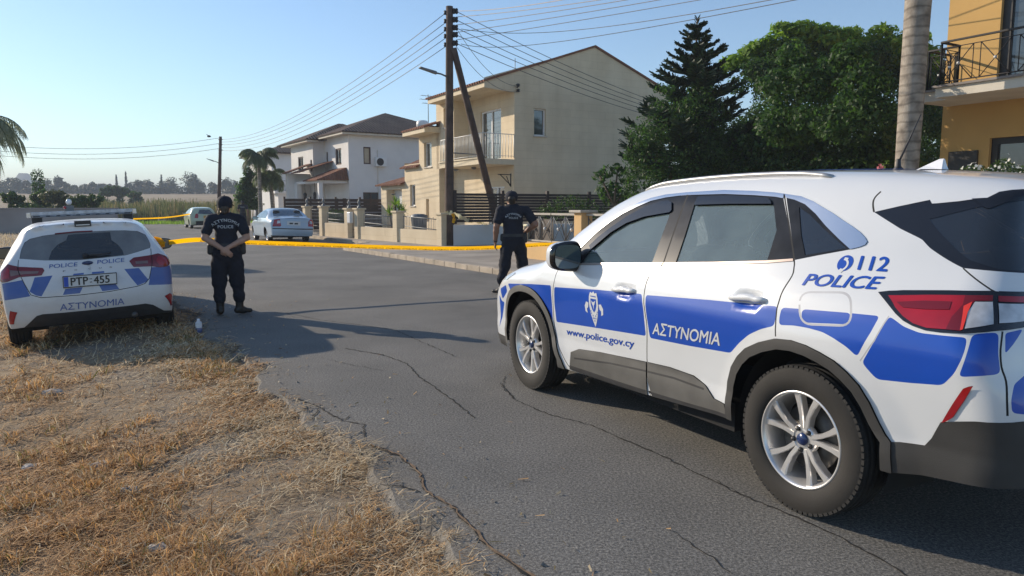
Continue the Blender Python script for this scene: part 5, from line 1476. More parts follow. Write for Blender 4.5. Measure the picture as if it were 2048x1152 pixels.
def spiky(name, base, heads, lab, L=.55, mat='leaf_mid', stem=True, n=34, cat='plant', w0=.03, seed=2):
    rng = np.random.default_rng(seed); r = props(empty(name, base), lab, cat); o = np.array(base); Q = []; m = MB()
    for h in heads:
        h = np.array(h) - o
        if stem: m.tube([Vector((h[0] * .3, h[1] * .3, 0)), Vector(h)], [.06, .04], 0, 6)
        for i in range(n):
            a = rng.uniform(0, 2 * PI); e = rng.uniform(-.3, 1.45); l = L * rng.uniform(.7, 1.1); d = np.array([math.cos(a) * math.cos(e), math.sin(a) * math.cos(e), math.sin(e)]); s_ = np.array([-math.sin(a), math.cos(a), 0]) * w0
            mid = h + d * l * .5; e_ = h + d * l + np.array([0, 0, -l * .15]); Q.append([h - s_ * .6, h + s_ * .6, mid + s_, mid - s_]); Q.append([mid - s_, mid + s_, e_ + s_ * .05, e_ - s_ * .05])
    if stem: m.build('stem', [MT['bark']], r)
    quads_mesh('leaves', np.array(Q), MT[mat], r); return r
_b = at(790, 440, 32.3); spiky('yucca', (_b.x, _b.y, .1), [V3(791, 412, 32.3), V3(780, 428, 32.3), V3(805, 426, 32.3), V3(798, 418, 32.6)], 'spiky green yucca behind the plain cream pillar', .60, 'leaf_bright')
# paddle-leaved plant and low bushes behind the metal fence
_b = at(1225, 440, 20.5); heads = [V3(px, py, 20.5 + RNG.uniform(-.3, .3)) for px, py in [(1200,352),(1215,345),(1235,340),(1250,355),(1205,380),(1225,372),(1245,385),(1262,372),(1238,400),(1215,398),(1262,400)]]
tree('plumeria', (_b.x, _b.y, 0), [(h, (.20, .20, .16)) for h in heads], 46, .20, 'leaf_dark', 'plant with upright paddle leaves and pale stems left of the rounded bush', 'plant', [([(_b.x, _b.y, 0), V3(1228, 410, 20.5), tuple(h)], [.05, .035, .02]) for h in heads[::2]], .38)
_b = at(1130, 440, 21.5); cl = [(V3(px, py, 21.3), (.28, .28, .22)) for px, py in [(1092,420),(1110,412),(1128,405),(1145,402),(1162,408),(1178,414),(1120,424),(1150,420),(1172,426),(1100,430),(1200,424)]]
tree('rose_bush', (_b.x, _b.y, 0), cl, (1500,), .075, 'leaf_mid', 'low leafy bush behind the metal fence right of the officer', 'bush', limbs((_b.x, _b.y, 0), [V3(1120, 420, 21.3), V3(1160, 418, 21.3)], .03, 6), .55)
_b = at(1945, 440, 11); cl = [(V3(px, py, 11 + RNG.uniform(-.2, .2)), (.11, .11, .09)) for px, py in [(1930,345),(1945,340),(1960,342),(1980,346),(1995,335),(2008,326),(2020,340),(2035,345),(2050,340),(1970,352)]]
tree('flowering_shrub', (_b.x, _b.y, 0), cl, 90, .05, 'leaf_mid', 'shrub with small white flowers below the window of the yellow house', 'shrub', limbs((_b.x, _b.y, 0), [V3(1960, 350, 11), V3(2015, 345, 11)], .025, 7), .5, extra=[([(c + np.array([0, -.05, .03]), r) for c, r in cl], 9, .05, 'petal_white', 'flowers', .9)])
_b = at(1765, 440, 12.4); tree('flower_spray', (_b.x, _b.y, 0), [(V3(1768, 330, 12.4), (.05, .05, .05)), (V3(1775, 324, 12.4), (.05, .05, .04))], 14, .04, 'leaf_bright', 'sprig with a pink flower beside the palm trunk', 'plant', [([(_b.x, _b.y, 0), V3(1768, 330, 12.4)], [.012, .008])], .5, extra=[([(V3(1760, 334, 12.35), (.045, .045, .045))], 22, .05, 'petal_pink', 'flower', .9)])
# bushes and trees beyond the grey wall
def far_bush(px, py, D, w, h, mat, lab, name='bush', size=.22, n=1300, cat='bush'):
    c = V3(px, py, D); zb = gz(c[0], c[1]); cl = crown_clumps((c[0], c[1], c[2]), (w, w * .7, h), 16, min(w, h) * .55) + [((c[0] + RNG.uniform(-.8, .8) * w, c[1] + RNG.uniform(-.4, .4) * w, zb + (c[2] - zb) * RNG.uniform(.1, .8)), (w * .4, w * .35, (c[2] - zb) * .3)) for _ in range(9 if cat == 'bush' else 2)]
    tree(name, (c[0], c[1], zb), cl, (n,), size, mat, lab, cat, [([(c[0], c[1], zb - .1), (c[0], c[1], c[2])], [.10, .05])], .55)
far_bush(22, 402, 47, .85, .48, 'leaf_mid', 'rounded bush above the grey wall at the left edge')
far_bush(172, 405, 50, 1.35, .55, 'leaf_mid', 'wide rounded green bush behind the light bar')
far_bush(118, 400, 52, 1.2, .75, 'leaf_olive', 'pale olive bush with dry tips left of the wide round bush')
far_bush(80, 399, 54, .9, .55, 'leaf_dark', 'dark leafy bush below the twin topped cypress')
far_bush(60, 418, 46, 1.2, .35, 'leaf_mid', 'low green growth just over the grey wall', 'low_growth')
far_bush(215, 388, 120, 1.6, 1.0, 'leaf_dark', 'small dark tree out in the mown field', 'field_tree', .4, 500, 'tree')
far_bush(238, 388, 122, 1.5, 1.1, 'leaf_dark', 'second small dark tree beside the first in the mown field', 'field_tree', .4, 500, 'tree')
far_bush(270, 391, 118, 1.2, .6, 'leaf_dark', 'low dark bush alone in the mown field', 'field_bush', .4, 500)
for q, (px, lab) in enumerate([(70, 'left top of the dark cypress pair above the bushes'), (82, 'right top of the dark cypress pair above the bushes')]):
    c = V3(px, 366, 56); zb = gz(c[0], c[1]); cl = [((c[0], c[1], z), (.24 - .04 * abs(z - 2.6) * .5, .24, .5)) for z in np.linspace(zb + .4, V3(px, 343, 56)[2] - .3, 7)]
    tree('cypress', (c[0], c[1], zb), cl, (1500,), .16, 'leaf_dark', lab, 'tree', [([(c[0], c[1], zb), (c[0], c[1], 3)], [.1, .05])], .5)
# reed bed
def reeds():
    rng = np.random.default_rng(9); n = 15000
    x = rng.uniform(-46, -16, n); y = rng.uniform(66, 88, n) ; keep = (y > 66 + 2.0 * np.sin(x * .5)) & (x < -18 - (y - 66) * .1); x, y = x[keep], y[keep]; n = len(x)
    z = ground_z(x, y); h = rng.uniform(1.4, 2.3, n) * (.85 + .2 * np.sin(x * .8) * np.sin(y * .5)); a = rng.uniform(0, PI, n); w = rng.uniform(.02, .05, n)
    wx, wy = np.cos(a) * w, np.sin(a) * w; lx, ly = rng.normal(0, .18, n), rng.normal(0, .18, n)
    V = np.stack([np.stack([x - wx, y - wy, z], -1), np.stack([x + wx, y + wy, z], -1), np.stack([x + lx + wx * .4, y + ly + wy * .4, z + h], -1), np.stack([x + lx - wx * .4, y + ly - wy * .4, z + h], -1)], 1)
    o = quads_mesh('reeds', V, [MT['reed'], MT['dry_leaf']], None, (rng.uniform(0, 1, n) < .22).astype(np.int32)); props(o, 'bed of tall green reeds at the end of the road', 'reeds', kind='stuff')
reeds()
def green_strip():
    rng = np.random.default_rng(19); n = 5000
    x = rng.uniform(-40, -20, n); y = rng.uniform(60, 66, n); z = ground_z(x, y); h = rng.uniform(.1, .4, n); a = rng.uniform(0, PI, n); wx, wy = np.cos(a) * .04, np.sin(a) * .04
    V = np.stack([np.stack([x - wx, y - wy, z], -1), np.stack([x + wx, y + wy, z], -1), np.stack([x, y, z + h], -1)], 1)
    props(quads_mesh('weeds', V, MT['leaf_bright'], None), 'low weeds in front of the reeds', 'weeds', kind='stuff')
green_strip()
def treeline():
    rng = np.random.default_rng(4); cl = []
    for i in range(190):
        px = rng.uniform(-260, 560); D = rng.uniform(262, 300); x = (px - 1024) / 1450 * D; zb = gz(x, D)
        h = rng.uniform(2.8, 5.6) * (1.0 + .35 * math.sin(px * .021) + .2 * math.sin(px * .07)); w = h * rng.uniform(.28, .42)
        for k in range(5): cl.append((np.array([x + rng.normal(0, w * .4), D + rng.normal(0, 1), zb + h * rng.uniform(.08, .80)]), (w * .7, w * .7, h * .24)))
    for px in rng.uniform(-100, 520, 70):
        D = 258; x = (px - 1024) / 1450 * D; zb = gz(x, D); cl.append((np.array([x, D, zb + 1.2]), (3.2, 2, 1.5)))
    P, Nn = clump_points(cl, 90, rng); o = quads_mesh('far_wood', leaf_quads(P, Nn, .75, .6, rng), MT['treeline'], None); props(o, 'far dark wood along the edge of the mown field', 'wood', kind='stuff')
    for px, hh in ((260, 7.6), (241, 6.4), (398, 6.6), (330, 6.6)):
        D = 256; x = (px - 1024) / 1450 * D; zb = gz(x, D); cl = [((x, D, zb + hh * t), (.75 * (1.1 - t), .75 * (1.1 - t), hh * .16)) for t in (.2, .4, .6, .75, .88)]
        lab = {260: 'tall slender cypress in the middle of the far wood', 241: 'slender cypress left of the tallest one in the far wood', 398: 'slender cypress at the right end of the far wood, near the far pole', 330: 'slender cypress midway along the right half of the far wood'}[px]
        tree('slender_cypress', (x, D, zb), cl, 160, .5, 'treeline', lab, 'tree', [([(x, D, zb), (x, D, zb + hh * .6)], [.2, .1])], .5)
treeline()
# ------------------------------------------------------------------ poles and wires
MT['pole_wood'] = M('pole_wood', (.085, .055, .042), .9, var=.35, scale=3, bump=.4, bscale=25)
MT['wire'] = M('wire', (.10, .09, .085), .6, var=.05)
MT['wire_pale'] = M('pale_wire', (.40, .33, .27), .6, var=.05)
def lamp_head(parent, o, arm0, tip, length, mat='metal_grey'):
    m = MB(); m.tube([arm0 - o, (arm0.lerp(tip, .55)) - o + Vector((0, 0, .02)), tip - o], [.03, .028, .03], 0, 8); m.build('lamp_arm', [MT[mat]], parent)
    d = (tip - arm0).normalized(); e = tip + d * length; s_ = d.cross(Vector((0, 0, 1))).normalized() * .13; u = Vector((0, 0, .05)); m = MB()
    V = [tip - s_ * .6 - u, tip + s_ * .6 - u, e + s_ - u * .6, e - s_ - u * .6, tip - s_ * .5 + u, tip + s_ * .5 + u, e + s_ * .8 + u * .2, e - s_ * .8 + u * .2]
    m.add([v - o for v in V], [(0,3,2,1),(4,5,6,7),(0,1,5,4),(1,2,6,5),(2,3,7,6),(3,0,4,7)]); m.build('lamp_head', [MT['metal_grey']], parent, .015)
def utility_pole():
    b = gnd(898.5, 491, .11); b.z = .05; D = b.y; top = at(899, 13, D); r = props(empty('utility_pole', b), 'tall wooden utility pole with a leaning wooden brace and a street lamp', 'utility pole'); o = Vector(b)
    m = MB(); P = [Vector((0, 0, 0)).lerp(top - o, t) for t in np.linspace(0, 1, 8)]; m.tube(P, [.165 - .045 * t for t in np.linspace(0, 1, 8)], 0, 14); m.build('shaft', [MT['pole_wood']], r)
    m = MB(); a = at(907, 97, D - .1) - o; f = at(1005, 478, 28.6); f.z = 0; m.tube([a, a.lerp(f - o, .5), f - o], [.11, .125, .14], 0, 12); m.build('brace', [MT['pole_wood']], r)
    m = MB(); m.tube([at(893, 305, D) - o, at(955, 309, 28.2) - o], .022, 0, 6); m.build('tie_rod', [MT['metal_grey']], r)
    lamp_head(r, o, at(893, 153, D), at(873, 146, D - .15), .62)
    pts = []
    for py in (22, 39, 55, 69, 86):
        ins = MB(); c = at(904, py, D - .02)
        ins.tube([at(892, py - 2, D) - o, at(916, py + 1, D) - o], .018, 1, 5)
        for px in (908, 913):
            q = at(px, py, D - .05); ins.lathe([(.02, -.10), (.055, -.07), (.055, -.02), (.03, 0), (.055, .03), (.05, .07), (.02, .09)], q - o, 'z', 0, 10)
        ins.lathe([(.02, -.08), (.05, -.05), (.03, 0), (.05, .04), (.02, .07)], at(890, py + 3, D) - o, 'z', 0, 8)
        ins.build('insulator', [MT['metal_black'], MT['metal_grey']], r); pts.append(c)
    return D
POLE_D = utility_pole()
def far_pole():
    D = 60; b = at(437, 446, D); b.z = 0; top = at(441, 273, D); r = props(empty('utility_pole', b), 'distant utility pole with a lamp arm at the end of the road', 'utility pole'); o = Vector(b)
    m = MB(); m.tube([Vector((0, 0, 0)), (top - o) * .5, top - o], [.16, .14, .11], 0, 10); m.build('shaft', [MT['pole_wood']], r)
    lamp_head(r, o, at(438, 326, D), at(427, 322, D), .55)
    for py in (279, 289, 300): 
        m = MB(); m.tube([at(437, py, D) - o, at(445, py, D) - o], .04, 0, 6); m.build('insulator', [MT['metal_black']], r)
far_pole()
def wire(name, P0, P1, sag, lab, grp, r=.010, mat='wire', n=24):
    m = MB(); P = [P0.lerp(P1, t) - Vector((0, 0, 4 * sag * t * (1 - t))) for t in np.linspace(0, 1, n)]; m.tube(P, r, 0, 5)
    return props(m.build(name, [MT[mat]], None, fix=False), lab, 'wire', grp)
D = POLE_D
for py0, py1 in ((27, 279), (46, 284), (62, 289), (77, 295), (94, 301)):
    wire('power_line', at(890, py0, D), at(443, py1, 60), 1.0, 'overhead wire running from the wooden pole down to the distant pole', 'wires between the two poles', .011)
for py0, x1 in ((22, 994), (34, 1069), (50, 1141), (65, 1213), (80, 1295)):
    p0 = at(912, py0, D); q = at(x1, 0, 21.5 ); d = q - p0
    wire('power_line', p0, p0 + d * 5.2, .55 * 0 + .4, 'pale overhead wire rising from the wooden pole to the top edge of the picture', 'pale wires rising over the road', .010, 'wire_pale', 30)
for py0, py1 in ((24, 172), (41, 179), (57, 186), (71, 193), (88, 201)):
    m = MB(); P0, P1 = at(915, py0, D), at(1335, py1, 34.2); e = P1 + (P1 - P0) * 1.2
    wire('power_line', P0, e, .9, 'overhead wire crossing in front of the gable towards the pine', 'wires crossing the gable', .012)
    jt = MB()
for py0, pm, pe in ((58, (1120, 63), (1530, 2)), (88, (1090, 87), (1590, 0))):
    P0 = at(922, py0, D); P1 = at(*pe, 17); P2 = at(pm[0], pm[1], 24.5); m = MB(); ctl = P2 * 2 - (P0 + P1) * .5
    P = [P0 * (1 - t) ** 2 + ctl * 2 * t * (1 - t) + P1 * t * t for t in np.linspace(0, 1.25, 34)]; m.tube(P, .010, 0, 5)
    props(m.build('power_line', [MT['wire']], None, fix=False), 'slack wire swinging from the wooden pole across to the upper right', 'wire', 'slack wires to the upper right')
_g = CREAM(.12, -.12, 6.45)
for px, py, z in ((915, 60, 0), (912, 92, -.22)):
    wire('service_cable', at(px, py, D), _g + Vector((0, 0, z)), .45, 'service cable drooping from the wooden pole to the gable corner', 'service cables to the cream house', .009)
for py0, py1 in ((276, 281), (287, 292), (297, 301)):
    wire('power_line', at(438, py0, 60), at(-120, py1 - 2, 52), .75, 'overhead wire stretching left from the distant pole behind the palm fronds', 'wires left of the distant pole', .014)
b = at(418, 273, 45); m = MB(); V, F = superell((0, 0, 0), (.13, .06, .05), 1, 1, 6, 10); m.add([b + Vector(v) for v in V], F, 0, True); m.add([b + Vector(v) for v in ((-.05, 0, .02), (.08, 0, .02), (-.02, .24, .10), (-.08, .22, .10))], [(0, 1, 2, 3)]); m.add([b + Vector(v) for v in ((-.05, 0, .02), (.08, 0, .02), (-.02, -.24, .10), (-.08, -.22, .10))], [(0, 1, 2, 3)])
props(m.build('bird', [MT['metal_black']], None, fix=False), 'small dark bird flying left of the distant pole', 'bird')

# ------------------------------------------------------------------ barrier tape
MT['tape'] = leaf_mat('yellow_tape', (.80, .42, .005), (.86, .47, .006), .5, .4)
MT['tape_white'] = M('pale_tape', (.75, .68, .42), .45, var=.15, scale=3)
MT['ink'] = M('black_ink', (.02, .016, .012), .6)
def ribbon(name, P, w, mat, lab, twist=(0, 0), group=None, n=90, wob=.0, text=None):
    P = [Vector(p) for p in P]; Q = catmull(np.array([tuple(p) for p in P]), max(4, n // (len(P) - 1))); V, F = [], []
    N_ = len(Q); fr = []
    for i, q in enumerate(Q):
        t = Vector(Q[min(i + 1, N_ - 1)] - Q[max(i - 1, 0)]).normalized(); s_ = t.cross(Vector((0, 0, 1))).normalized(); u = s_.cross(t)
        a = twist[0] + (twist[1] - twist[0]) * i / (N_ - 1) + wob * math.sin(i * .37) + wob * .6 * math.sin(i * .93 + 1)
        d = u * math.cos(a) + s_ * math.sin(a); nn = t.cross(d); fr.append((Vector(q), d, nn, t))
        V += [Vector(q) + d * w / 2, Vector(q) + nn * .004, Vector(q) - d * w / 2]
    for i in range(N_ - 1):
        for k in range(2): F.append((3 * i + k, 3 * i + 3 + k, 3 * i + 4 + k, 3 * i + 1 + k))
    o = from_arrays(name, V, F, MT[mat], None, smooth=True); props(o, lab, 'barrier tape', group)
    if text:
        cum = np.concatenate([[0], np.cumsum([np.linalg.norm(Q[i + 1] - Q[i]) for i in range(N_ - 1)])]); TV, TF = text_mesh(text, .01); wl = w * .30 * len(text) * .78; s0 = .5; VV, FF = [], []
        while s0 + wl < cum[-1] - .3:
            b = len(VV)
            for x, y, _ in TV:
                s = s0 + x * wl; i = min(N_ - 2, int(np.searchsorted(cum, s) - 1)); f_ = (s - cum[i]) / (cum[i + 1] - cum[i]); q0, d0, n0, t0 = fr[i]; q1, d1, n1, t1 = fr[i + 1]
                h = (-.46 + y * .36) * w; VV.append(q0.lerp(q1, f_) + d0.lerp(d1, f_) * h + (-n0.lerp(n1, f_) if n0.y > 0 else n0.lerp(n1, f_)) * .007)
            FF += [[i + b for i in f] for f in TF]; s0 += wl * 1.12
        from_arrays('lettering', VV, FF, MT['ink'], o)
    return o
_m0 = Vector((-5.20, 11.0, .93))
ribbon('police_tape', [_m0, at(400, 479.5, 11.4), at(490, 484.5, 11.6), at(620, 489, 12.0), at(760, 494, 12.4), at(897, 497, 12.9), at(1000, 494.5, 13.3), at(1075, 489.5, 13.6), at(1150, 483, 13.9), at(1330, 441, 14.9)], .070, 'tape', 'long yellow police tape stretched across the road from the hatchback mirror', (.1, -.1), wob=.05, text='ΑΣΤΥΝΟΜΙΑ POLICE', n=140)
ribbon('police_tape', [at(890, 427, D - .15), at(905, 426, D - .2), at(925, 436, D - .6), at(950, 444, 26.5), at(980, 448, 25.5), at(1050, 452, 20.5)], .16, 'tape_white', 'pale twisted tape tied to the wooden pole, sagging to the right', (.2, 1.5), wob=.5)
ribbon('police_tape', [at(905, 427, D - .2), at(908, 436, D - .22), at(906, 446, D - .22)], .12, 'tape', 'short loose yellow end of tape hanging on the wooden pole', (0, .6), wob=.2)
ribbon('police_tape', [at(200, 440, 44), at(275, 437.5, 45), at(325, 435.5, 46), at(360, 431.5, 48), at(390, 426, 49)], .08, 'tape', 'distant yellow tape leading to the pale green car', (0, .1), wob=.1)
# heap of earth at the end of the road
rng = np.random.default_rng(2); c = gnd(365, 445, 0); m = MB()
for k in range(34):
    V, F = superell((0, 0, 0), tuple(rng.uniform(.12, .5, 3) * np.array([1, 1, .55])), 1, 1, 6, 9); p = Vector((c.x + rng.uniform(-2.2, 2.4), c.y + rng.uniform(-.8, .8), rng.uniform(0, .14))); m.add([p + Vector(v) * (1 + .25 * math.sin(v[0] * 17 + v[1] * 13 + k)) for v in V], F, k % 2, False)
props(m.build('rubble', [M('pale_earth', (.38, .30, .21), .95, var=.3, scale=3), M('brown_earth', (.16, .12, .09), .95, var=.3, scale=3)], None, fix=False), 'heap of pale earth and rubble beside the pale green car', 'rubble', kind='stuff')
# ------------------------------------------------------------------ the police SUV in front
SUV_POSE = (2.175, 3.785, rad(117.15))
_prof = [(-.90,.24),(-.95,.34),(-.97,.50),(-.98,.66),(-.965,.80),(-.93,.90),(-.905,1.0),(-.865,1.10),(-.825,1.20),(-.775,1.34),(-.752,1.45),(-.748,1.515),(-.748,1.555),(-.68,1.592),(-.4,1.632),(0,1.662),(.5,1.682),(.9,1.682),(1.3,1.665),(1.6,1.632),(1.9,1.535),(2.2,1.375),(2.5,1.195),(2.68,1.11),(2.9,1.068),(3.15,1.018),(3.38,.945),(3.52,.85),(3.6,.74),(3.635,.6),(3.64,.45),(3.61,.32),(3.55,.24)]
_wz = [(.2,.86),(.3,.885),(.42,.897),(.50,.893),(.6,.905),(.72,.922),(.82,.934),(.88,.938),(.92,.934),(.98,.922),(1.05,.902),(1.12,.872),(1.3,.785),(1.5,.685),(1.6,.63),(1.75,.55)]
SUV = CarBody(SUV_POSE, _prof, _wz, (2.35, .055), (.5, .055, .07), n=3, wheels=[(0,.36,.42,.016),(2.711,.36,.42,.016)])
SUV.setwrap(-.40, .42, .5, 3.02, .40, .5, 1.3)
def build_suv():
    b = SUV
    for pxs in ([(1225,579),(1272,582)], [(1458,595),(1534,601)]):
        h = b.uz_pix(pxs).mean(0); b.dents = tuple(b.dents) + ((h[0] - .005, h[1] - .008, .115, .060, .020),)
    root = empty('police_suv', (SUV_POSE[0], SUV_POSE[1], 0), SUV_POSE[2], 'white and blue police SUV parked in the foreground at the right of the road', 'police car')
    U = lambda px: b.uz_pix(px)
    R = []
    def reg(px, key, mat, off=0., rnd=0., uz=None):
        P = U(px) if uz is None else (np.array(uz, float) if px is None else np.concatenate([U(px), np.array(uz, float)]))
        if rnd: P = round_poly(P, rnd)
        R.append((P, key, mat, off)); return P
    ctop = [(1155,491),(1176,472),(1200,453),(1224,436),(1250,419.5),(1275,406.5),(1302,396.5),(1332,389.5),(1376,385)]
    ctop2 = [(1376,385),(1449,380.6),(1510,382.5),(1551,385.5),(1569,388)]
    bgap = [(1376,390),(1352,452),(1326,529),(1322,532),(1305,545),(1294,562),(1288,591),(1290,625),(1294,656),(1294,717),(1296,762),(1306,794)]
    fgap = [(1150,529),(1128,533),(1115,542),(1107,571),(1106,605),(1108,640),(1113,672),(1119,697),(1131,722),(1141,736)]
    rgap = [(1569,389),(1578,448),(1588,516),(1588,535),(1584,552),(1567,579),(1557,606),(1553,624),(1551,673)]
    aro = [(1454,838),(1454,795),(1458,762),(1465,733),(1477,712),(1493,696),(1520,684),(1552,677),(1582,680),(1612,690),(1640,704),(1669,721),(1695,744),(1719,770),(1740,804),(1759,844),(1772,868),(1783,884)]
    sill_uz = [(2.16,.27),(1.19,.305),(.47,.345)]
    # doors
    fd = reg(fgap[::-1] + [(1150,529)] + ctop + bgap[1:] + [(1240,772),(1170,748)], 'front_door', 'white_paint')
    rd = reg([(1376,385)] + ctop2[1:] + rgap[1:] + aro[4:6][::-1] + aro[0:4][::-1] + [(1380,815),(1306,794)] + bgap[::-1][1:], 'rear_door', 'white_paint')
    # tailgate, then glass
    reg([(1752,392),(1746,408),(1748,424),(1800,456),(1860,495),(1926,536),(1983,580),(2000,620),(2005,660),(2001,700),(2003,734),(2012,762),(2014,800),(2015,832)], '=tailgate', 'white_paint', 0., 0., [(b.u0 - .1, .63), (b.u0 - .1, 1.75), (-.40, 1.75)])
    # upper frame: bright strip, black frames
    cin = [(1160,499),(1178,480),(1198,462),(1223,443),(1246,428),(1275,413.5),(1303,402),(1332,395.5),(1360,391.8),(1376,390.6)]
    reg(ctop + ctop2[1:] + [(1567,397),(1551,394),(1510,391),(1450,388.5)] + cin[::-1] + [(1152,507),(1147,503)], 'window_trim', 'chrome', .004)
    reg([(1569,388),(1603,393),(1625,402),(1644,413.6),(1665,426),(1685,440),(1705,453),(1721,465),(1731,476),(1735,484),(1731,490),(1720,494.5),(1701,499),(1678,478),(1652,452),(1632,428),(1611,409),(1590,400),(1573,396)], 'quarter_window_trim', 'chrome', .004)
    reg([(1152,507),(1160,499)] + cin[1:] + [(1353,452),(1327,525),(1150,527)], 'front_door', 'dark_trim')
    reg([(1376,390.6),(1450,388.5),(1510,391),(1551,394),(1567,397),(1577,448),(1587,518),(1460,524),(1328,525),(1353,452)], 'rear_door', 'dark_trim')
    reg([(1573,396),(1590,400),(1611,409),(1632,428),(1652,452),(1678,478),(1701,499),(1640,510),(1590,520),(1580,448)], 'quarter_window', 'dark_trim')
    # panes
    reg([(1164,526),(1172,512),(1183,498),(1223,466),(1255,447),(1290,434.5),(1320,428.5),(1341,425.5),(1330,455),(1304,525.5)], 'front_window', 'side_glass', -.006)
    reg([(1389,408),(1460,406.5),(1543,408),(1548,413),(1553,462),(1534,521),(1440,524.5),(1351,525.5),(1370,470)], 'rear_side_window', 'side_glass', -.006)
    reg([(1598,414),(1618,428),(1650,460),(1692,496),(1655,503),(1610,510),(1602,470)], 'quarter_pane', 'dark_glass', -.004)
    # dark rain visors over the panes
    reg([(1180,492),(1198,475),(1223,456),(1255,434),(1290,415),(1320,405),(1338,402),(1345,406),(1345,421),(1341,425.5),(1290,434.5),(1255,447),(1223,466),(1183,500)], 'rain_visor', 'gloss_black', .010)
    reg([(1397,395),(1460,392.5),(1536,396.5),(1543,402),(1545,409),(1460,409),(1390,411)], 'rear_rain_visor', 'gloss_black', .010)
    # belt strip
    reg([(1166,526),(1233,526),(1323,525.5),(1429,524.5),(1534,521.5),(1588,517.5),(1588,522.5),(1534,526.5),(1429,529.3),(1323,530),(1233,530),(1150,530)], 'belt_strip', 'belt', .004)
    # rear window and its black side
    reg([(1748,424),(1800,412),(1860,399.5),(1864,407),(1920,402),(1975,395),(1999,383),(2047,378)], '=rear_window', 'gloss_black', -.002, 0., [(b.u0 - .1, 1.50), (b.u0 - .1, 1.165)] + list(map(tuple, U([(2047,546),(2000,543),(1926,536),(1860,496),(1800,457)]))))
    reg([(1858,438),(1990,408),(2047,401)], '=rear_glass', 'dark_glass', -.004, 0., [(b.u0 - .1, 1.46), (b.u0 - .1, 1.19)] + list(map(tuple, U([(2047,541),(2000,538),(1940,520),(1895,480)]))))
    # blue film: front door, rear door, quarter, bumper corner
    blue = [([(1108.5,574),(1200,580),(1284,588),(1287,620),(1292,672),(1200,657),(1113,644),(1109,610)], 'front_door'),
            ([(1292,590),(1420,600),(1556,613),(1552,632),(1548,652),(1522,658),(1498,669),(1478,686),(1461,706),(1380,692),(1300,676),(1296,650),(1291,615)], 'rear_door'),
            ([(1564,615),(1660,622),(1760,632),(1742,664),(1714,713.6),(1692,693),(1668,677),(1645,664),(1616,656),(1588,651),(1558,650),(1559,632)], '=body'),
            ([(1779,633),(1790,640),(1807,653),(1840,666),(1885,671),(1934,675),(1931,695),(1925,714),(1908,748),(1885,771),(1820,766),(1754,759),(1736,740),(1724,725),(1748,684)], '=body'),
            ([(1944,669),(1970,666),(1997,665),(1996,705),(2001,748),(1960,752),(1917,754),(1932,712)], '=body'),
            ([(1016,567),(1060,568),(1102,570.5),(1104,610),(1106,642),(1096,622),(1082,600),(1069,583),(1055,573),(1041,569),(1029,573),(1021,582)], '=body'),
            ([(1001,577),(1012,569.5),(1014.5,583),(1005.5,598)], '=body'), ([(998.8,589),(1004,602),(1009,604),(1003,640),(999.5,655)], '=body')]
    for px, key in blue: reg(px, key, 'blue_film', 0., .02)
    # tailgate livery in outline coordinates
    uc = b.u0
    reg([(2010,666),(2046,658),(2010,708)], '=tailgate', 'blue_film', 0., .015)
    reg(None, '=tailgate', 'blue_film', 0., .02, [(-1.28, .62), (-1.12, .72), (-1.02, .70), (-1.04, .64)])
    reg([(2022,800),(2028,768),(2060,740),(2060,830),(2024,826)], '=tailgate', 'blue_film', 0., .015)
    # fuel flap: a light outline
    ff = round_poly(U([(1600,584),(1704,585),(1704,652),(1601,648)]), .06, 6)
    R.append((ff, 'fuel_flap', 'white_paint', 0.))
    R.append((np.array([p for p in round_poly(U([(1603,618),(1702,626),(1701,649),(1604,645)]), .045, 6)]), 'fuel_flap', 'blue_film', 0.))
    R.append((stroke(np.concatenate([ff, ff[:2]]), .010), 'fuel_flap', 'gap_light', 0.))
    # tail lamp
    reg([(1757,585),(1780,582.5),(1807,581.5),(1900,582),(1983,583),(2048,584)], 'tail_light', 'gloss_black', .006, 0., list(map(tuple, U([(2120,588),(2118,640),(2048,655),(1991,662),(1930,667),(1880,664.5),(1848,660),(1825,652),(1807,642),(1792,628),(1778,611)]))))
    reg([(1778,592.5),(1860,592),(1931,593),(1926,612),(1905,635),(1893,660),(1855,657),(1828,648),(1808,634),(1792,616)], 'tail_light', 'red_lens', .010)
    reg([(1931,593),(1985,593),(1984,604),(1950,604),(1934,625),(1927,658),(1922,663),(1893,660),(1905,635),(1926,612)], 'tail_light', 'dark_red_lens', .010)
    reg([(1795,606),(1850,604),(1905,606),(1900,622),(1850,621),(1808,617)], 'tail_light', 'dark_red_lens', .012)
    reg([(1928,615),(1945,606),(1935,630),(1926,661),(1921,662)], 'tail_light', 'bright_red', .012)
    reg([(1950,606),(1984,606),(1985,650),(1930,659),(1936,626)], 'tail_light', 'clear_lens', .010)
    reg([(1995,594),(2048,594),(2110,596),(2110,606),(2048,606),(1995,605)], 'tail_light', 'red_lens', .010)
    reg([(1995,609),(2048,609),(2108,610),(2106,634),(2048,643),(1996,648)], 'tail_light', 'clear_lens', .010)
    # arches
    ro = U(aro); ri_c = np.array([0., .37])
    R.append((np.concatenate([ro, [(-.47, .30), (.47, .30)]]), 'wheel_arch_trim', 'cladding', .012))
    ri = ri_c + (ro - ri_c) * .895
    R.append((np.concatenate([ri, [(-.42, .15), (.42, .15)]]), None, None, 0))
    fo = [(3.19,.40),(3.17,.56),(3.13,.66),(3.05,.75),(2.95,.805),(2.82,.838),(2.70,.845),(2.58,.832),(2.47,.79),(2.37,.71),(2.31,.62),(2.27,.5),(2.23,.38),(2.20,.33)]
    fo = smooth_line(fo, 3)
    R.append((np.concatenate([fo, [(2.16,.24),(3.19,.24)]]), 'front_arch_trim', 'sill_grey', .012))
    fi = np.array([2.711,.36]) + (fo - np.array([2.711,.36])) * .90
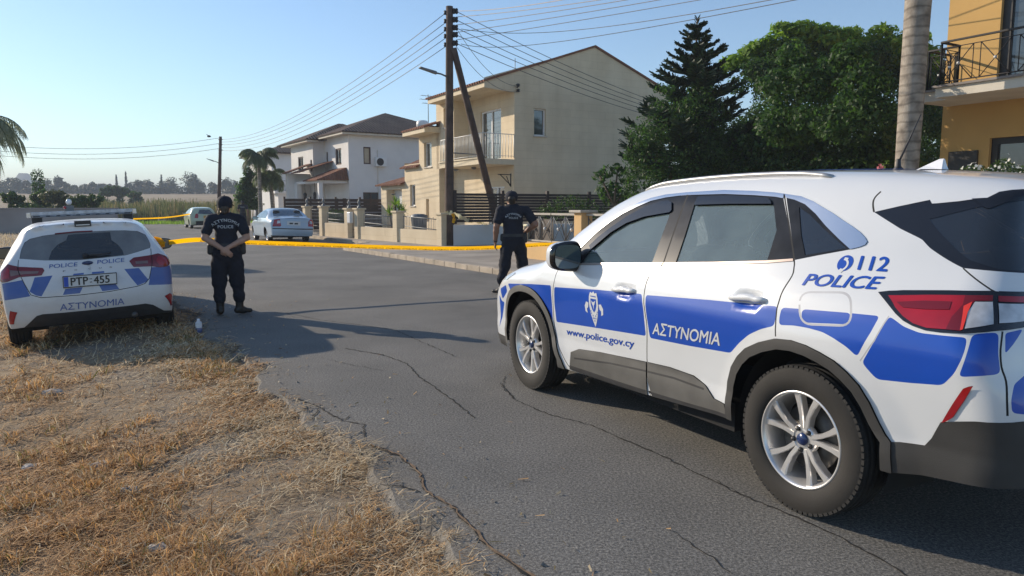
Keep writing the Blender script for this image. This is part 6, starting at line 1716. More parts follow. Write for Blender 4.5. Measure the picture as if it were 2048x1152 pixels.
    R.append((np.concatenate([fi, [(2.26,.1),(3.13,.1)]]), None, None, 0))
    # lower cladding on the doors
    reg([(1143,704),(1159,698),(1200,704),(1295.5,724),(1295.5,790),(1240,772),(1170,748),(1141,738)], 'door_cladding', 'sill_grey', .008)
    reg([(1296,724),(1340,734),(1388,751),(1412,770),(1429,797),(1450,808),(1456,838),(1380,815),(1306,794),(1297,762)], 'rear_door_cladding', 'sill_grey', .008)
    reg([(1141,730),(1175,741),(1240,763),(1294,780),(1294,790),(1240,772),(1170,748),(1141,738)], 'door_cladding', 'black_plastic', .008); reg([(1297,781),(1380,806),(1456,829),(1456,838),(1380,815),(1306,794)], 'rear_door_cladding', 'black_plastic', .008)
    R.append((stroke(U([(1150,716),(1220,726),(1294,742)]), .012), 'door_cladding', 'black_plastic', .008))
    R.append((stroke(U([(1297,743),(1350,756),(1410,778)]), .012), 'rear_door_cladding', 'black_plastic', .008))
    # lower rear bumper
    reg([(1783,884),(1800,884),(1850,891),(1864,876),(1882,844),(1950,843),(2046,843)], '=rear_bumper', 'cladding', .004, 0., [(uc - .1, .615), (uc - .1, .30), (-.47, .30)])
    reg([(1946,772),(1938,773),(1927,777),(1906,808),(1884,845),(1894,842),(1907,834),(1930,800)], 'rear_reflector', 'red_lens', .006)
    # nose
    reg([(1008,560),(1021,543),(1040,528),(1043,533),(1030,548),(1014,560)], 'headlight', 'clear_lens', .003)
    R.append((np.array([(3.70,.42),(4.4,.42),(4.4,.80),(3.74,.80)]), '=grille', 'gloss_black', .002))
    R.append((np.array([(3.2,.2),(4.4,.2),(4.4,.34),(3.2,.34)]), '=front_bumper', 'cladding', .004))
    # panel gaps
    for ln in (fgap, rgap, bgap[2:]): R.append((stroke(smooth_line(U(ln), 3), .0075), '=body', 'gap', 0.))
    R.append((stroke(U(bgap[:3]), .012), '=body', 'gap', 0.))
    R.append((stroke(smooth_line(U([(1926,536),(1983,580),(1996,584)]), 3), .007), '=body', 'gap', 0.))
    R.append((stroke(smooth_line(U([(2005,663),(2001,700),(2003,734),(2012,762),(2014,800),(2015,832)]), 3), .007), '=body', 'gap', 0.))
    R.append((stroke(U([(1720,722),(1748,682),(1778,632)]), .006), '=body', 'gap_light', 0.))
    R.append((stroke(smooth_line(U([(1762,383),(1750,395),(1746,408),(1748,424)]), 3), .008), '=body', 'gap', 0.))
    # open underneath
    R.append((np.array([(3.4,.1),(3.2,.30),(2.16,.27),(1.19,.305),(.47,.345),(-.46,.345),(-.60,.37),(-.9,.40),(uc-.2,.42),(uc-.2,.1)]), None, None, 0))
    cb = CarBuilder(b, root)
    cb.side(R, .034, zlo=.25)
    ws = [(2.70,-.02),(2.66,.3),(2.55,.58),(2.43,.73),(2.25,.70),(2.05,.665),(1.88,.60),(1.74,.53),(1.80,.3),(1.83,-.02)]
    T = [(np.array([(2.72,-.02),(2.68,.35),(2.56,.66),(2.60,.80),(3.0,.80),(3.3,.70),(3.6,.4),(3.7,-.02)]), '=hood', 'white_paint', 0.),
         (np.array(ws), '=windshield', 'side_glass', 0.), (np.array([(-.387,.593),(-.48,.560),(-.579,.525),(-.606,.491),(-.673,.446),(-.70,.43),(-.95,.43),(-.95,.85),(-.40,.85),(-.37,.70)]), '=rear_window', 'gloss_black', 0.)]
    cb.top(T, .05)
    names = {'=body':'body','=tailgate':'tailgate','front_door':'door','rear_door':'door','front_window':'window','rear_side_window':'window','=rear_window':'rear_window','=rear_glass':'rear_pane','=hood':'hood','=windshield':'windshield','=rear_bumper':'rear_bumper','=grille':'grille','=front_bumper':'front_bumper','front_arch_trim':'wheel_arch_trim','door_cladding':'door_cladding','rear_door_cladding':'door_cladding','rear_rain_visor':'rain_visor','quarter_pane':'quarter_pane'}
    par = {'front_window':'front_door','rear_side_window':'rear_door','door_cladding':'front_door','rear_door_cladding':'rear_door','rain_visor':'front_door','rear_rain_visor':'rear_door','=rear_window':'=tailgate','quarter_pane':'quarter_window'}
    made = cb.build(names, par)
    FD, RD, BODY = made[('front_door', 1)], made[('rear_door', 1)], made[('=body', 0)]
    for s_ in (1, -1):
        for x in (0, 2.711):
            wheel_well(root, x, .38, .44, .50, .85, s_)
    for s_ in (1, -1):
        car_wheel(root, (0, s_ * .80, .362), s_, .362, .226, .234, spin=.10)
        car_wheel(root, (2.711, s_ * .80, .362), s_, .362, .226, .234, spin=.30, steer=-.02)
    # lettering and emblem
    q = U([(1305,668),(1440,692),(1307.5,644)])
    text_on_body(b, 'ΑΣΤΥΝΟΜΙΑ', q, MT['grey_letter'], RD, .006, 0, .0014)
    q = U([(1133,673),(1268,700),(1133.5,656)])
    text_on_body(b, 'www.police.gov.cy', q, MT['blue_film'], FD, .006, 0, .0014)
    q = U([(1603,571),(1761,580),(1611,547)])
    text_on_body(b, 'POLICE', q, MT['blue_film'], BODY, .006, .28, .0014, fat=.03)
    q = U([(1714,540),(1776,544),(1717,511)])
    text_on_body(b, '112', q, MT['blue_film'], BODY, .006, .18, .0014, fat=.03)
    c = U([(1690.5,526.5)])[0]; rr = .036
    disc = [c + rr * np.array([math.cos(a), math.sin(a)]) for a in np.linspace(0, 2 * PI, 33)[:-1]]
    poly_on_body(b, [disc], MT['blue_film'], BODY, 'phone_symbol', .0012)
    hs = []
    for a in np.linspace(PI * .62, PI * 1.42, 12): hs.append(c + np.array([.011, -.008]) + .025 * np.array([math.cos(a), math.sin(a)]))
    ph = stroke(np.array(hs), .009)
    e1 = stroke(np.array([hs[0] + [-.008, .002], hs[0] + [.010, .004]]), .013); e2 = stroke(np.array([hs[-1] + [-.007, -.007], hs[-1] + [.008, .004]]), .013)
    poly_on_body(b, [ph, e1, e2], MT['grey_letter'], BODY, 'phone_symbol', .002)
    # crest: shield, side scrolls, inner field and crown line
    cc = U([(1188,618)])[0]
    def cp(L): return [cc + np.array([-x, y]) * .125 for x, y in L]
    sh = [(-.42,.66),(-.30,.92),(-.12,.86),(0,.98),(.12,.86),(.30,.92),(.42,.66),(.44,.2),(.34,-.30),(.16,-.72),(0,-1.0),(-.16,-.72),(-.34,-.30),(-.44,.2)]
    scr1 = [(-.50,.30),(-.72,.34),(-.90,.10),(-.86,-.22),(-.66,-.30),(-.70,-.06),(-.56,.04)]
    poly_on_body(b, [cp(sh), cp(scr1), cp([(-x, y) for x, y in scr1][::-1])], MT['grey_letter'], FD, 'crest', .0012)
    inn = [(-.27,.56),(.27,.56),(.27,.22),(.16,-.04),(0,-.20),(-.16,-.04),(-.27,.22)]
    poly_on_body(b, [cp(inn)], MT['blue_film'], FD, 'crest', .0018)
    poly_on_body(b, [cp([(-.20,.46),(-.02,.36),(.20,.48),(.10,.26),(.03,.20),(.0,-.06),(-.05,.18),(-.12,.26)])], MT['grey_letter'], FD, 'crest', .0024)
    dots = [(x * .13, y) for y, xs in ((-.26, (-2, 2)), (-.38, (-1, 1)), (-.52, (-1, 0, 1)), (-.66, (0,)), (-.14, (-2.4, 2.4))) for x in xs]
    poly_on_body(b, [cp([(x - .045, y), (x, y + .06), (x + .045, y), (x, y - .06)]) for x, y in dots] + [cp([(-.26,.72),(.26,.72),(.26,.67),(-.26,.67)])], MT['blue_film'], FD, 'crest', .0018)
    # handles
    for key, pxs in (('front_door', [(1225,579),(1272,582)]), ('rear_door', [(1458,595),(1534,601)])):
        h = U(pxs)
        for s_ in (1, -1):
            door_handle(b, h[0, 0], h[1, 0], h[0, 1], h[1, 1], 'white_paint', made[(key, s_)], s_)
    # mirrors
    for s_ in (1, -1): door_mirror(root, (2.00, s_ * 1.00, 1.125), s_, (.10, .125, .105))
    # roof rails
    for s_ in (1, -1):
        m = MB(); xs = np.linspace(1.66, .16, 26)
        o = np.stack([xs, np.full(26, s_ * .555), np.full(26, 2.1)], -1)
        p, ok = b.march(o, np.tile([0, 0, -1.], (26, 1)), 0, 1.5, 80)
        up = .014 * np.clip(np.minimum(np.linspace(0, 8, 26), np.linspace(8, 0, 26)), 0, 1) ** .5
        m.tube([(x, y, z + q - .004) for (x, y, z), q in zip(p, up)], .013, 0, 8)
        m.build('roof_rail', [MT['rail']], root)
    # shark fin and whip aerial
    m = MB(); fx, fz = .02, 1.655
    L = [(.085, 0), (.02, .032), (-.05, .062), (-.075, .062), (-.08, .03), (-.086, 0)]
    V = [(fx + x, s_ * (.032 if z < .03 else .006), fz + z) for s_ in (1, -1) for x, z in L]
    n = len(L); F = [tuple(range(n)), tuple(range(2 * n - 1, n - 1, -1))] + [(i, (i + 1) % n, n + (i + 1) % n, n + i) for i in range(n)]
    m.add(V, F); m.build('roof_fin', [MT['white_paint']], root, .006)
    m = MB(); ax, ay = .24, -.06
    zt = 1.664
    m.lathe([(.032, -.01), (.03, .012), (.014, .03), (.011, .07)], (ax, ay, zt), 'z', 0, 14)
    m.tube([(ax, ay, zt + .05), (ax - .10, ay - .02, zt + .30)], [.006, .0025], 0, 6)
    m.build('roof_aerial', [MT['black_plastic']], root)
    # blue mark on the roof
    ring = []
    V, F = [], []
    for i in range(41):
        a = 2 * PI * i / 40
        for q in (1, .66): V.append((.34 + q * .42 * math.cos(a), .02 + q * .34 * math.sin(a)))
    V = np.array(V); o = np.concatenate([V, np.full((len(V), 1), 2.1)], 1)
    p, ok = b.march(o, np.tile([0, 0, -1.], (len(V), 1)), 0, 1.5, 80); p[:, 2] += .004
    F = [(2 * i, 2 * i + 2, 2 * i + 3, 2 * i + 1) for i in range(40)]
    from_arrays('roof_mark', p, F, MT['blue_film'], root, smooth=True)
    # cabin
    for x, y, w in ((1.32, .37, .52), (1.32, -.37, .52), (.42, 0, 1.25)): car_seat(root, x, y, w, .50 if x > 1 else .52)
    steering_wheel(root, 1.78, -.37, .98)
    m = MB(); V, F = superell((2.12, 0, .90), (.30, .76, .14), .5, .35, 8, 24); m.add(V, F, 0, True)
    m.box((1.5, -.12, .42), (2.0, .12, .75), 0); m.build('dashboard', [MT['seat_fabric']], root)
    m = MB(); m.box((.52, -.80, .24), (2.18, .80, .40)); m.box((-.80, -.55, .34), (.52, .55, .60)); m.box((2.18, -.55, .28), (3.45, .55, .60)); m.box((-.62, -.6, .60), (.05, .6, .95))
    m.build('underbody', [MT['black_flat']], root)
    m = MB(); m.tube([(1.62, .22, 1.50), (1.60, -.22, 1.50)], .028, 0, 10); m.tube([(1.66, 0, 1.58), (1.61, 0, 1.50)], .012, 0, 6)
    m.build('rear_view_mirror', [MT['black_plastic']], root)
    return root
MT['sill_grey'] = M('sill_grey', (.092, .089, .083), .6, var=.2, scale=5, bump=.08, bscale=260)  # lit copy of the cladding, sunlight painted in as a lighter grey
MT['belt'] = M('belt_strip', (.42, .34, .30), .35, .5, .05)
MT['rail'] = M('roof_rail', (.42, .42, .42), .4, .5, .05)
MT['gap_light'] = M('film_edge', (.42, .43, .46), .5)
MT['bright_red'] = M('bright_red_lens', (.85, .05, .03), .15, coat=.8)
build_suv()
# ------------------------------------------------------------------ hatchback police car, silver saloon, pale green hatchback
MT['white_dusty'] = paint('dusty_white_paint', (.74, .75, .77), .35, .5, dirt=.40, dirtcol=(.40, .35, .28))
MT['blue_dusty'] = paint('dusty_blue_film', (.008, .080, .36), .4, .3, dirt=.28, dirtcol=(.30, .28, .26), var=.06)
MT['dusty_glass'] = glass('dusty_glass', (.22, .24, .25), .55, (.30, .30, .29))
MT['wiped_glass'] = glass('wiped_glass', (.68, .74, .70), .10, (.30, .30, .29))
MT['plate_white'] = M('plate_white', (.62, .62, .60), .5, var=.05)
MT['plate_blue'] = M('plate_blue', (.02, .07, .42), .5)
MT['plate_yellow'] = M('plate_yellow', (.75, .36, .02), .5)
MT['lens_white'] = M('lamp_white', (.72, .74, .76), .2, var=.1, coat=.6)
MT['silver_blue'] = paint('silver_blue_paint', (.40, .50, .60), .3, .7)
MT['pale_green'] = paint('pale_green_paint', (.47, .53, .38), .35, .6)
MT['pane_blue'] = glass('tinted_pane', (.16, .22, .26), .18, (.30, .42, .52))
class Traced:
    """regions traced once and laid on both halves of a car"""
    def __init__(s, b): s.b, s.L, s.R = b, [], []
    def uz(s, px, right=False, keep=False):
        p, ok = s.b.pix(px)
        if right: p[:, 1] *= -1
        return s.b.to_uz(p)
    def px(s, pts, key, mat, off=0., rnd=0., only=None):
        for right, lst in ((False, s.L), (True, s.R)):
            if only is not None and only != right: continue
            P = s.uz(pts, right)
            if rnd: P = round_poly(P, rnd)
            lst.append((P, key, mat, off))
    def line(s, pts, w, key='=body', mat='gap'):
        for right, lst in ((False, s.L), (True, s.R)): lst.append((stroke(s.uz(pts, right), w), key, mat, 0.))
    def uv(s, P, key, mat, off=0.):
        for lst in (s.L, s.R): lst.append((np.array(P, float), key, mat, off))
    def arch(s, x, z, r, zb, key='wheel_arch', mat='cladding', lip=.0):
        a = np.linspace(-.35, PI + .35, 26)
        if lip: s.uv([(x + (r + lip) * math.cos(q), z + (r + lip) * math.sin(q)) for q in a] + [(x - r, zb), (x + r, zb)], key, mat, .004)
        s.uv([(x + r * math.cos(q), z + r * math.sin(q)) for q in a] + [(x - r * .9, zb - .2), (x + r * .9, zb - .2)], None, None, 0)
HATCH_POSE = (-5.2531, 9.0512, rad(120.21))
_p = [(-.72,.26),(-.80,.40),(-.83,.55),(-.82,.70),(-.785,.80),(-.765,.88),(-.735,.98),(-.68,1.06),(-.60,1.16),(-.50,1.30),(-.463,1.385),(-.466,1.415),(-.47,1.44),(-.38,1.455),(-.1,1.47),(.4,1.478),(.9,1.465),(1.3,1.43),(1.6,1.36),(1.9,1.24),(2.2,1.10),(2.5,.98),(2.8,.93),(3.1,.86),(3.35,.75),(3.5,.6),(3.55,.45),(3.5,.3),(3.4,.22)]
_w = [(.15,.83),(.3,.875),(.5,.90),(.7,.915),(.85,.92),(.95,.905),(1.03,.868),(1.2,.78),(1.38,.665),(1.45,.60),(1.55,.5)]
HATCH = CarBody(HATCH_POSE, _p, _w, (2.2, .06), (.35, .045, .10), n=3, wheels=[(0,.32,.36,.012),(2.70,.32,.36,.012)], k=.10, kr=.20, roll=rad(-2.46)); HATCH.Z = -.159
HATCH.setwrap(-.28, .42, .46, 2.95, .40, .48, 1.3)
def empty_for(b, name, lab, cat):
    r = props(empty(name, (b.X, b.Y, getattr(b, 'Z', 0.))), lab, cat); r.rotation_euler = Matrix(b.rot().tolist()).to_euler(); return r
def side_glass(T, zb, x0, x1, zt, xb=None):
    T.uv([(x0, zb), (x0 + .10, zt - .06), (x0 + .35, zt), (x1 - .75, zt), (x1 - .1, zb + .04)], 'side_window', 'gloss_black', 0.)
def build_hatch():
    b = HATCH; root = empty_for(b, 'police_hatchback', 'dusty white and blue police hatchback with a light bar, parked on the verge', 'police car')
    T = Traced(b)
    T.px([(37,520),(42,500),(48,484),(60,475),(100,467),(150,462),(219,459),(275,460),(293,468),(302.5,489),(301.5,497),(302,512),(303,534),(299,556),(290,567),(275,572.5),(219,583),(160,590),(82,595.5),(62,590),(50,570),(38,545)], '=tailgate', 'white_dusty')
    T.px([(39,517.5),(43,498),(49,485),(60,477.5),(100,469.5),(150,464),(219,461),(275,462),(291,469.5),(301,489),(300,496),(250,511),(156,520.6),(90,521)], '=rear_window', 'dusty_glass', -.004)
    T.px([(97,519),(103,502),(115,489),(132,480),(136,470),(150,468),(220,464),(223,480),(236,489),(245,500),(248,509),(200,515.5),(156,518.5)], '=wiped_pane', 'wiped_glass', -.006)
    T.px([(110,466.5),(150,462.5),(185,461),(185,463.3),(150,465),(110,469)], '=brake_light', 'dark_red_lens', .004)
    # livery
    for P in ([(4,567.5),(45,560),(61,592.5),(9.4,601)], [(69,555),(105,551),(83,593),(72,591),(59,583)], [(131,577.5),(165.6,574),(160,586.5),(125.6,590)], [(198,570.6),(231,567.5),(239,578),(204.7,582.5)], [(248.4,538),(278,536),(297,559),(292,564),(275,571)], [(303,534.7),(339,531),(346,545),(351.6,567.5),(297,570)], [(147,547.5),(168,545.5),(167,549),(146,551)], [(184,544),(208,542),(209,545.5),(184,548)]):
        T.px(P, '=body', 'blue_dusty')
    # lamps
    lt = [(1,561.5),(2.5,545),(16,528.5),(38,534),(85.6,536),(89,541),(83,551),(38,554.5),(15,564),(5,565.5)]
    T.px(lt, 'tail_light', 'dark_red_lens', .006, .01, only=False)
    T.px([(20,541),(45,543),(78,542.5),(76,547),(40,549),(22,553)], 'tail_light', 'dusk_lens', .008, only=False)
    T.px([(3,548),(16,535),(20,541),(19,556),(4,561)], 'tail_light', 'red_lens', .008, only=False)
    rt = [(258.4,522),(267,515.5),(301,510.6),(315.6,507),(334,514),(339,524),(335,532.5),(320,535),(303,532.5),(267,534)]
    T.px(rt, 'tail_light', 'dark_red_lens', .006, .01, only=True)
    T.px([(270,523),(295,521.5),(296,527),(272,528)], 'tail_light', 'dusk_lens', .008, only=True)
    T.px([(316,512),(332,517),(336,524),(332,530),(318,531),(312,522)], 'tail_light', 'red_lens', .008, only=True)
    T.px([(20.6,622),(34.8,625),(28,648.5),(20,648.5)], 'reflector', 'red_lens', .004, only=False)
    T.px([(329,592),(339.4,586),(346,609),(341,611)], 'reflector', 'red_lens', .004, only=True)
    # black lower bumper
    T.px([(12,667),(28,661),(47,656.6),(60,645),(73.4,632),(85,628.5),(125,625.5),(200,618),(269,610),(291,607),(306,609.5),(327.7,621),(345,621),(356,618),(358,660),(200,690),(10,700)], '=rear_bumper', 'black_plastic', .004)
    T.line([(37,520),(38,545),(50,570),(62,590),(82,595.5),(160,590),(219,583),(275,572.5),(290,567),(299,556),(303,534),(302,512),(301.5,497)], .008)
    # sides
    T.uv([(-.02,1.02),(.05,1.30),(.35,1.385),(1.35,1.37),(1.75,1.22),(2.12,1.02)], 'side_window', 'side_glass', -.004)
    for P in ([(.0,.62),(.0,.84),(1.0,.85),(1.0,.60)], [(1.05,.60),(1.05,.85),(2.1,.86),(2.1,.62)], [(2.2,.70),(2.2,.85),(2.9,.84),(2.6,.72)]): T.uv(P, '=body', 'blue_dusty')
    for xx in (1.02, 2.12): T.uv(stroke(np.array([(xx, .32), (xx + .02, .8), (xx - .03, 1.02)]), .008), '=body', 'gap')
    T.arch(0, .32, .345, .12, lip=0); T.arch(2.70, .32, .345, .12, lip=0)
    T.uv([(-.42, .05), (-.42, .27), (3.6, .24), (3.6, .05)], None, None); T.uv([(-1.9,.05),(-1.9,.30),(-.7,.30),(-.42,.27),(-.42,.05)], None, None)
    T.uv([(3.5,.40),(4.5,.40),(4.5,.66),(3.6,.66)], '=grille', 'gloss_black', .002)
    cb = CarBuilder(b, root); cb.side(T.L, .036, base=('=body', 'white_dusty', 0.), zlo=.16, right=T.R)
    cb.top([(np.array([(2.52,-.02),(2.44,.45),(2.28,.70),(2.6,.76),(3.0,.70),(3.4,.3),(3.5,-.02)]), '=hood', 'white_dusty', 0.), (np.array([(2.48,-.02),(2.40,.4),(2.20,.66),(1.85,.58),(1.50,.50),(1.52,.2),(1.52,-.02)]), '=windshield', 'side_glass', 0.)], .05, ('=body', 'white_dusty', 0.))
    made = cb.build({'=body':'body','=tailgate':'tailgate','=rear_window':'rear_window','=wiped_pane':'wiped_pane','=brake_light':'brake_light','=rear_bumper':'rear_bumper','=grille':'grille','=hood':'hood','=windshield':'windshield'}, {'=rear_window':'=tailgate','=wiped_pane':'=tailgate','=brake_light':'=tailgate'})
    TG = made[('=tailgate', 0)]
    for s_ in (1, -1):
        for x in (0, 2.70):
            wheel_well(root, x, .33, .36, .48, .83, s_); car_wheel(root, (x, s_ * .785, .325), s_, .325, .205, .21, spin=.2)
    # plate: a board of its own on the tailgate
    pc = [b.pix([q])[0][0] for q in ((125,552),(233,544),(234.5,567.5),(126.6,576))]; pc = [Vector(q) + Vector((-.022, 0, 0)) for q in pc]
    xm = min(q.x for q in pc); P4 = [Vector((xm + (q.z - .75) * .12, q.y, q.z)) for q in pc]
    def plate(u, v, d=0.): a = P4[3].lerp(P4[2], u); c = P4[0].lerp(P4[1], u); return a.lerp(c, v) - Vector((d, 0, 0))
    m = MB(); V = [plate(u, v, d) for d in (-.03, 0) for u, v in ((0, 0), (1, 0), (1, 1), (0, 1))]; m.add(V, [(0,3,2,1),(4,5,6,7),(0,1,5,4),(1,2,6,5),(2,3,7,6),(3,0,4,7)], 0)
    e = .035
    for q in ((0, 1, 0, e * 2), (0, 1, 1 - e * 2, 1), (0, e * .4, 0, 1), (1 - e * .4, 1, 0, 1)): m.add([plate(q[0], q[2], .002), plate(q[1], q[2], .002), plate(q[1], q[3], .002), plate(q[0], q[3], .002)], [(0, 1, 2, 3)], 2)
    m.add([plate(.02, .09, .003), plate(.10, .09, .003), plate(.10, .91, .003), plate(.02, .91, .003)], [(0, 1, 2, 3)], 1)
    po = m.build('number_plate', [MT['plate_white'], MT['plate_blue'], MT['ink']], root, fix=True)
    for txt, a, c in (('PTP', .14, .46), ('455', .56, .86)):
        V, F = text_mesh(txt, .006, fat=.018); from_arrays('lettering', [plate(a + x * (c - a), .17 + y * .66, .005 + l * .0004) for x, y, l in V], F, MT['ink'], po)
    m = MB()
    for v in (.34, .62):
        for u in (.49, .515): m.add([plate(u, v - .05, .004), plate(u + .014, v - .05, .004), plate(u + .014, v + .05, .004), plate(u, v + .05, .004)], [(0, 1, 2, 3)])
    m.build('plate_seal', [MT['steel_dark']], po, fix=False)
    def tx(txt, A, B, C, mat, bold, name='lettering', par=TG):
        p = np.array([b.pix([q])[0][0] for q in (A, B, C)]); V, F = text_mesh(txt, bold * .3, fat=.007); Y = p[0] + V[:, :1] * (p[1] - p[0]) + V[:, 1:2] * (p[2] - p[0])
        o = np.stack([np.full(len(Y), -2.2), Y[:, 1], Y[:, 2]], -1); q, ok = b.march(o, np.tile([1., 0, 0], (len(Y), 1)), 0, 2.2, 160); N = b.normal(q); q = q + N * (.002 + V[:, 2:3] * .0003)
        Fo = [f if np.dot(np.cross(q[f[1]] - q[f[0]], q[f[2]] - q[f[0]]), N[f[0]]) > 0 else f[::-1] for f in F]; return from_arrays(name, q, Fo, MT[mat], par)
    BD = made[('=body', 0)]
    tx('ΑΣΤΥΝΟΜΙΑ', (120,621.5), (249,608.5), (119.6,607.5), 'blue_dusty', .006, par=BD); tx('POLICE', (98.4,537), (154.7,532.5), (99,529), 'blue_dusty', .006); tx('POLICE', (194.4,528.4), (248.4,523.8), (195,520.4), 'blue_dusty', .006)
    for ch, px, py in (('F',126,542.5),('O',149,540),('C',177,537.5),('U',198,536),('S',219,534.5)): tx(ch, (px, py + 1.4), (px + 5, py + 1.0), (px, py - 1.4), 'steel_dark', .01)
    c = b.pix([(175,526)])[0][0]; m = MB(); m.lathe([(.058, 0), (.052, -.012), (.001, -.014)], (0, 0, 0), 'x', 0, 24, M4=Matrix.Translation(Vector(c) + Vector((.002, 0, 0))) @ Matrix.Diagonal((1, 1, .40, 1))); m.build('badge', [MT['blue_badge']], TG)
    m = MB(); a, c2, d = (Vector(b.pix([q])[0][0]) + Vector((-.02, 0, .008)) for q in ((170,512),(222,506.5),(205,509))); m.tube([a, d, c2], [.016, .010, .006], 0, 6); m.lathe([(.03, 0), (.03, -.02), (.001, -.03)], a, 'x', 0, 12); m.build('rear_wiper', [MT['black_plastic']], TG)
    m = MB(); m.tube([(-.55, -.42, .33), (-.79, -.42, .33)], .035, 0, 14); m.build('exhaust', [MT['steel_dark']], root)
    # light bar across the roof
    lx, lz = .74, 1.545; m = MB(); L = .575
    m.box((lx - .11, -L, lz - .005), (lx + .11, L, lz + .038), 0); m.box((lx - .12, -L + .02, lz - .03), (lx + .12, L - .02, lz - .006), 1)
    for k in range(9): y = -L + .13 + k * (2 * L - .26) / 8; m.box((lx - .122, y - .035, lz - .020), (lx - .115, y + .035, lz - .012), 2)
    m.box((lx - .10, -L - .05, lz - .03), (lx + .10, -L - .001, lz + .036), 3); m.box((lx - .10, L + .001, lz - .03), (lx + .10, L + .05, lz + .036), 3)
    for s_ in (-1, 1): m.box((lx - .05, s_ * .52 - .06, 1.40), (lx + .05, s_ * .52 + .06, lz - .031), 1)
    m.build('light_bar', [MT['bar_lens'], MT['black_plastic'], MT['metal_white'], MT['clear_lens']], root, .006)
    m = MB(); m.box((lx + .05, .10, lz + .039), (lx + .16, .20, lz + .11), 0); V, F = superell((lx + .1, .15, lz + .155), (.035, .035, .04), 1, 1, 8, 12); m.add(V, F, 1, True); V, F = superell((lx + .02, .20, lz + .085), (.02, .02, .02), 1, 1, 6, 10); m.add(V, F, 2, True); m.build('beacon', [MT['metal_grey'], MT['lens_white'], MT['red_lens']], root)
    m = MB(); q = Vector(b.pix([(166,452)])[0][0]); m.box((q.x - .02, q.y - .085, q.z - .005), (q.x + .14, q.y + .085, q.z + .062), 0); m.box((q.x - .024, q.y - .07, q.z + .008), (q.x - .0205, q.y + .07, q.z + .02), 1); m.tube([(q.x + .02, q.y + .08, q.z + .03), (q.x + .03, q.y + .14, q.z + .03), (q.x + .08, q.y + .13, q.z - .005)], .007, 0, 6); m.build('roof_box', [MT['black_plastic'], MT['metal_white']], root)
    for s_ in (1, -1): door_mirror(root, (1.78, s_ * 1.0, 1.03), s_, (.085, .12, .085), 'white_dusty')
    for x, y, w in ((1.25, .36, .5), (1.25, -.36, .5), (.35, 0, 1.2)): car_seat(root, x, y, w, .44, True, .56)
    steering_wheel(root, 1.68, -.36, .90)
    m = MB(); V, F = superell((2.05, 0, .82), (.28, .72, .13), .5, .35, 8, 20); m.add(V, F, 0, True); m.build('dashboard', [MT['seat_fabric']], root)
    m = MB(); m.box((.5, -.78, .2), (2.2, .78, .36)); m.box((-.66, -.52, .28), (.5, .52, .5)); m.box((2.2, -.52, .22), (3.4, .52, .55)); m.box((-.58, -.6, .5), (.1, .6, .82)); m.build('underbody', [MT['black_flat']], root)
    return root
MT['bar_lens'] = M('bar_lens', (.36, .39, .44), .25, var=.3, scale=14, coat=.5)
MT['dusk_lens'] = M('smoked_lens', (.18, .11, .10), .2, var=.2, coat=.6)
build_hatch()
# tape knotted round its right mirror
def mirror_knot():
    R = Matrix(HATCH.rot().tolist()); c = R @ Vector((1.76, -1.0, 1.035)) + Vector((HATCH.X, HATCH.Y, HATCH.Z)); rng = np.random.default_rng(6); P = []
    for i in range(26):
        a = i * .9; P.append(tuple(c + R @ Vector((.085 * math.cos(a * .6) - .03, .085 * math.cos(a) * (.8 + .3 * math.sin(i)) + .07, .088 * math.sin(a) * (.75 + .3 * math.cos(i * 1.7))))))
    ribbon('tape_knot', P, .085, 'tape', 'yellow tape wound round the right mirror of the hatchback', (0, 9), n=150, wob=.5)
mirror_knot()

def small_car(name, lab, pose, prof, wz, paint_, T_fn, wrap, wheelx, front, rear, wheel=(.31, .195, .20), label_cat='car', hw=.74, cab=(1.1, .35, .42)):
    b = CarBody(pose, prof, wz, front, rear, n=3, wheels=[(wheelx[0], .31, .35, .01), (wheelx[1], .31, .35, .01)], k=.10, kr=.14); b.setwrap(*wrap, 1.3)
    root = empty_for(b, name, lab, label_cat); T = Traced(b); T_fn(T, b)
    for x in wheelx: T.arch(x, .31, .335, .10, lip=0)
    T.uv([(-2, .0), (-2, .28), (-.42, .24), (4.8, .22), (4.8, .0)], None, None)
    cb = CarBuilder(b, root); cb.side(T.L, .07, base=('=body', paint_, 0.), zlo=.15, right=T.R); cb.top(T.top, .09, ('=body', paint_, 0.))
    made = cb.build({k[0]: k[0].lstrip('=') for k in cb.acc})
    for s_ in (1, -1):
        for x in wheelx: wheel_well(root, x, .32, .345, .45, .80, s_); car_wheel(root, (x, s_ * hw, wheel[0]), s_, *wheel, style='seven', lo=True)
        door_mirror(root, (wheelx[1] - .95, s_ * .95, .98), s_, (.075, .11, .075), paint_)
    for x, y, w in ((cab[0], .35, .5), (cab[0], -.35, .5), (cab[1], 0, 1.15)): car_seat(root, x, y, w, cab[2], True, .55)
    m = MB(); m.box((.5, -.74, .2), (wheelx[1] - .5, .74, .36)); m.box((-.8, -.5, .22), (.5, .5, .5)); m.box((wheelx[1] - .5, -.5, .22), (wheelx[1] + .7, .5, .5)); V, F = superell((wheelx[1] - .65, 0, .8), (.25, .68, .13), .5, .35, 8, 16); m.add(V, F, 0, True); m.build('underbody', [MT['black_flat']], root)
    return b, root
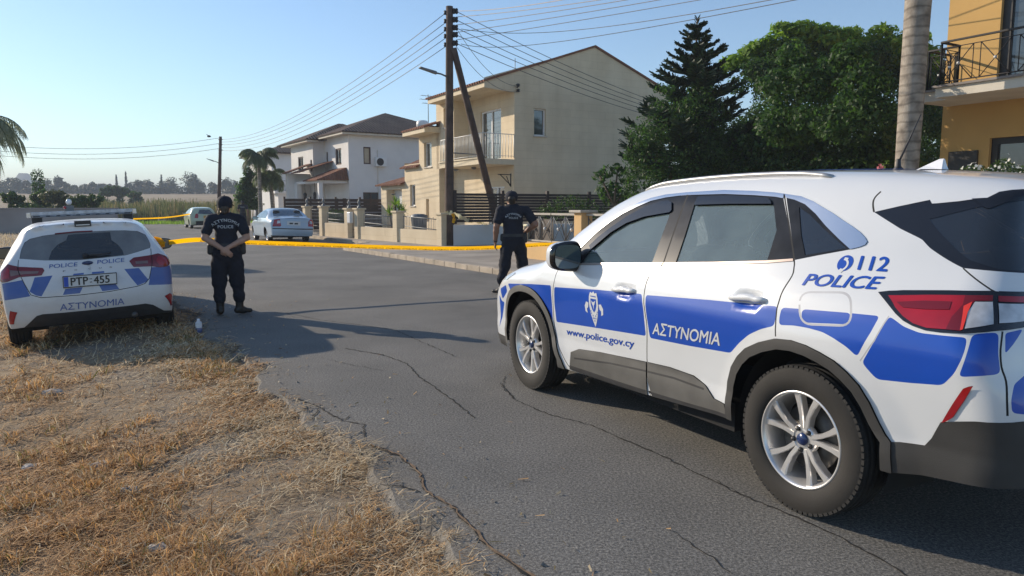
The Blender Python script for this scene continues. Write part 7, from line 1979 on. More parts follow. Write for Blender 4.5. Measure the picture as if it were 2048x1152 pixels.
def saloon_regions(T, b):
    T.uv([(-.02,1.0),(.12,1.20),(.45,1.32),(1.25,1.335),(1.7,1.20),(2.12,.99)], 'side_window', 'pane_blue', 0.)
    for x in (.95, ): T.uv([(x, .98), (x - .05, 1.34), (x + .04, 1.34), (x + .09, .98)], 'pillar', 'gloss_black', .002)
    for xx in (.98, 2.1): T.uv(stroke(np.array([(xx, .3), (xx + .02, .8), (xx, 1.0)]), .012), '=body', 'gap')
    T.px([(545,453),(547,444),(552,436.5),(560,438),(562.5,451.5),(560,453)], 'tail_light', 'red_lens', .006, only=False)
    T.px([(616,453),(617,443),(620,438),(624,440),(627,447),(626.5,454)], 'tail_light', 'red_lens', .006, only=True)
    T.px([(555,441),(560,441),(561,446),(554,447)], 'tail_light', 'clear_lens', .008, only=False); T.px([(619,442),(623,443),(624,448),(619,448)], 'tail_light', 'clear_lens', .008, only=True)
    T.px([(545,456),(626,457.5),(626,459.5),(545,458)], '=bumper_strip', 'black_plastic', .004)
    T.px([(541,470),(570,471.5),(626,473),(628,490),(541,490)], '=lower_bumper', 'black_plastic', .002)
    T.px([(574,442.5),(601,443.5),(601,451.5),(574,450.5)], '=number_plate', 'plate_white', .006)
    T.px([(579,445.5),(586,445.6),(586,448.6),(579,448.5)], '=number_plate', 'ink', .008); T.px([(589,446),(596,446),(596,449),(589,449)], '=number_plate', 'ink', .008)
    T.line([(550,436),(563,437),(600,437.5),(619,438)], .012)
    T.top = [(np.array([(2.75,-.02),(2.65,.4),(2.4,.70),(2.1,.62),(1.75,.5),(1.78,-.02)]), '=windshield', 'pane_blue', 0.), (np.array([(-.40,-.02),(-.36,.45),(-.26,.60),(0.,.57),(.40,.46),(.46,.3),(.48,-.02)]), '=rear_window', 'pane_blue', 0.)]
_sp = [(-.98,.24),(-1.06,.40),(-1.08,.55),(-1.06,.68),(-1.03,.80),(-1.0,.95),(-.94,1.02),(-.6,1.06),(-.35,1.09),(.1,1.28),(.4,1.375),(.8,1.41),(1.2,1.41),(1.6,1.34),(2.0,1.20),(2.4,1.02),(2.65,.95),(3.0,.90),(3.3,.80),(3.5,.65),(3.58,.48),(3.55,.3),(3.45,.2)]
_sw = [(.15,.82),(.35,.875),(.6,.90),(.8,.905),(.92,.885),(1.0,.85),(1.2,.74),(1.4,.58),(1.5,.5)]
small_car('saloon_car', 'light silver blue saloon car parked by the kerb in front of the garden gate', (-9.36, 30.3, rad(120)), _sp, _sw, 'silver_blue', saloon_regions, (-.55, .42, .46, 2.95, .40, .48), (0, 2.75), (2.2, .06), (.2, .04, .06))
def green_regions(T, b):
    T.uv([(-.15,.98),(-.02,1.22),(.3,1.31),(1.2,1.31),(1.6,1.18),(2.0,.98)], 'side_window', 'gloss_black', 0.)
    for xx in (.98, 2.0): T.uv(stroke(np.array([(xx, .3), (xx + .02, .8), (xx, 1.0)]), .014), '=body', 'gap')
    T.px([(396,427.5),(399,418),(404,415.5),(425,415.5),(430,420),(433,428),(415,428.5)], '=rear_window', 'pane_blue', -.003)
    T.px([(389,436),(391,428),(395,427),(397,431),(396,436.5)], 'tail_light', 'red_lens', .006, only=False); T.px([(430,436),(431,428),(434,428),(435,436)], 'tail_light', 'red_lens', .006, only=True)
    T.px([(407,431),(419,431.5),(419,437),(407,436.5)], '=number_plate', 'plate_yellow', .006); T.px([(409,433),(417,433.3),(417,435),(409,434.8)], '=number_plate', 'ink', .008)
    T.px([(388,449),(434,450),(434,460),(388,460)], '=lower_bumper', 'black_plastic', .002); T.line([(391,443),(434,444)], .02)
    T.top = [(np.array([(2.55,-.02),(2.45,.4),(2.25,.66),(1.95,.58),(1.6,.48),(1.62,-.02)]), '=windshield', 'pane_blue', 0.)]
_gp = [(-.62,.24),(-.68,.40),(-.70,.55),(-.68,.72),(-.64,.86),(-.58,.98),(-.45,1.14),(-.28,1.32),(-.12,1.385),(.3,1.42),(.8,1.43),(1.2,1.41),(1.5,1.33),(1.9,1.18),(2.25,1.0),(2.5,.93),(2.8,.87),(3.1,.77),(3.25,.62),(3.3,.45),(3.27,.3),(3.2,.2)]
small_car('hatchback_car', 'small pale green hatchback with a yellow number plate parked beyond the woman officer', (-21.0, 49.4, rad(121)), _gp, [(a, c * .96) for a, c in _sw], 'pale_green', green_regions, (-.25, .40, .44, 2.75, .38, .46), (0, 2.5), (2.0, .06), (.3, .03, .06), hw=.71)
# ------------------------------------------------------------------ people: one continuous skin each, from a distance field
def surface_nets(F, o, h):
    S = F < 0; nx, ny, nz = F.shape
    c = np.zeros((nx - 1, ny - 1, nz - 1), int)
    for i in (0, 1):
        for j in (0, 1):
            for k in (0, 1): c += S[i:nx - 1 + i, j:ny - 1 + j, k:nz - 1 + k]
    act = (c > 0) & (c < 8); idx = np.full(act.shape, -1); I = np.argwhere(act); idx[act] = np.arange(len(I))
    acc = np.zeros((len(I), 3)); cnt = np.zeros(len(I))
    for ax in range(3):
        e = np.eye(3, dtype=int)[ax]
        for u in (0, 1):
            for v in (0, 1):
                off = np.zeros(3, int); oth = [q for q in range(3) if q != ax]; off[oth[0]] = u; off[oth[1]] = v
                a = F[tuple((I + off).T)]; b = F[tuple((I + off + e).T)]; m = (a < 0) != (b < 0); t = np.where(m, a / (a - b + 1e-12), 0)
                acc[m] += (off + e * t[:, None])[m]; cnt[m] += 1
    V = (I + acc / cnt[:, None]) * h + o; Q = []
    for ax in range(3):
        e = np.eye(3, dtype=int)[ax]; n = np.array(F.shape); sl0 = [slice(1, -1)] * 3; sl0[ax] = slice(0, n[ax] - 1); sl1 = list(sl0); sl1[ax] = slice(1, n[ax])
        m = S[tuple(sl0)] != S[tuple(sl1)]; P = np.argwhere(m); off0 = np.ones(3, int); off0[ax] = 0; P = P + off0; inside = S[tuple(P.T)]
        a, b = [(1, 2), (2, 0), (0, 1)][ax]; ea, eb = np.eye(3, dtype=int)[a], np.eye(3, dtype=int)[b]
        try: q = np.stack([idx[tuple((P - ea - eb).T)], idx[tuple((P - eb).T)], idx[tuple(P.T)], idx[tuple((P - ea).T)]], -1)
        except IndexError: continue
        q[~inside] = q[~inside][:, ::-1]; Q.append(q)
    Q = np.concatenate(Q); Q = Q[(Q >= 0).all(1)]
    return V, Q
def round_cone(P, a, b, ra, rb, flat=None):
    a = np.array(a, float); b = np.array(b, float); p = P - a
    if flat is not None:
        n = np.array(flat[0], float); n /= np.linalg.norm(n); p = p + n * ((p @ n) * (1 / flat[1] - 1))[..., None]
        ba = b - a; ba = ba + n * ((ba @ n) * (1 / flat[1] - 1))
    else: ba = b - a
    t = np.clip((p @ ba) / (ba @ ba + 1e-9), 0, 1)
    return np.linalg.norm(p - t[..., None] * ba, axis=-1) - (ra + (rb - ra) * t)
def sdf_body(name, prims, mats, parent, h=.008, wr=.0035, belt=None):
    """prims: (a, b, ra, rb, material index, blend, flat)"""
    A = np.array([p[0] for p in prims] + [p[1] for p in prims]); lo = A.min(0) - .22; hi = A.max(0) + .22
    n = np.ceil((hi - lo) / h).astype(int); ax = [lo[i] + h * np.arange(n[i]) for i in range(3)]
    X, Y, Z = np.meshgrid(*ax, indexing='ij'); P = np.stack([X, Y, Z], -1).astype(np.float32)
    F = np.full(P.shape[:3], 1., np.float32); G = np.zeros(P.shape[:3], np.int8); B = np.full(P.shape[:3], 9., np.float32)
    for p in prims:
        a, b, ra, rb, g, k = p[:6]; fl = p[6] if len(p) > 6 else None
        q0 = np.minimum(a, b) - max(ra, rb) - .13; q1 = np.maximum(a, b) + max(ra, rb) + .13
        i0 = np.clip(((q0 - lo) / h).astype(int), 0, n); i1 = np.clip(((q1 - lo) / h).astype(int) + 1, 0, n); sl = tuple(slice(i0[i], i1[i]) for i in range(3))
        d = round_cone(P[sl], a, b, ra, rb, fl).astype(np.float32); f = F[sl]
        hh = np.clip(k - np.abs(d - f), 0, None) / max(k, 1e-6); F[sl] = np.minimum(f, d) - hh * hh * k * .25
        m = d < B[sl]; B[sl] = np.where(m, d, B[sl]); G[sl] = np.where(m, g, G[sl])
    cloth = np.isin(G, [1, 2])
    W = np.sin(X * 37 + np.sin(Z * 23) * 2 + Y * 19) * np.sin(Z * 41 + X * 13 + np.sin(Y * 31)) + .6 * np.sin(Z * 78 + X * 22) * np.sin(X * 55 + Y * 40)
    F = F + np.where(cloth, wr * W, 0)
    V, Q = surface_nets(F, lo, h); ci = np.clip(((V[Q].mean(1) - lo) / h + .5).astype(int), 0, n - 1); mi = G[tuple(ci.T)]
    if belt is not None:
        zc = V[Q].mean(1)[:, 2]; cl_ = (mi == 1) | (mi == 2); low = zc < belt + .3
        mi = np.where(cl_ & low & (zc > belt + .025) & (np.abs(V[Q].mean(1)[:, 0]) < .2), 1, mi); mi = np.where(cl_ & (zc <= belt + .025) & (zc > belt - .3), 2, mi); mi = np.where(cl_ & (np.abs(zc - belt) <= .025), 4, mi)
    return from_arrays(name, V, Q, mats, parent, mi.astype(np.int32), True)
MT['navy'] = M('navy_cloth', (.0075, .0095, .020), .85, var=.25, scale=9, bump=.25, bscale=90)
MT['navy2'] = M('navy_trousers', (.0065, .0080, .016), .88, var=.3, scale=8, bump=.35, bscale=60)
MT['boot'] = M('black_boot', (.010, .0095, .009), .5, var=.3)
MT['skin_fair'] = M('fair_skin', (.42, .24, .165), .55, var=.08, scale=12)
MT['skin_tan'] = M('tan_skin', (.27, .135, .085), .55, var=.08, scale=12)
MT['hair_fair'] = M('fair_hair', (.30, .19, .09), .55, var=.35, scale=40, bump=.3, bscale=90)
MT['hair_brown'] = M('brown_hair', (.045, .028, .016), .6, var=.3, scale=40, bump=.3, bscale=90)
MT['hair_dark'] = M('dark_hair', (.02, .014, .010), .6, var=.3, scale=40)
MT['cloth_print'] = M('white_print', (.46, .48, .50), .7, var=.05)
MT['eye_white'] = M('eye_white', (.7, .7, .68), .3)
def hand_prims(w, d, pal, sg, g, curl=.5, spread=.016, sc=1.):
    """w wrist, d direction of the fingers, pal palm normal, sg thumb side"""
    w = np.array(w, float); d = np.array(d, float) / np.linalg.norm(d); pal = np.array(pal, float); pal -= d * (pal @ d); pal /= np.linalg.norm(pal); s = np.cross(d, pal) * sg; out = []
    kn = w + d * .085 * sc; out.append((w, kn, .024 * sc, .030 * sc, g, .02, (pal, .6)))
    out.append((w + d * .03 + s * .012, kn + s * .016, .02 * sc, .022 * sc, g, .02, (pal, .6))); out.append((w + d * .03 - s * .012, kn - s * .018, .02 * sc, .02 * sc, g, .02, (pal, .6)))
    for i, L in enumerate((.072, .080, .075, .058)):
        b = kn + s * (.027 - .018 * i); d1 = d * math.cos(curl * .6) + pal * math.sin(curl * .6); d2 = d * math.cos(curl * 1.5) + pal * math.sin(curl * 1.5)
        m1 = b + d1 * L * .5 * sc; e = m1 + d2 * L * .5 * sc; out += [(b - d * .012, m1, .0095 * sc, .0085 * sc, g, .006), (m1, e, .0085 * sc, .007 * sc, g, .004)]
    t0 = w + d * .025 + s * .024; t1 = t0 + (d * .6 + s * .65 + pal * .3) * .038; t2 = t1 + (d * .9 + s * .1 + pal * .35) * .032; out += [(t0, t1, .013 * sc, .011 * sc, g, .012), (t1, t2, .0105 * sc, .008 * sc, g, .004)]
    return out
def head_prims(c, yaw, g, sc=1.):
    c = np.array(c, float); f = np.array([-math.sin(yaw), math.cos(yaw), 0]); r = np.array([math.cos(yaw), math.sin(yaw), 0]); u = np.array([0, 0, 1.]); q = lambda x, y, z: c + (r * x + f * y + u * z) * sc
    out = [(q(0, -.012, .035), q(0, .012, .03), .088 * sc, .085 * sc, g, .02, (r, .86)), (q(0, .035, -.03), q(0, .055, -.078), .058 * sc, .034 * sc, g, .05, (r, .95)), (q(0, .0, -.03), q(0, .01, -.06), .065 * sc, .05 * sc, g, .03)]
    out += [(q(0, .092, .012), q(0, .112, -.022), .010 * sc, .015 * sc, g, .014), (q(-.024, .090, -.052), q(.024, .090, -.052), .009 * sc, .009 * sc, g, .01), (q(-.035, .083, .030), q(.035, .083, .030), .014 * sc, .014 * sc, g, .02)]
    for s_ in (-1, 1):
        out += [(q(s_ * .080, -.006, .018), q(s_ * .084, -.016, -.02), .018 * sc, .012 * sc, g, .008, (r, .45)), (q(s_ * .030, .086, .014), q(s_ * .030, .087, .014), .012 * sc, .012 * sc, 5, .003)]
    return out
def cap_mesh(root, c, yaw, sc=1., mat='navy'):
    m = MB(); M4 = Matrix.Translation(c) @ Matrix.Rotation(yaw, 4, 'Z') @ Matrix.Diagonal((.93 * sc, 1.06 * sc, sc, 1))
    m.lathe([(.094, -.055), (.102, -.03), (.1065, 0), (.1085, .02), (.105, .045), (.092, .074), (.066, .097), (.03, .108), (.001, .110)], (0, 0, 0), 'z', 0, 28, M4=M4); m.lathe([(.012, .108), (.010, .116), (.001, .118)], (0, 0, 0), 'z', 0, 10, M4=M4)
    V, F = [], []; n = 14
    for i in range(n + 1):
        a = PI * (.16 + .68 * i / n)
        for rr, z in ((.104, .012), (.17 - .012 * abs(math.cos(a)), -.012 - .012 * math.cos(a) ** 2), (.17 - .012 * abs(math.cos(a)), -.017 - .012 * math.cos(a) ** 2), (.104, .004)):
            V.append(M4 @ Vector((rr * math.cos(a) * .93, rr * math.sin(a), z)))
    for i in range(n):
        for k in range(4): F.append((4 * i + k, 4 * i + 4 + k, 4 * i + 4 + (k + 1) % 4, 4 * i + (k + 1) % 4))
    F += [(3, 2, 1, 0), (4 * n, 4 * n + 1, 4 * n + 2, 4 * n + 3)]; m.add(V, F, 0, True); return m.build('cap', [MT[mat]], root)
def back_print(body, txt, x0, x1, zc, h, arc=0., yaw=0.):
    from mathutils.bvhtree import BVHTree
    me = body.data; bv = BVHTree.FromPolygons([v.co for v in me.vertices], [p.vertices for p in me.polygons]); V, F = text_mesh(txt, .006, spacing=1.15, fat=.03); w = x1 - x0; out = []
    c, s = math.cos(yaw), math.sin(yaw); d = Vector((-s, c, 0))
    for x, y, l in V:
        q = (x - .5) * w; z = y * h
        if arc: R = w * arc; a = q / R; q = (R + z) * math.sin(a); z = (R + z) * math.cos(a) - R
        p = Vector((c * (q + (x0 + x1) / 2), s * (q + (x0 + x1) / 2), zc + z)) - d * .6; hit = bv.ray_cast(p, d)
        out.append((hit[0] if hit[0] is not None else p + d * .45) - d * (.005 + .0006 * l))
    return from_arrays('lettering', out, F, MT['cloth_print'], body)
def person(lab, loc, rz, prims, skin, belt, cat='person', group=None, h=.008):
    r = props(empty('person', loc, rz), lab, cat, group)
    b = sdf_body('body', prims, [MT[skin], MT['navy'], MT['navy2'], MT['boot'], MT['black_plastic'], MT['eye_white']], r, h, belt=belt)
    return r, b
def torso(sh=.165, ch=.165, wa=.145, hp=.170, z=(1.31, 1.22, 1.04, .90), lean=(0, 0), flat=.64):
    n = (0, 1, 0); lx, ly = lean
    return [((-sh + lx, ly, z[0]), (sh + lx, ly, z[0]), .060, .060, 1, .05), ((lx, ly, z[1] + .03), (lx * .5, ly * .5, z[2]), ch, wa, 1, .06, (n, flat)), ((lx, ly, z[0] - .02), (lx, ly, z[0] + .05), .085, .055, 1, .05, (n, .8)), ((lx * .4, 0, z[2]), (0, 0, z[3] + .05), wa + .002, hp * .96, 1, .04, (n, flat + .04)), ((0, 0, z[3] + .02), (0, -.01, z[3] - .06), hp, hp * .93, 2, .05, (n, .70)), ((0, 0, z[3] + .03), (0, 0, z[3] + .05), hp * .6, hp * .6, 1, .01),
            ((-.05, -.055, z[1] - .02), (-.05, -.045, z[1] - .1), .06, .05, 1, .05), ((.05, -.055, z[1] - .02), (.05, -.045, z[1] - .1), .06, .05, 1, .05)]
def leg(hip, knee, ank, toe, r=(.108, .088, .072)):
    hip, knee, ank, toe = (np.array(q, float) for q in (hip, knee, ank, toe)); d = toe - ank; d[2] = 0; d /= np.linalg.norm(d)
    out = [(hip, knee, r[0], r[1], 2, .05), (knee, ank + (0, 0, .17), r[1], r[2], 2, .04), (ank + (0, 0, .17), ank + (0, 0, .135), r[2] + .016, r[2] + .012, 2, .02), (knee + (0, 0, .06), knee - (0, 0, .03), r[1] + .004, r[1] + .006, 2, .03)]
    out += [(ank + (0, 0, .16), ank + (0, 0, .0), .056, .050, 3, .01), (ank - d * .035 + (0, 0, -.03), ank + d * .05 + (0, 0, -.035), .044, .046, 3, .03), (ank + d * .05 + (0, 0, -.04), ank + d * .15 + (0, 0, -.052), .044, .034, 3, .03, ((0, 0, 1), .9))]
    side = 1 if hip[0] > 0 else -1; m = hip * .45 + knee * .55; out.append((m + (side * .085, -.01, .07), m + (side * .082, -.01, -.07), .035, .037, 2, .02, ((1, 0, 0), .7))); return out
def arm(sh, el, wr, g=0, r=(.056, .043, .029), sl=.62):
    sh, el, wr = (np.array(q, float) for q in (sh, el, wr)); e = sh + (el - sh) * sl
    return [(sh, el, r[0], r[1], g, .02), (el, el + (wr - el) * .35, r[1], r[1] * 1.0, g, .02), (el + (wr - el) * .3, wr, r[1] * 1.0, r[2], g, .02), (sh, e, r[0] + .011, r[0] + .016, 1, .035)]
def woman():
    p = torso(.150, .150, .130, .168, (1.315, 1.215, 1.04, .905), flat=.66)
    p += [((0, .0, 1.34), (0, .012, 1.43), .050, .048, 0, .02)] + head_prims((0, .02, 1.475), 0, 0, .95)
    p += arm((-.19, -.005, 1.30), (-.265, -.07, 1.06), (-.035, -.175, .905), r=(.052, .040, .027)) + arm((.19, -.005, 1.30), (.262, -.07, 1.055), (.03, -.170, .935), r=(.052, .040, .027))
    p += hand_prims((-.030, -.178, .902), (.75, .0, -.65), (0, 1, 0), -1, 0, .55, sc=.9) + hand_prims((.025, -.172, .932), (-.70, -.10, -.55), (.1, .9, -.2), 1, 0, .75, sc=.9)
    p += leg((-.088, 0, .86), (-.108, .015, .47), (-.112, 0, .095), (-.125, .15, .04), (.106, .084, .064)) + leg((.088, 0, .86), (.118, .015, .47), (.135, .0, .095), (.27, .07, .04), (.106, .084, .064))
    p += [((-.200, -.03, .95), (-.205, -.03, .87), .042, .040, 4, .01), ((.205, -.02, .96), (.21, -.02, .86), .040, .036, 4, .01), ((-.16, .07, .93), (-.17, .06, .90), .035, .03, 4, .01)]
    b0 = gnd(459, 630, 0); r, b = person('woman officer in navy uniform and cap standing with hands clasped behind her back', (b0.x, b0.y, 0), rad(21), p, 'skin_fair', .955, h=.0075)
    cap_mesh(r, (0, .008, 1.508), 0, 1.0)
    sdf_body('hair', [((0, -.045, 1.455), (0, -.04, 1.425), .060, .052, 0, .03), ((0, -.075, 1.43), (.0, -.085, 1.395), .030, .024, 0, .02)], [MT['hair_brown']], r, .006)
    sdf_body('hair_lock', [((-.066, -.02, 1.455), (-.078, -.035, 1.39), .018, .014, 0, .02), ((-.078, -.035, 1.39), (-.092, -.065, 1.30), .015, .006, 0, .02)], [MT['hair_fair']], r, .005)
    back_print(b, 'ΑΣΤΥΝΟΜΙΑ', -.178, .178, 1.272, .044, .60); back_print(b, 'POLICE', -.098, .098, 1.185, .042)
def man():
    p = torso(.185, .182, .160, .168, (1.42, 1.31, 1.10, .945), lean=(-.015, 0), flat=.64)
    p += [((-.02, 0, 1.45), (-.03, .015, 1.54), .058, .056, 0, .02)] + head_prims((-.032, .03, 1.592), rad(32), 0, 1.0)
    p += arm((-.225, 0, 1.405), (-.285, -.04, 1.14), (-.305, .04, .885), r=(.062, .048, .032)) + arm((.215, 0, 1.405), (.365, -.09, 1.175), (.205, .10, 1.045), r=(.062, .048, .032))
    p += hand_prims((-.305, .04, .885), (-.03, .12, -1), (1, 0, .0), -1, 0, .45) + hand_prims((.205, .10, 1.045), (-.9, .35, -.1), (0, -1, .1), 1, 0, .5)
    p += [((-.303, .035, .915), (-.304, .038, .90), .037, .037, 4, .004)]
    p += leg((-.09, 0, .90), (-.145, .0, .50), (-.195, -.04, .095), (-.36, .03, .04), (.108, .088, .072)) + leg((.09, .02, .90), (.155, .11, .50), (.215, .14, .095), (.28, .29, .04), (.108, .088, .072))
    p += [((.195, -.02, 1.0), (.20, -.02, .90), .040, .036, 4, .01), ((-.185, .0, .985), (-.19, .0, .92), .036, .034, 4, .01)]
    b0 = gnd(1004, 588, 0); off = Matrix.Rotation(rad(2), 3, 'Z') @ Vector((-.195, -.04, 0)); r, b = person('man officer in navy uniform and cap standing with one hand at his belly', (b0.x - off.x, b0.y - off.y, 0), rad(2), p, 'skin_tan', .995, h=.008)
    cap_mesh(r, (-.032, .03, 1.622), rad(32), 1.04)
    sdf_body('hair', [((-.028, -.035, 1.60), (-.025, -.025, 1.555), .068, .058, 0, .02)], [MT['hair_dark']], r, .008)
    back_print(b, 'ΑΣΤΥΝΟΜΙΑ', -.142, .132, 1.335, .036, .60); back_print(b, 'POLICE', -.078, .072, 1.268, .034)
def far_officer():
    p = torso(.185, .180, .155, .168, (1.42, 1.31, 1.10, .945)) + [((0, 0, 1.45), (0, .015, 1.54), .058, .056, 0, .02)] + head_prims((0, .03, 1.592), rad(-10), 0, 1.0)
    p += arm((-.22, 0, 1.405), (-.27, -.03, 1.14), (-.20, .12, .96), r=(.062, .048, .032)) + arm((.22, 0, 1.405), (.275, -.04, 1.14), (.26, .06, .90), r=(.062, .048, .032)) + hand_prims((.26, .06, .90), (0, .1, -1), (-1, 0, 0), 1, 0, .4, sc=1.2) + hand_prims((-.20, .12, .96), (.5, .6, -.3), (.2, -.5, .5), -1, 0, .5, sc=1.2)
    p += leg((-.09, 0, .90), (-.11, .02, .50), (-.12, 0, .095), (-.15, .15, .04)) + leg((.09, 0, .90), (.115, .02, .50), (.14, .02, .095), (.20, .16, .04))
    b0 = gnd(487, 455, .12); r, b = person('distant officer in dark uniform standing on the pavement near the pointed tree', (b0.x, b0.y, .115), rad(15), p, 'skin_tan', .995, h=.016)
    cap_mesh(r, (0, .03, 1.622), 0, 1.04); sdf_body('hair', [((0, -.03, 1.60), (0, -.02, 1.555), .068, .058, 0, .02)], [MT['hair_dark']], r, .012); back_print(b, 'POLICE', -.13, .13, 1.29, .06)
woman(); man(); far_officer()
# ------------------------------------------------------------------ dry grass, straw, small litter
MT['straw'] = leaf_mat('straw', (.15, .075, .030), (.78, .49, .23), .25, .8)
MT['straw_pale'] = leaf_mat('pale_straw', (.36, .27, .16), (.80, .66, .44), .25, .8)
MT['straw_green'] = leaf_mat('faded_green_grass', (.09, .10, .03), (.22, .19, .07), .3, .8)
def dry_grass():
    rng = np.random.default_rng(33)
    def pick(n, dmax=13., p=1.15):
        t = rng.uniform(1.2, 15.5, n * 8); nn = 1.52 - rng.uniform(0, 1, n * 8) ** 1.05 * 7.0
        x = TN[0] * nn + TT[0] * t; y = TN[1] * nn + TT[1] * t; d = np.hypot(x, y)
        vis = (y > 1.6) & (np.abs(x / y) < .80)
        pr = np.clip(2.6 / d, 0, 1) ** p; k = vis & (rng.uniform(0, 1, len(x)) < pr); idx = np.where(k)[0][:n]; return x[idx], y[idx], nn[idx], t[idx], d[idx]
    def nz(x, y, s, o=0.): return np.sin(x * s + o) * np.sin(y * s * 1.13 + 1.3 + o) + .6 * np.sin(x * s * 2.3 + y * s * 1.7 + o * 2) + .4 * np.sin(x * s * 4.9 - y * s * 3.7)
    V, MI = [], []
    # flattened straw
    x, y, n, t, d = pick(190000); edge = 1.36 + .06 * np.sin(t * 1.9) + .05 * np.sin(t * 4.7 + 1) + .03 * np.sin(t * 11.3) + .05 * np.sin(t * 23.) + rng.normal(0, .05, len(t))
    dens = np.clip(.62 + .42 * nz(x, y, 1.5) - .45 * np.clip((-x - .35 * y - .55) / .8, 0, 1), .08, 1) * np.clip((edge - n) / .14, 0.0, 1); k = rng.uniform(0, 1, len(x)) < dens; x, y, n, d = x[k], y[k], n[k], d[k]; m = len(x)
    a = rng.normal(.9, 1.1, m); L = rng.gamma(3., .018, m) + .015; w = rng.uniform(.0010, .0026, m) * np.clip(d / 3.2, 1, 3.2); z = np.where(n > 1.34, .003, ground_z(x, y)) + .004 + rng.uniform(0, .028, m) * np.clip(1 + .6 * nz(x, y, 2.), .3, 2)
    dx, dy, dz = np.cos(a) * L, np.sin(a) * L, rng.normal(0, .20, m) * L; px_, py_ = -np.sin(a) * w, np.cos(a) * w; b = rng.normal(0, .15, (m, 2)) * L[:, None]
    P0 = np.stack([x, y, z], -1); D_ = np.stack([dx, dy, dz], -1); W = np.stack([px_, py_, np.zeros(m)], -1); mid = P0 + D_ * .5 + np.concatenate([b, np.abs(b[:, :1]) * .5], 1)
    pale = (nz(x, y, .9, 2.) + .9 * (x < -2.6) * np.clip((3.9 - y), 0, 1.2) + rng.normal(0, .8, m)) > .62
    V += [np.stack([P0 - W, P0 + W, mid + W, mid - W], 1), np.stack([mid - W, mid + W, P0 + D_ + W * .4, P0 + D_ - W * .4], 1)]; MI += [pale.astype(int)] * 2
    # tufts
    cx, cy, cn, ct, cd = pick(3600, p=.9); k = (cn < 1.22) & (nz(cx, cy, 1.5) + rng.normal(0, .5, len(cx)) - 1.2 * np.clip((-cx - .35 * cy - .55) / .8, 0, 1) > -.25); cx, cy, cd, cn = cx[k], cy[k], cd[k], cn[k]
    per = 20; m = len(cx) * per; ci = np.repeat(np.arange(len(cx)), per); r = rng.gamma(2., .022, m); a = rng.uniform(0, 2 * PI, m); x = cx[ci] + np.cos(a) * r; y = cy[ci] + np.sin(a) * r
    tall = np.where((cy[ci] > 6.3) & (cy[ci] < 8.6), 1.7, 1.0); H = rng.uniform(.022, .075, m) * tall * np.clip(1 + .4 * nz(x, y, 1.1), .5, 1.6); lean = rng.normal(0, .75, (m, 2)) * H[:, None]
    w = rng.uniform(.0012, .0028, m) * np.clip(cd[ci] / 3.2, 1, 3.2); th = rng.uniform(0, PI, m); W = np.stack([np.cos(th) * w, np.sin(th) * w, np.zeros(m)], -1); P0 = np.stack([x, y, ground_z(x, y)], -1)
    mid = P0 + np.concatenate([lean * .35, (H * .6)[:, None]], 1); tip = P0 + np.concatenate([lean, (H * .9)[:, None]], 1)
    grn = np.where(rng.uniform(0, 1, m) < .10 + .25 * (nz(x, y, 1.3, 4.) > .9), 2, (rng.uniform(0, 1, m) < .25).astype(int))
    V += [np.stack([P0 - W, P0 + W, mid + W * .8, mid - W * .8], 1), np.stack([mid - W * .8, mid + W * .8, tip + W * .1, tip - W * .1], 1)]; MI += [grn] * 2
    o = quads_mesh('dry_grass', np.concatenate(V), [MT['straw'], MT['straw_pale'], MT['straw_green']], None, np.concatenate(MI)); props(o, 'mat of dry mown grass and straw on the verge', 'grass', kind='stuff')
    # far verge: sparser, coarser tufts up to the grey wall
    n = 26000; t = 52 - 49 * rng.uniform(0, 1, n) ** .6; nn = 1.2 - rng.uniform(0, 14, n); x = TN[0] * nn + TT[0] * t; y = TN[1] * nn + TT[1] * t; z = ground_z(x, y); H = rng.uniform(.05, .22, n); a = rng.uniform(0, PI, n); dd = np.clip(np.hypot(x, y) / 26, .10, 1); H = H * np.clip(dd * 1.6, .3, 1); w = rng.uniform(.01, .02, n) * dd; wx, wy = np.cos(a) * w, np.sin(a) * w; lx, ly = rng.normal(0, .5, n) * H, rng.normal(0, .5, n) * H
    V = np.stack([np.stack([x - wx, y - wy, z], -1), np.stack([x + wx, y + wy, z], -1), np.stack([x + lx, y + ly, z + H], -1)], 1)
    props(quads_mesh('dry_weeds', V, MT['straw_pale'], None), 'sparse dry weeds farther along the verge', 'weeds', kind='stuff')
dry_grass()
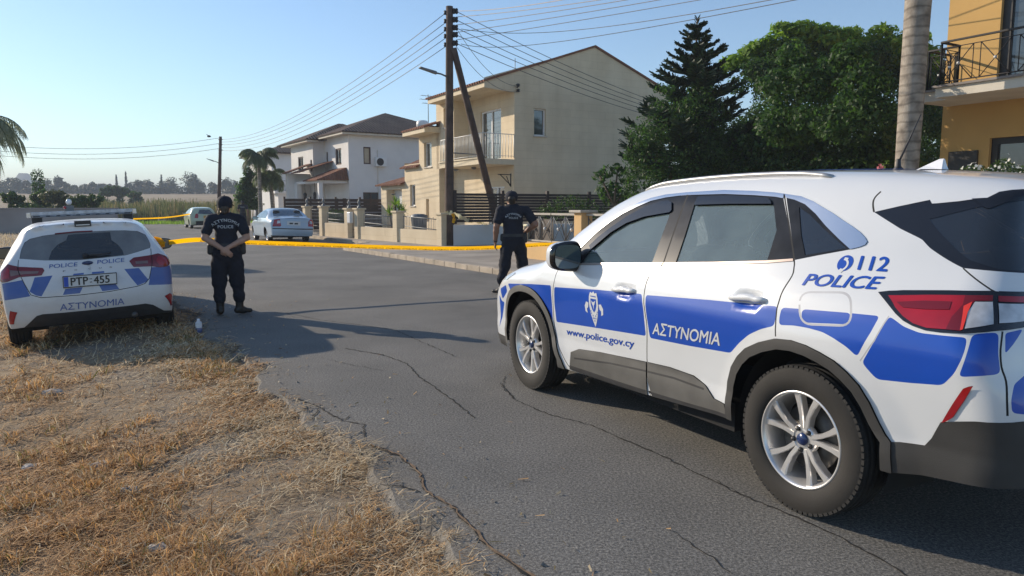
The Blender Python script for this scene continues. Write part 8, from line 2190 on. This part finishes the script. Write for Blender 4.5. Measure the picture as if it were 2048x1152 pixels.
def litter():
    rng = np.random.default_rng(12)
    # loose straw bits and grit on the asphalt
    n = 420; t = rng.uniform(1.5, 14, n); nn = 1.35 + rng.gamma(.8, .45, n); k = nn < 7.5; t, nn = t[k], nn[k]; n = len(t); x = TN[0] * nn + TT[0] * t; y = TN[1] * nn + TT[1] * t; a = rng.uniform(0, 2 * PI, n); L = rng.gamma(2.2, .010, n) + .006; w = rng.uniform(.0015, .004, n) * np.clip(y / 4, 1, 2); dx, dy = np.cos(a) * L, np.sin(a) * L; px_, py_ = -np.sin(a) * w, np.cos(a) * w
    V = np.stack([np.stack([x - px_, y - py_, np.full(n, .006)], -1), np.stack([x + px_, y + py_, np.full(n, .006)], -1), np.stack([x + dx + px_, y + dy + py_, .008 + rng.uniform(0, .012, n)], -1), np.stack([x + dx - px_, y + dy - py_, .008 + rng.uniform(0, .012, n)], -1)], 1)
    props(quads_mesh('straw_litter', V, [MT['straw_pale'], MT['straw'], MT['dry_leaf']], None, rng.integers(0, 3, n)), 'bits of straw and leaf scattered on the asphalt', 'litter', kind='stuff')
    # grit along the ragged edge
    m = MB(); n = 420; t = rng.uniform(1.6, 12, n); nn = 1.34 + rng.normal(0, .12, n)
    for i in range(n):
        p = rd(nn[i], t[i], .0 if nn[i] > 1.4 else -.02); s = rng.gamma(2., .0018) + .002; V = [p + Vector(rng.normal(0, 1, 3)) * .35 * s + Vector(q) * s for q in ((-1,-1,0),(1,-1,0),(1,1,0),(-1,1,0),(0,0,1.2))]; m.add(V, [(0,1,4),(1,2,4),(2,3,4),(3,0,4)])
    props(m.build('grit', [M('grit_stone', (.22, .19, .16), .9, var=.4, scale=60)], None, fix=False), 'grit along the broken road edge', 'grit', kind='stuff')
    for i, (px, py, s) in enumerate([(258, 972, .055), (318, 1086, .06), (190, 1136, .05), (205, 915, .07), (105, 770, .09), (60, 905, .06)]):
        p = gnd(px, py, -.08); p.z = gz(p.x, p.y) + .012; V, F = superell((0, 0, 0), (s, s * .7, s * .35), .8, .8, 8, 12); m = MB(); m.add([Vector(v) * (1 + .16 * math.sin(v[0] * 90 + i) * math.sin(v[1] * 70)) + p for v in V], F, 0, False)
        props(m.build('stone', [MT['stone']], None), 'small flat grey stone lying in the dry grass', 'stone', 'small grey stones in the dry grass')
    # plastic bottle by the road edge
    p = gnd(398, 664, -.03); p.z = gz(p.x, p.y) + .01; r = props(empty('plastic_bottle', p), 'small white and blue plastic bottle standing at the road edge near the woman officer', 'bottle'); m = MB()
    m.lathe([(.001, 0), (.034, 0), (.038, .006), (.038, .05), (.036, .055), (.038, .06)], (0, 0, 0), 'z', 1, 18); m.lathe([(.038, .06), (.038, .10), (.036, .105), (.039, .11), (.034, .128), (.018, .142), (.016, .15)], (0, 0, 0), 'z', 0, 18); m.build('bottle_body', [MT['bottle_white'], MT['bottle_blue']], r); m = MB(); m.lathe([(.019, .146), (.019, .166), (.017, .168), (.001, .168)], (0, 0, 0), 'z', 0, 16); m.build('cap', [MT['bottle_white']], r)
MT['stone'] = M('grey_stone', (.33, .30, .27), .9, var=.3, scale=20, bump=.4, bscale=50)
MT['bottle_white'] = M('bottle_white', (.62, .64, .68), .3, var=.1); MT['bottle_blue'] = M('bottle_blue', (.10, .14, .30), .35, var=.2)
litter()
# ------------------------------------------------------------------ the air: far things fade
def haze():
    m = bpy.data.materials.new('haze'); m.use_nodes = True; nt = m.node_tree; nt.nodes.remove(nt.nodes['Principled BSDF'])
    v = nt.nodes.new('ShaderNodeVolumePrincipled'); v.inputs['Color'].default_value = (.80, .88, 1.0, 1); v.inputs['Density'].default_value = HAZE; v.inputs['Anisotropy'].default_value = .0
    nt.links.new(v.outputs[0], nt.nodes['Material Output'].inputs['Volume'])
    mb = MB(); mb.box((-1300, -70, -8), (1300, 2700, 48)); o = mb.build('haze', [m], None); props(o, kind='stuff')
HAZE = .00095
haze()
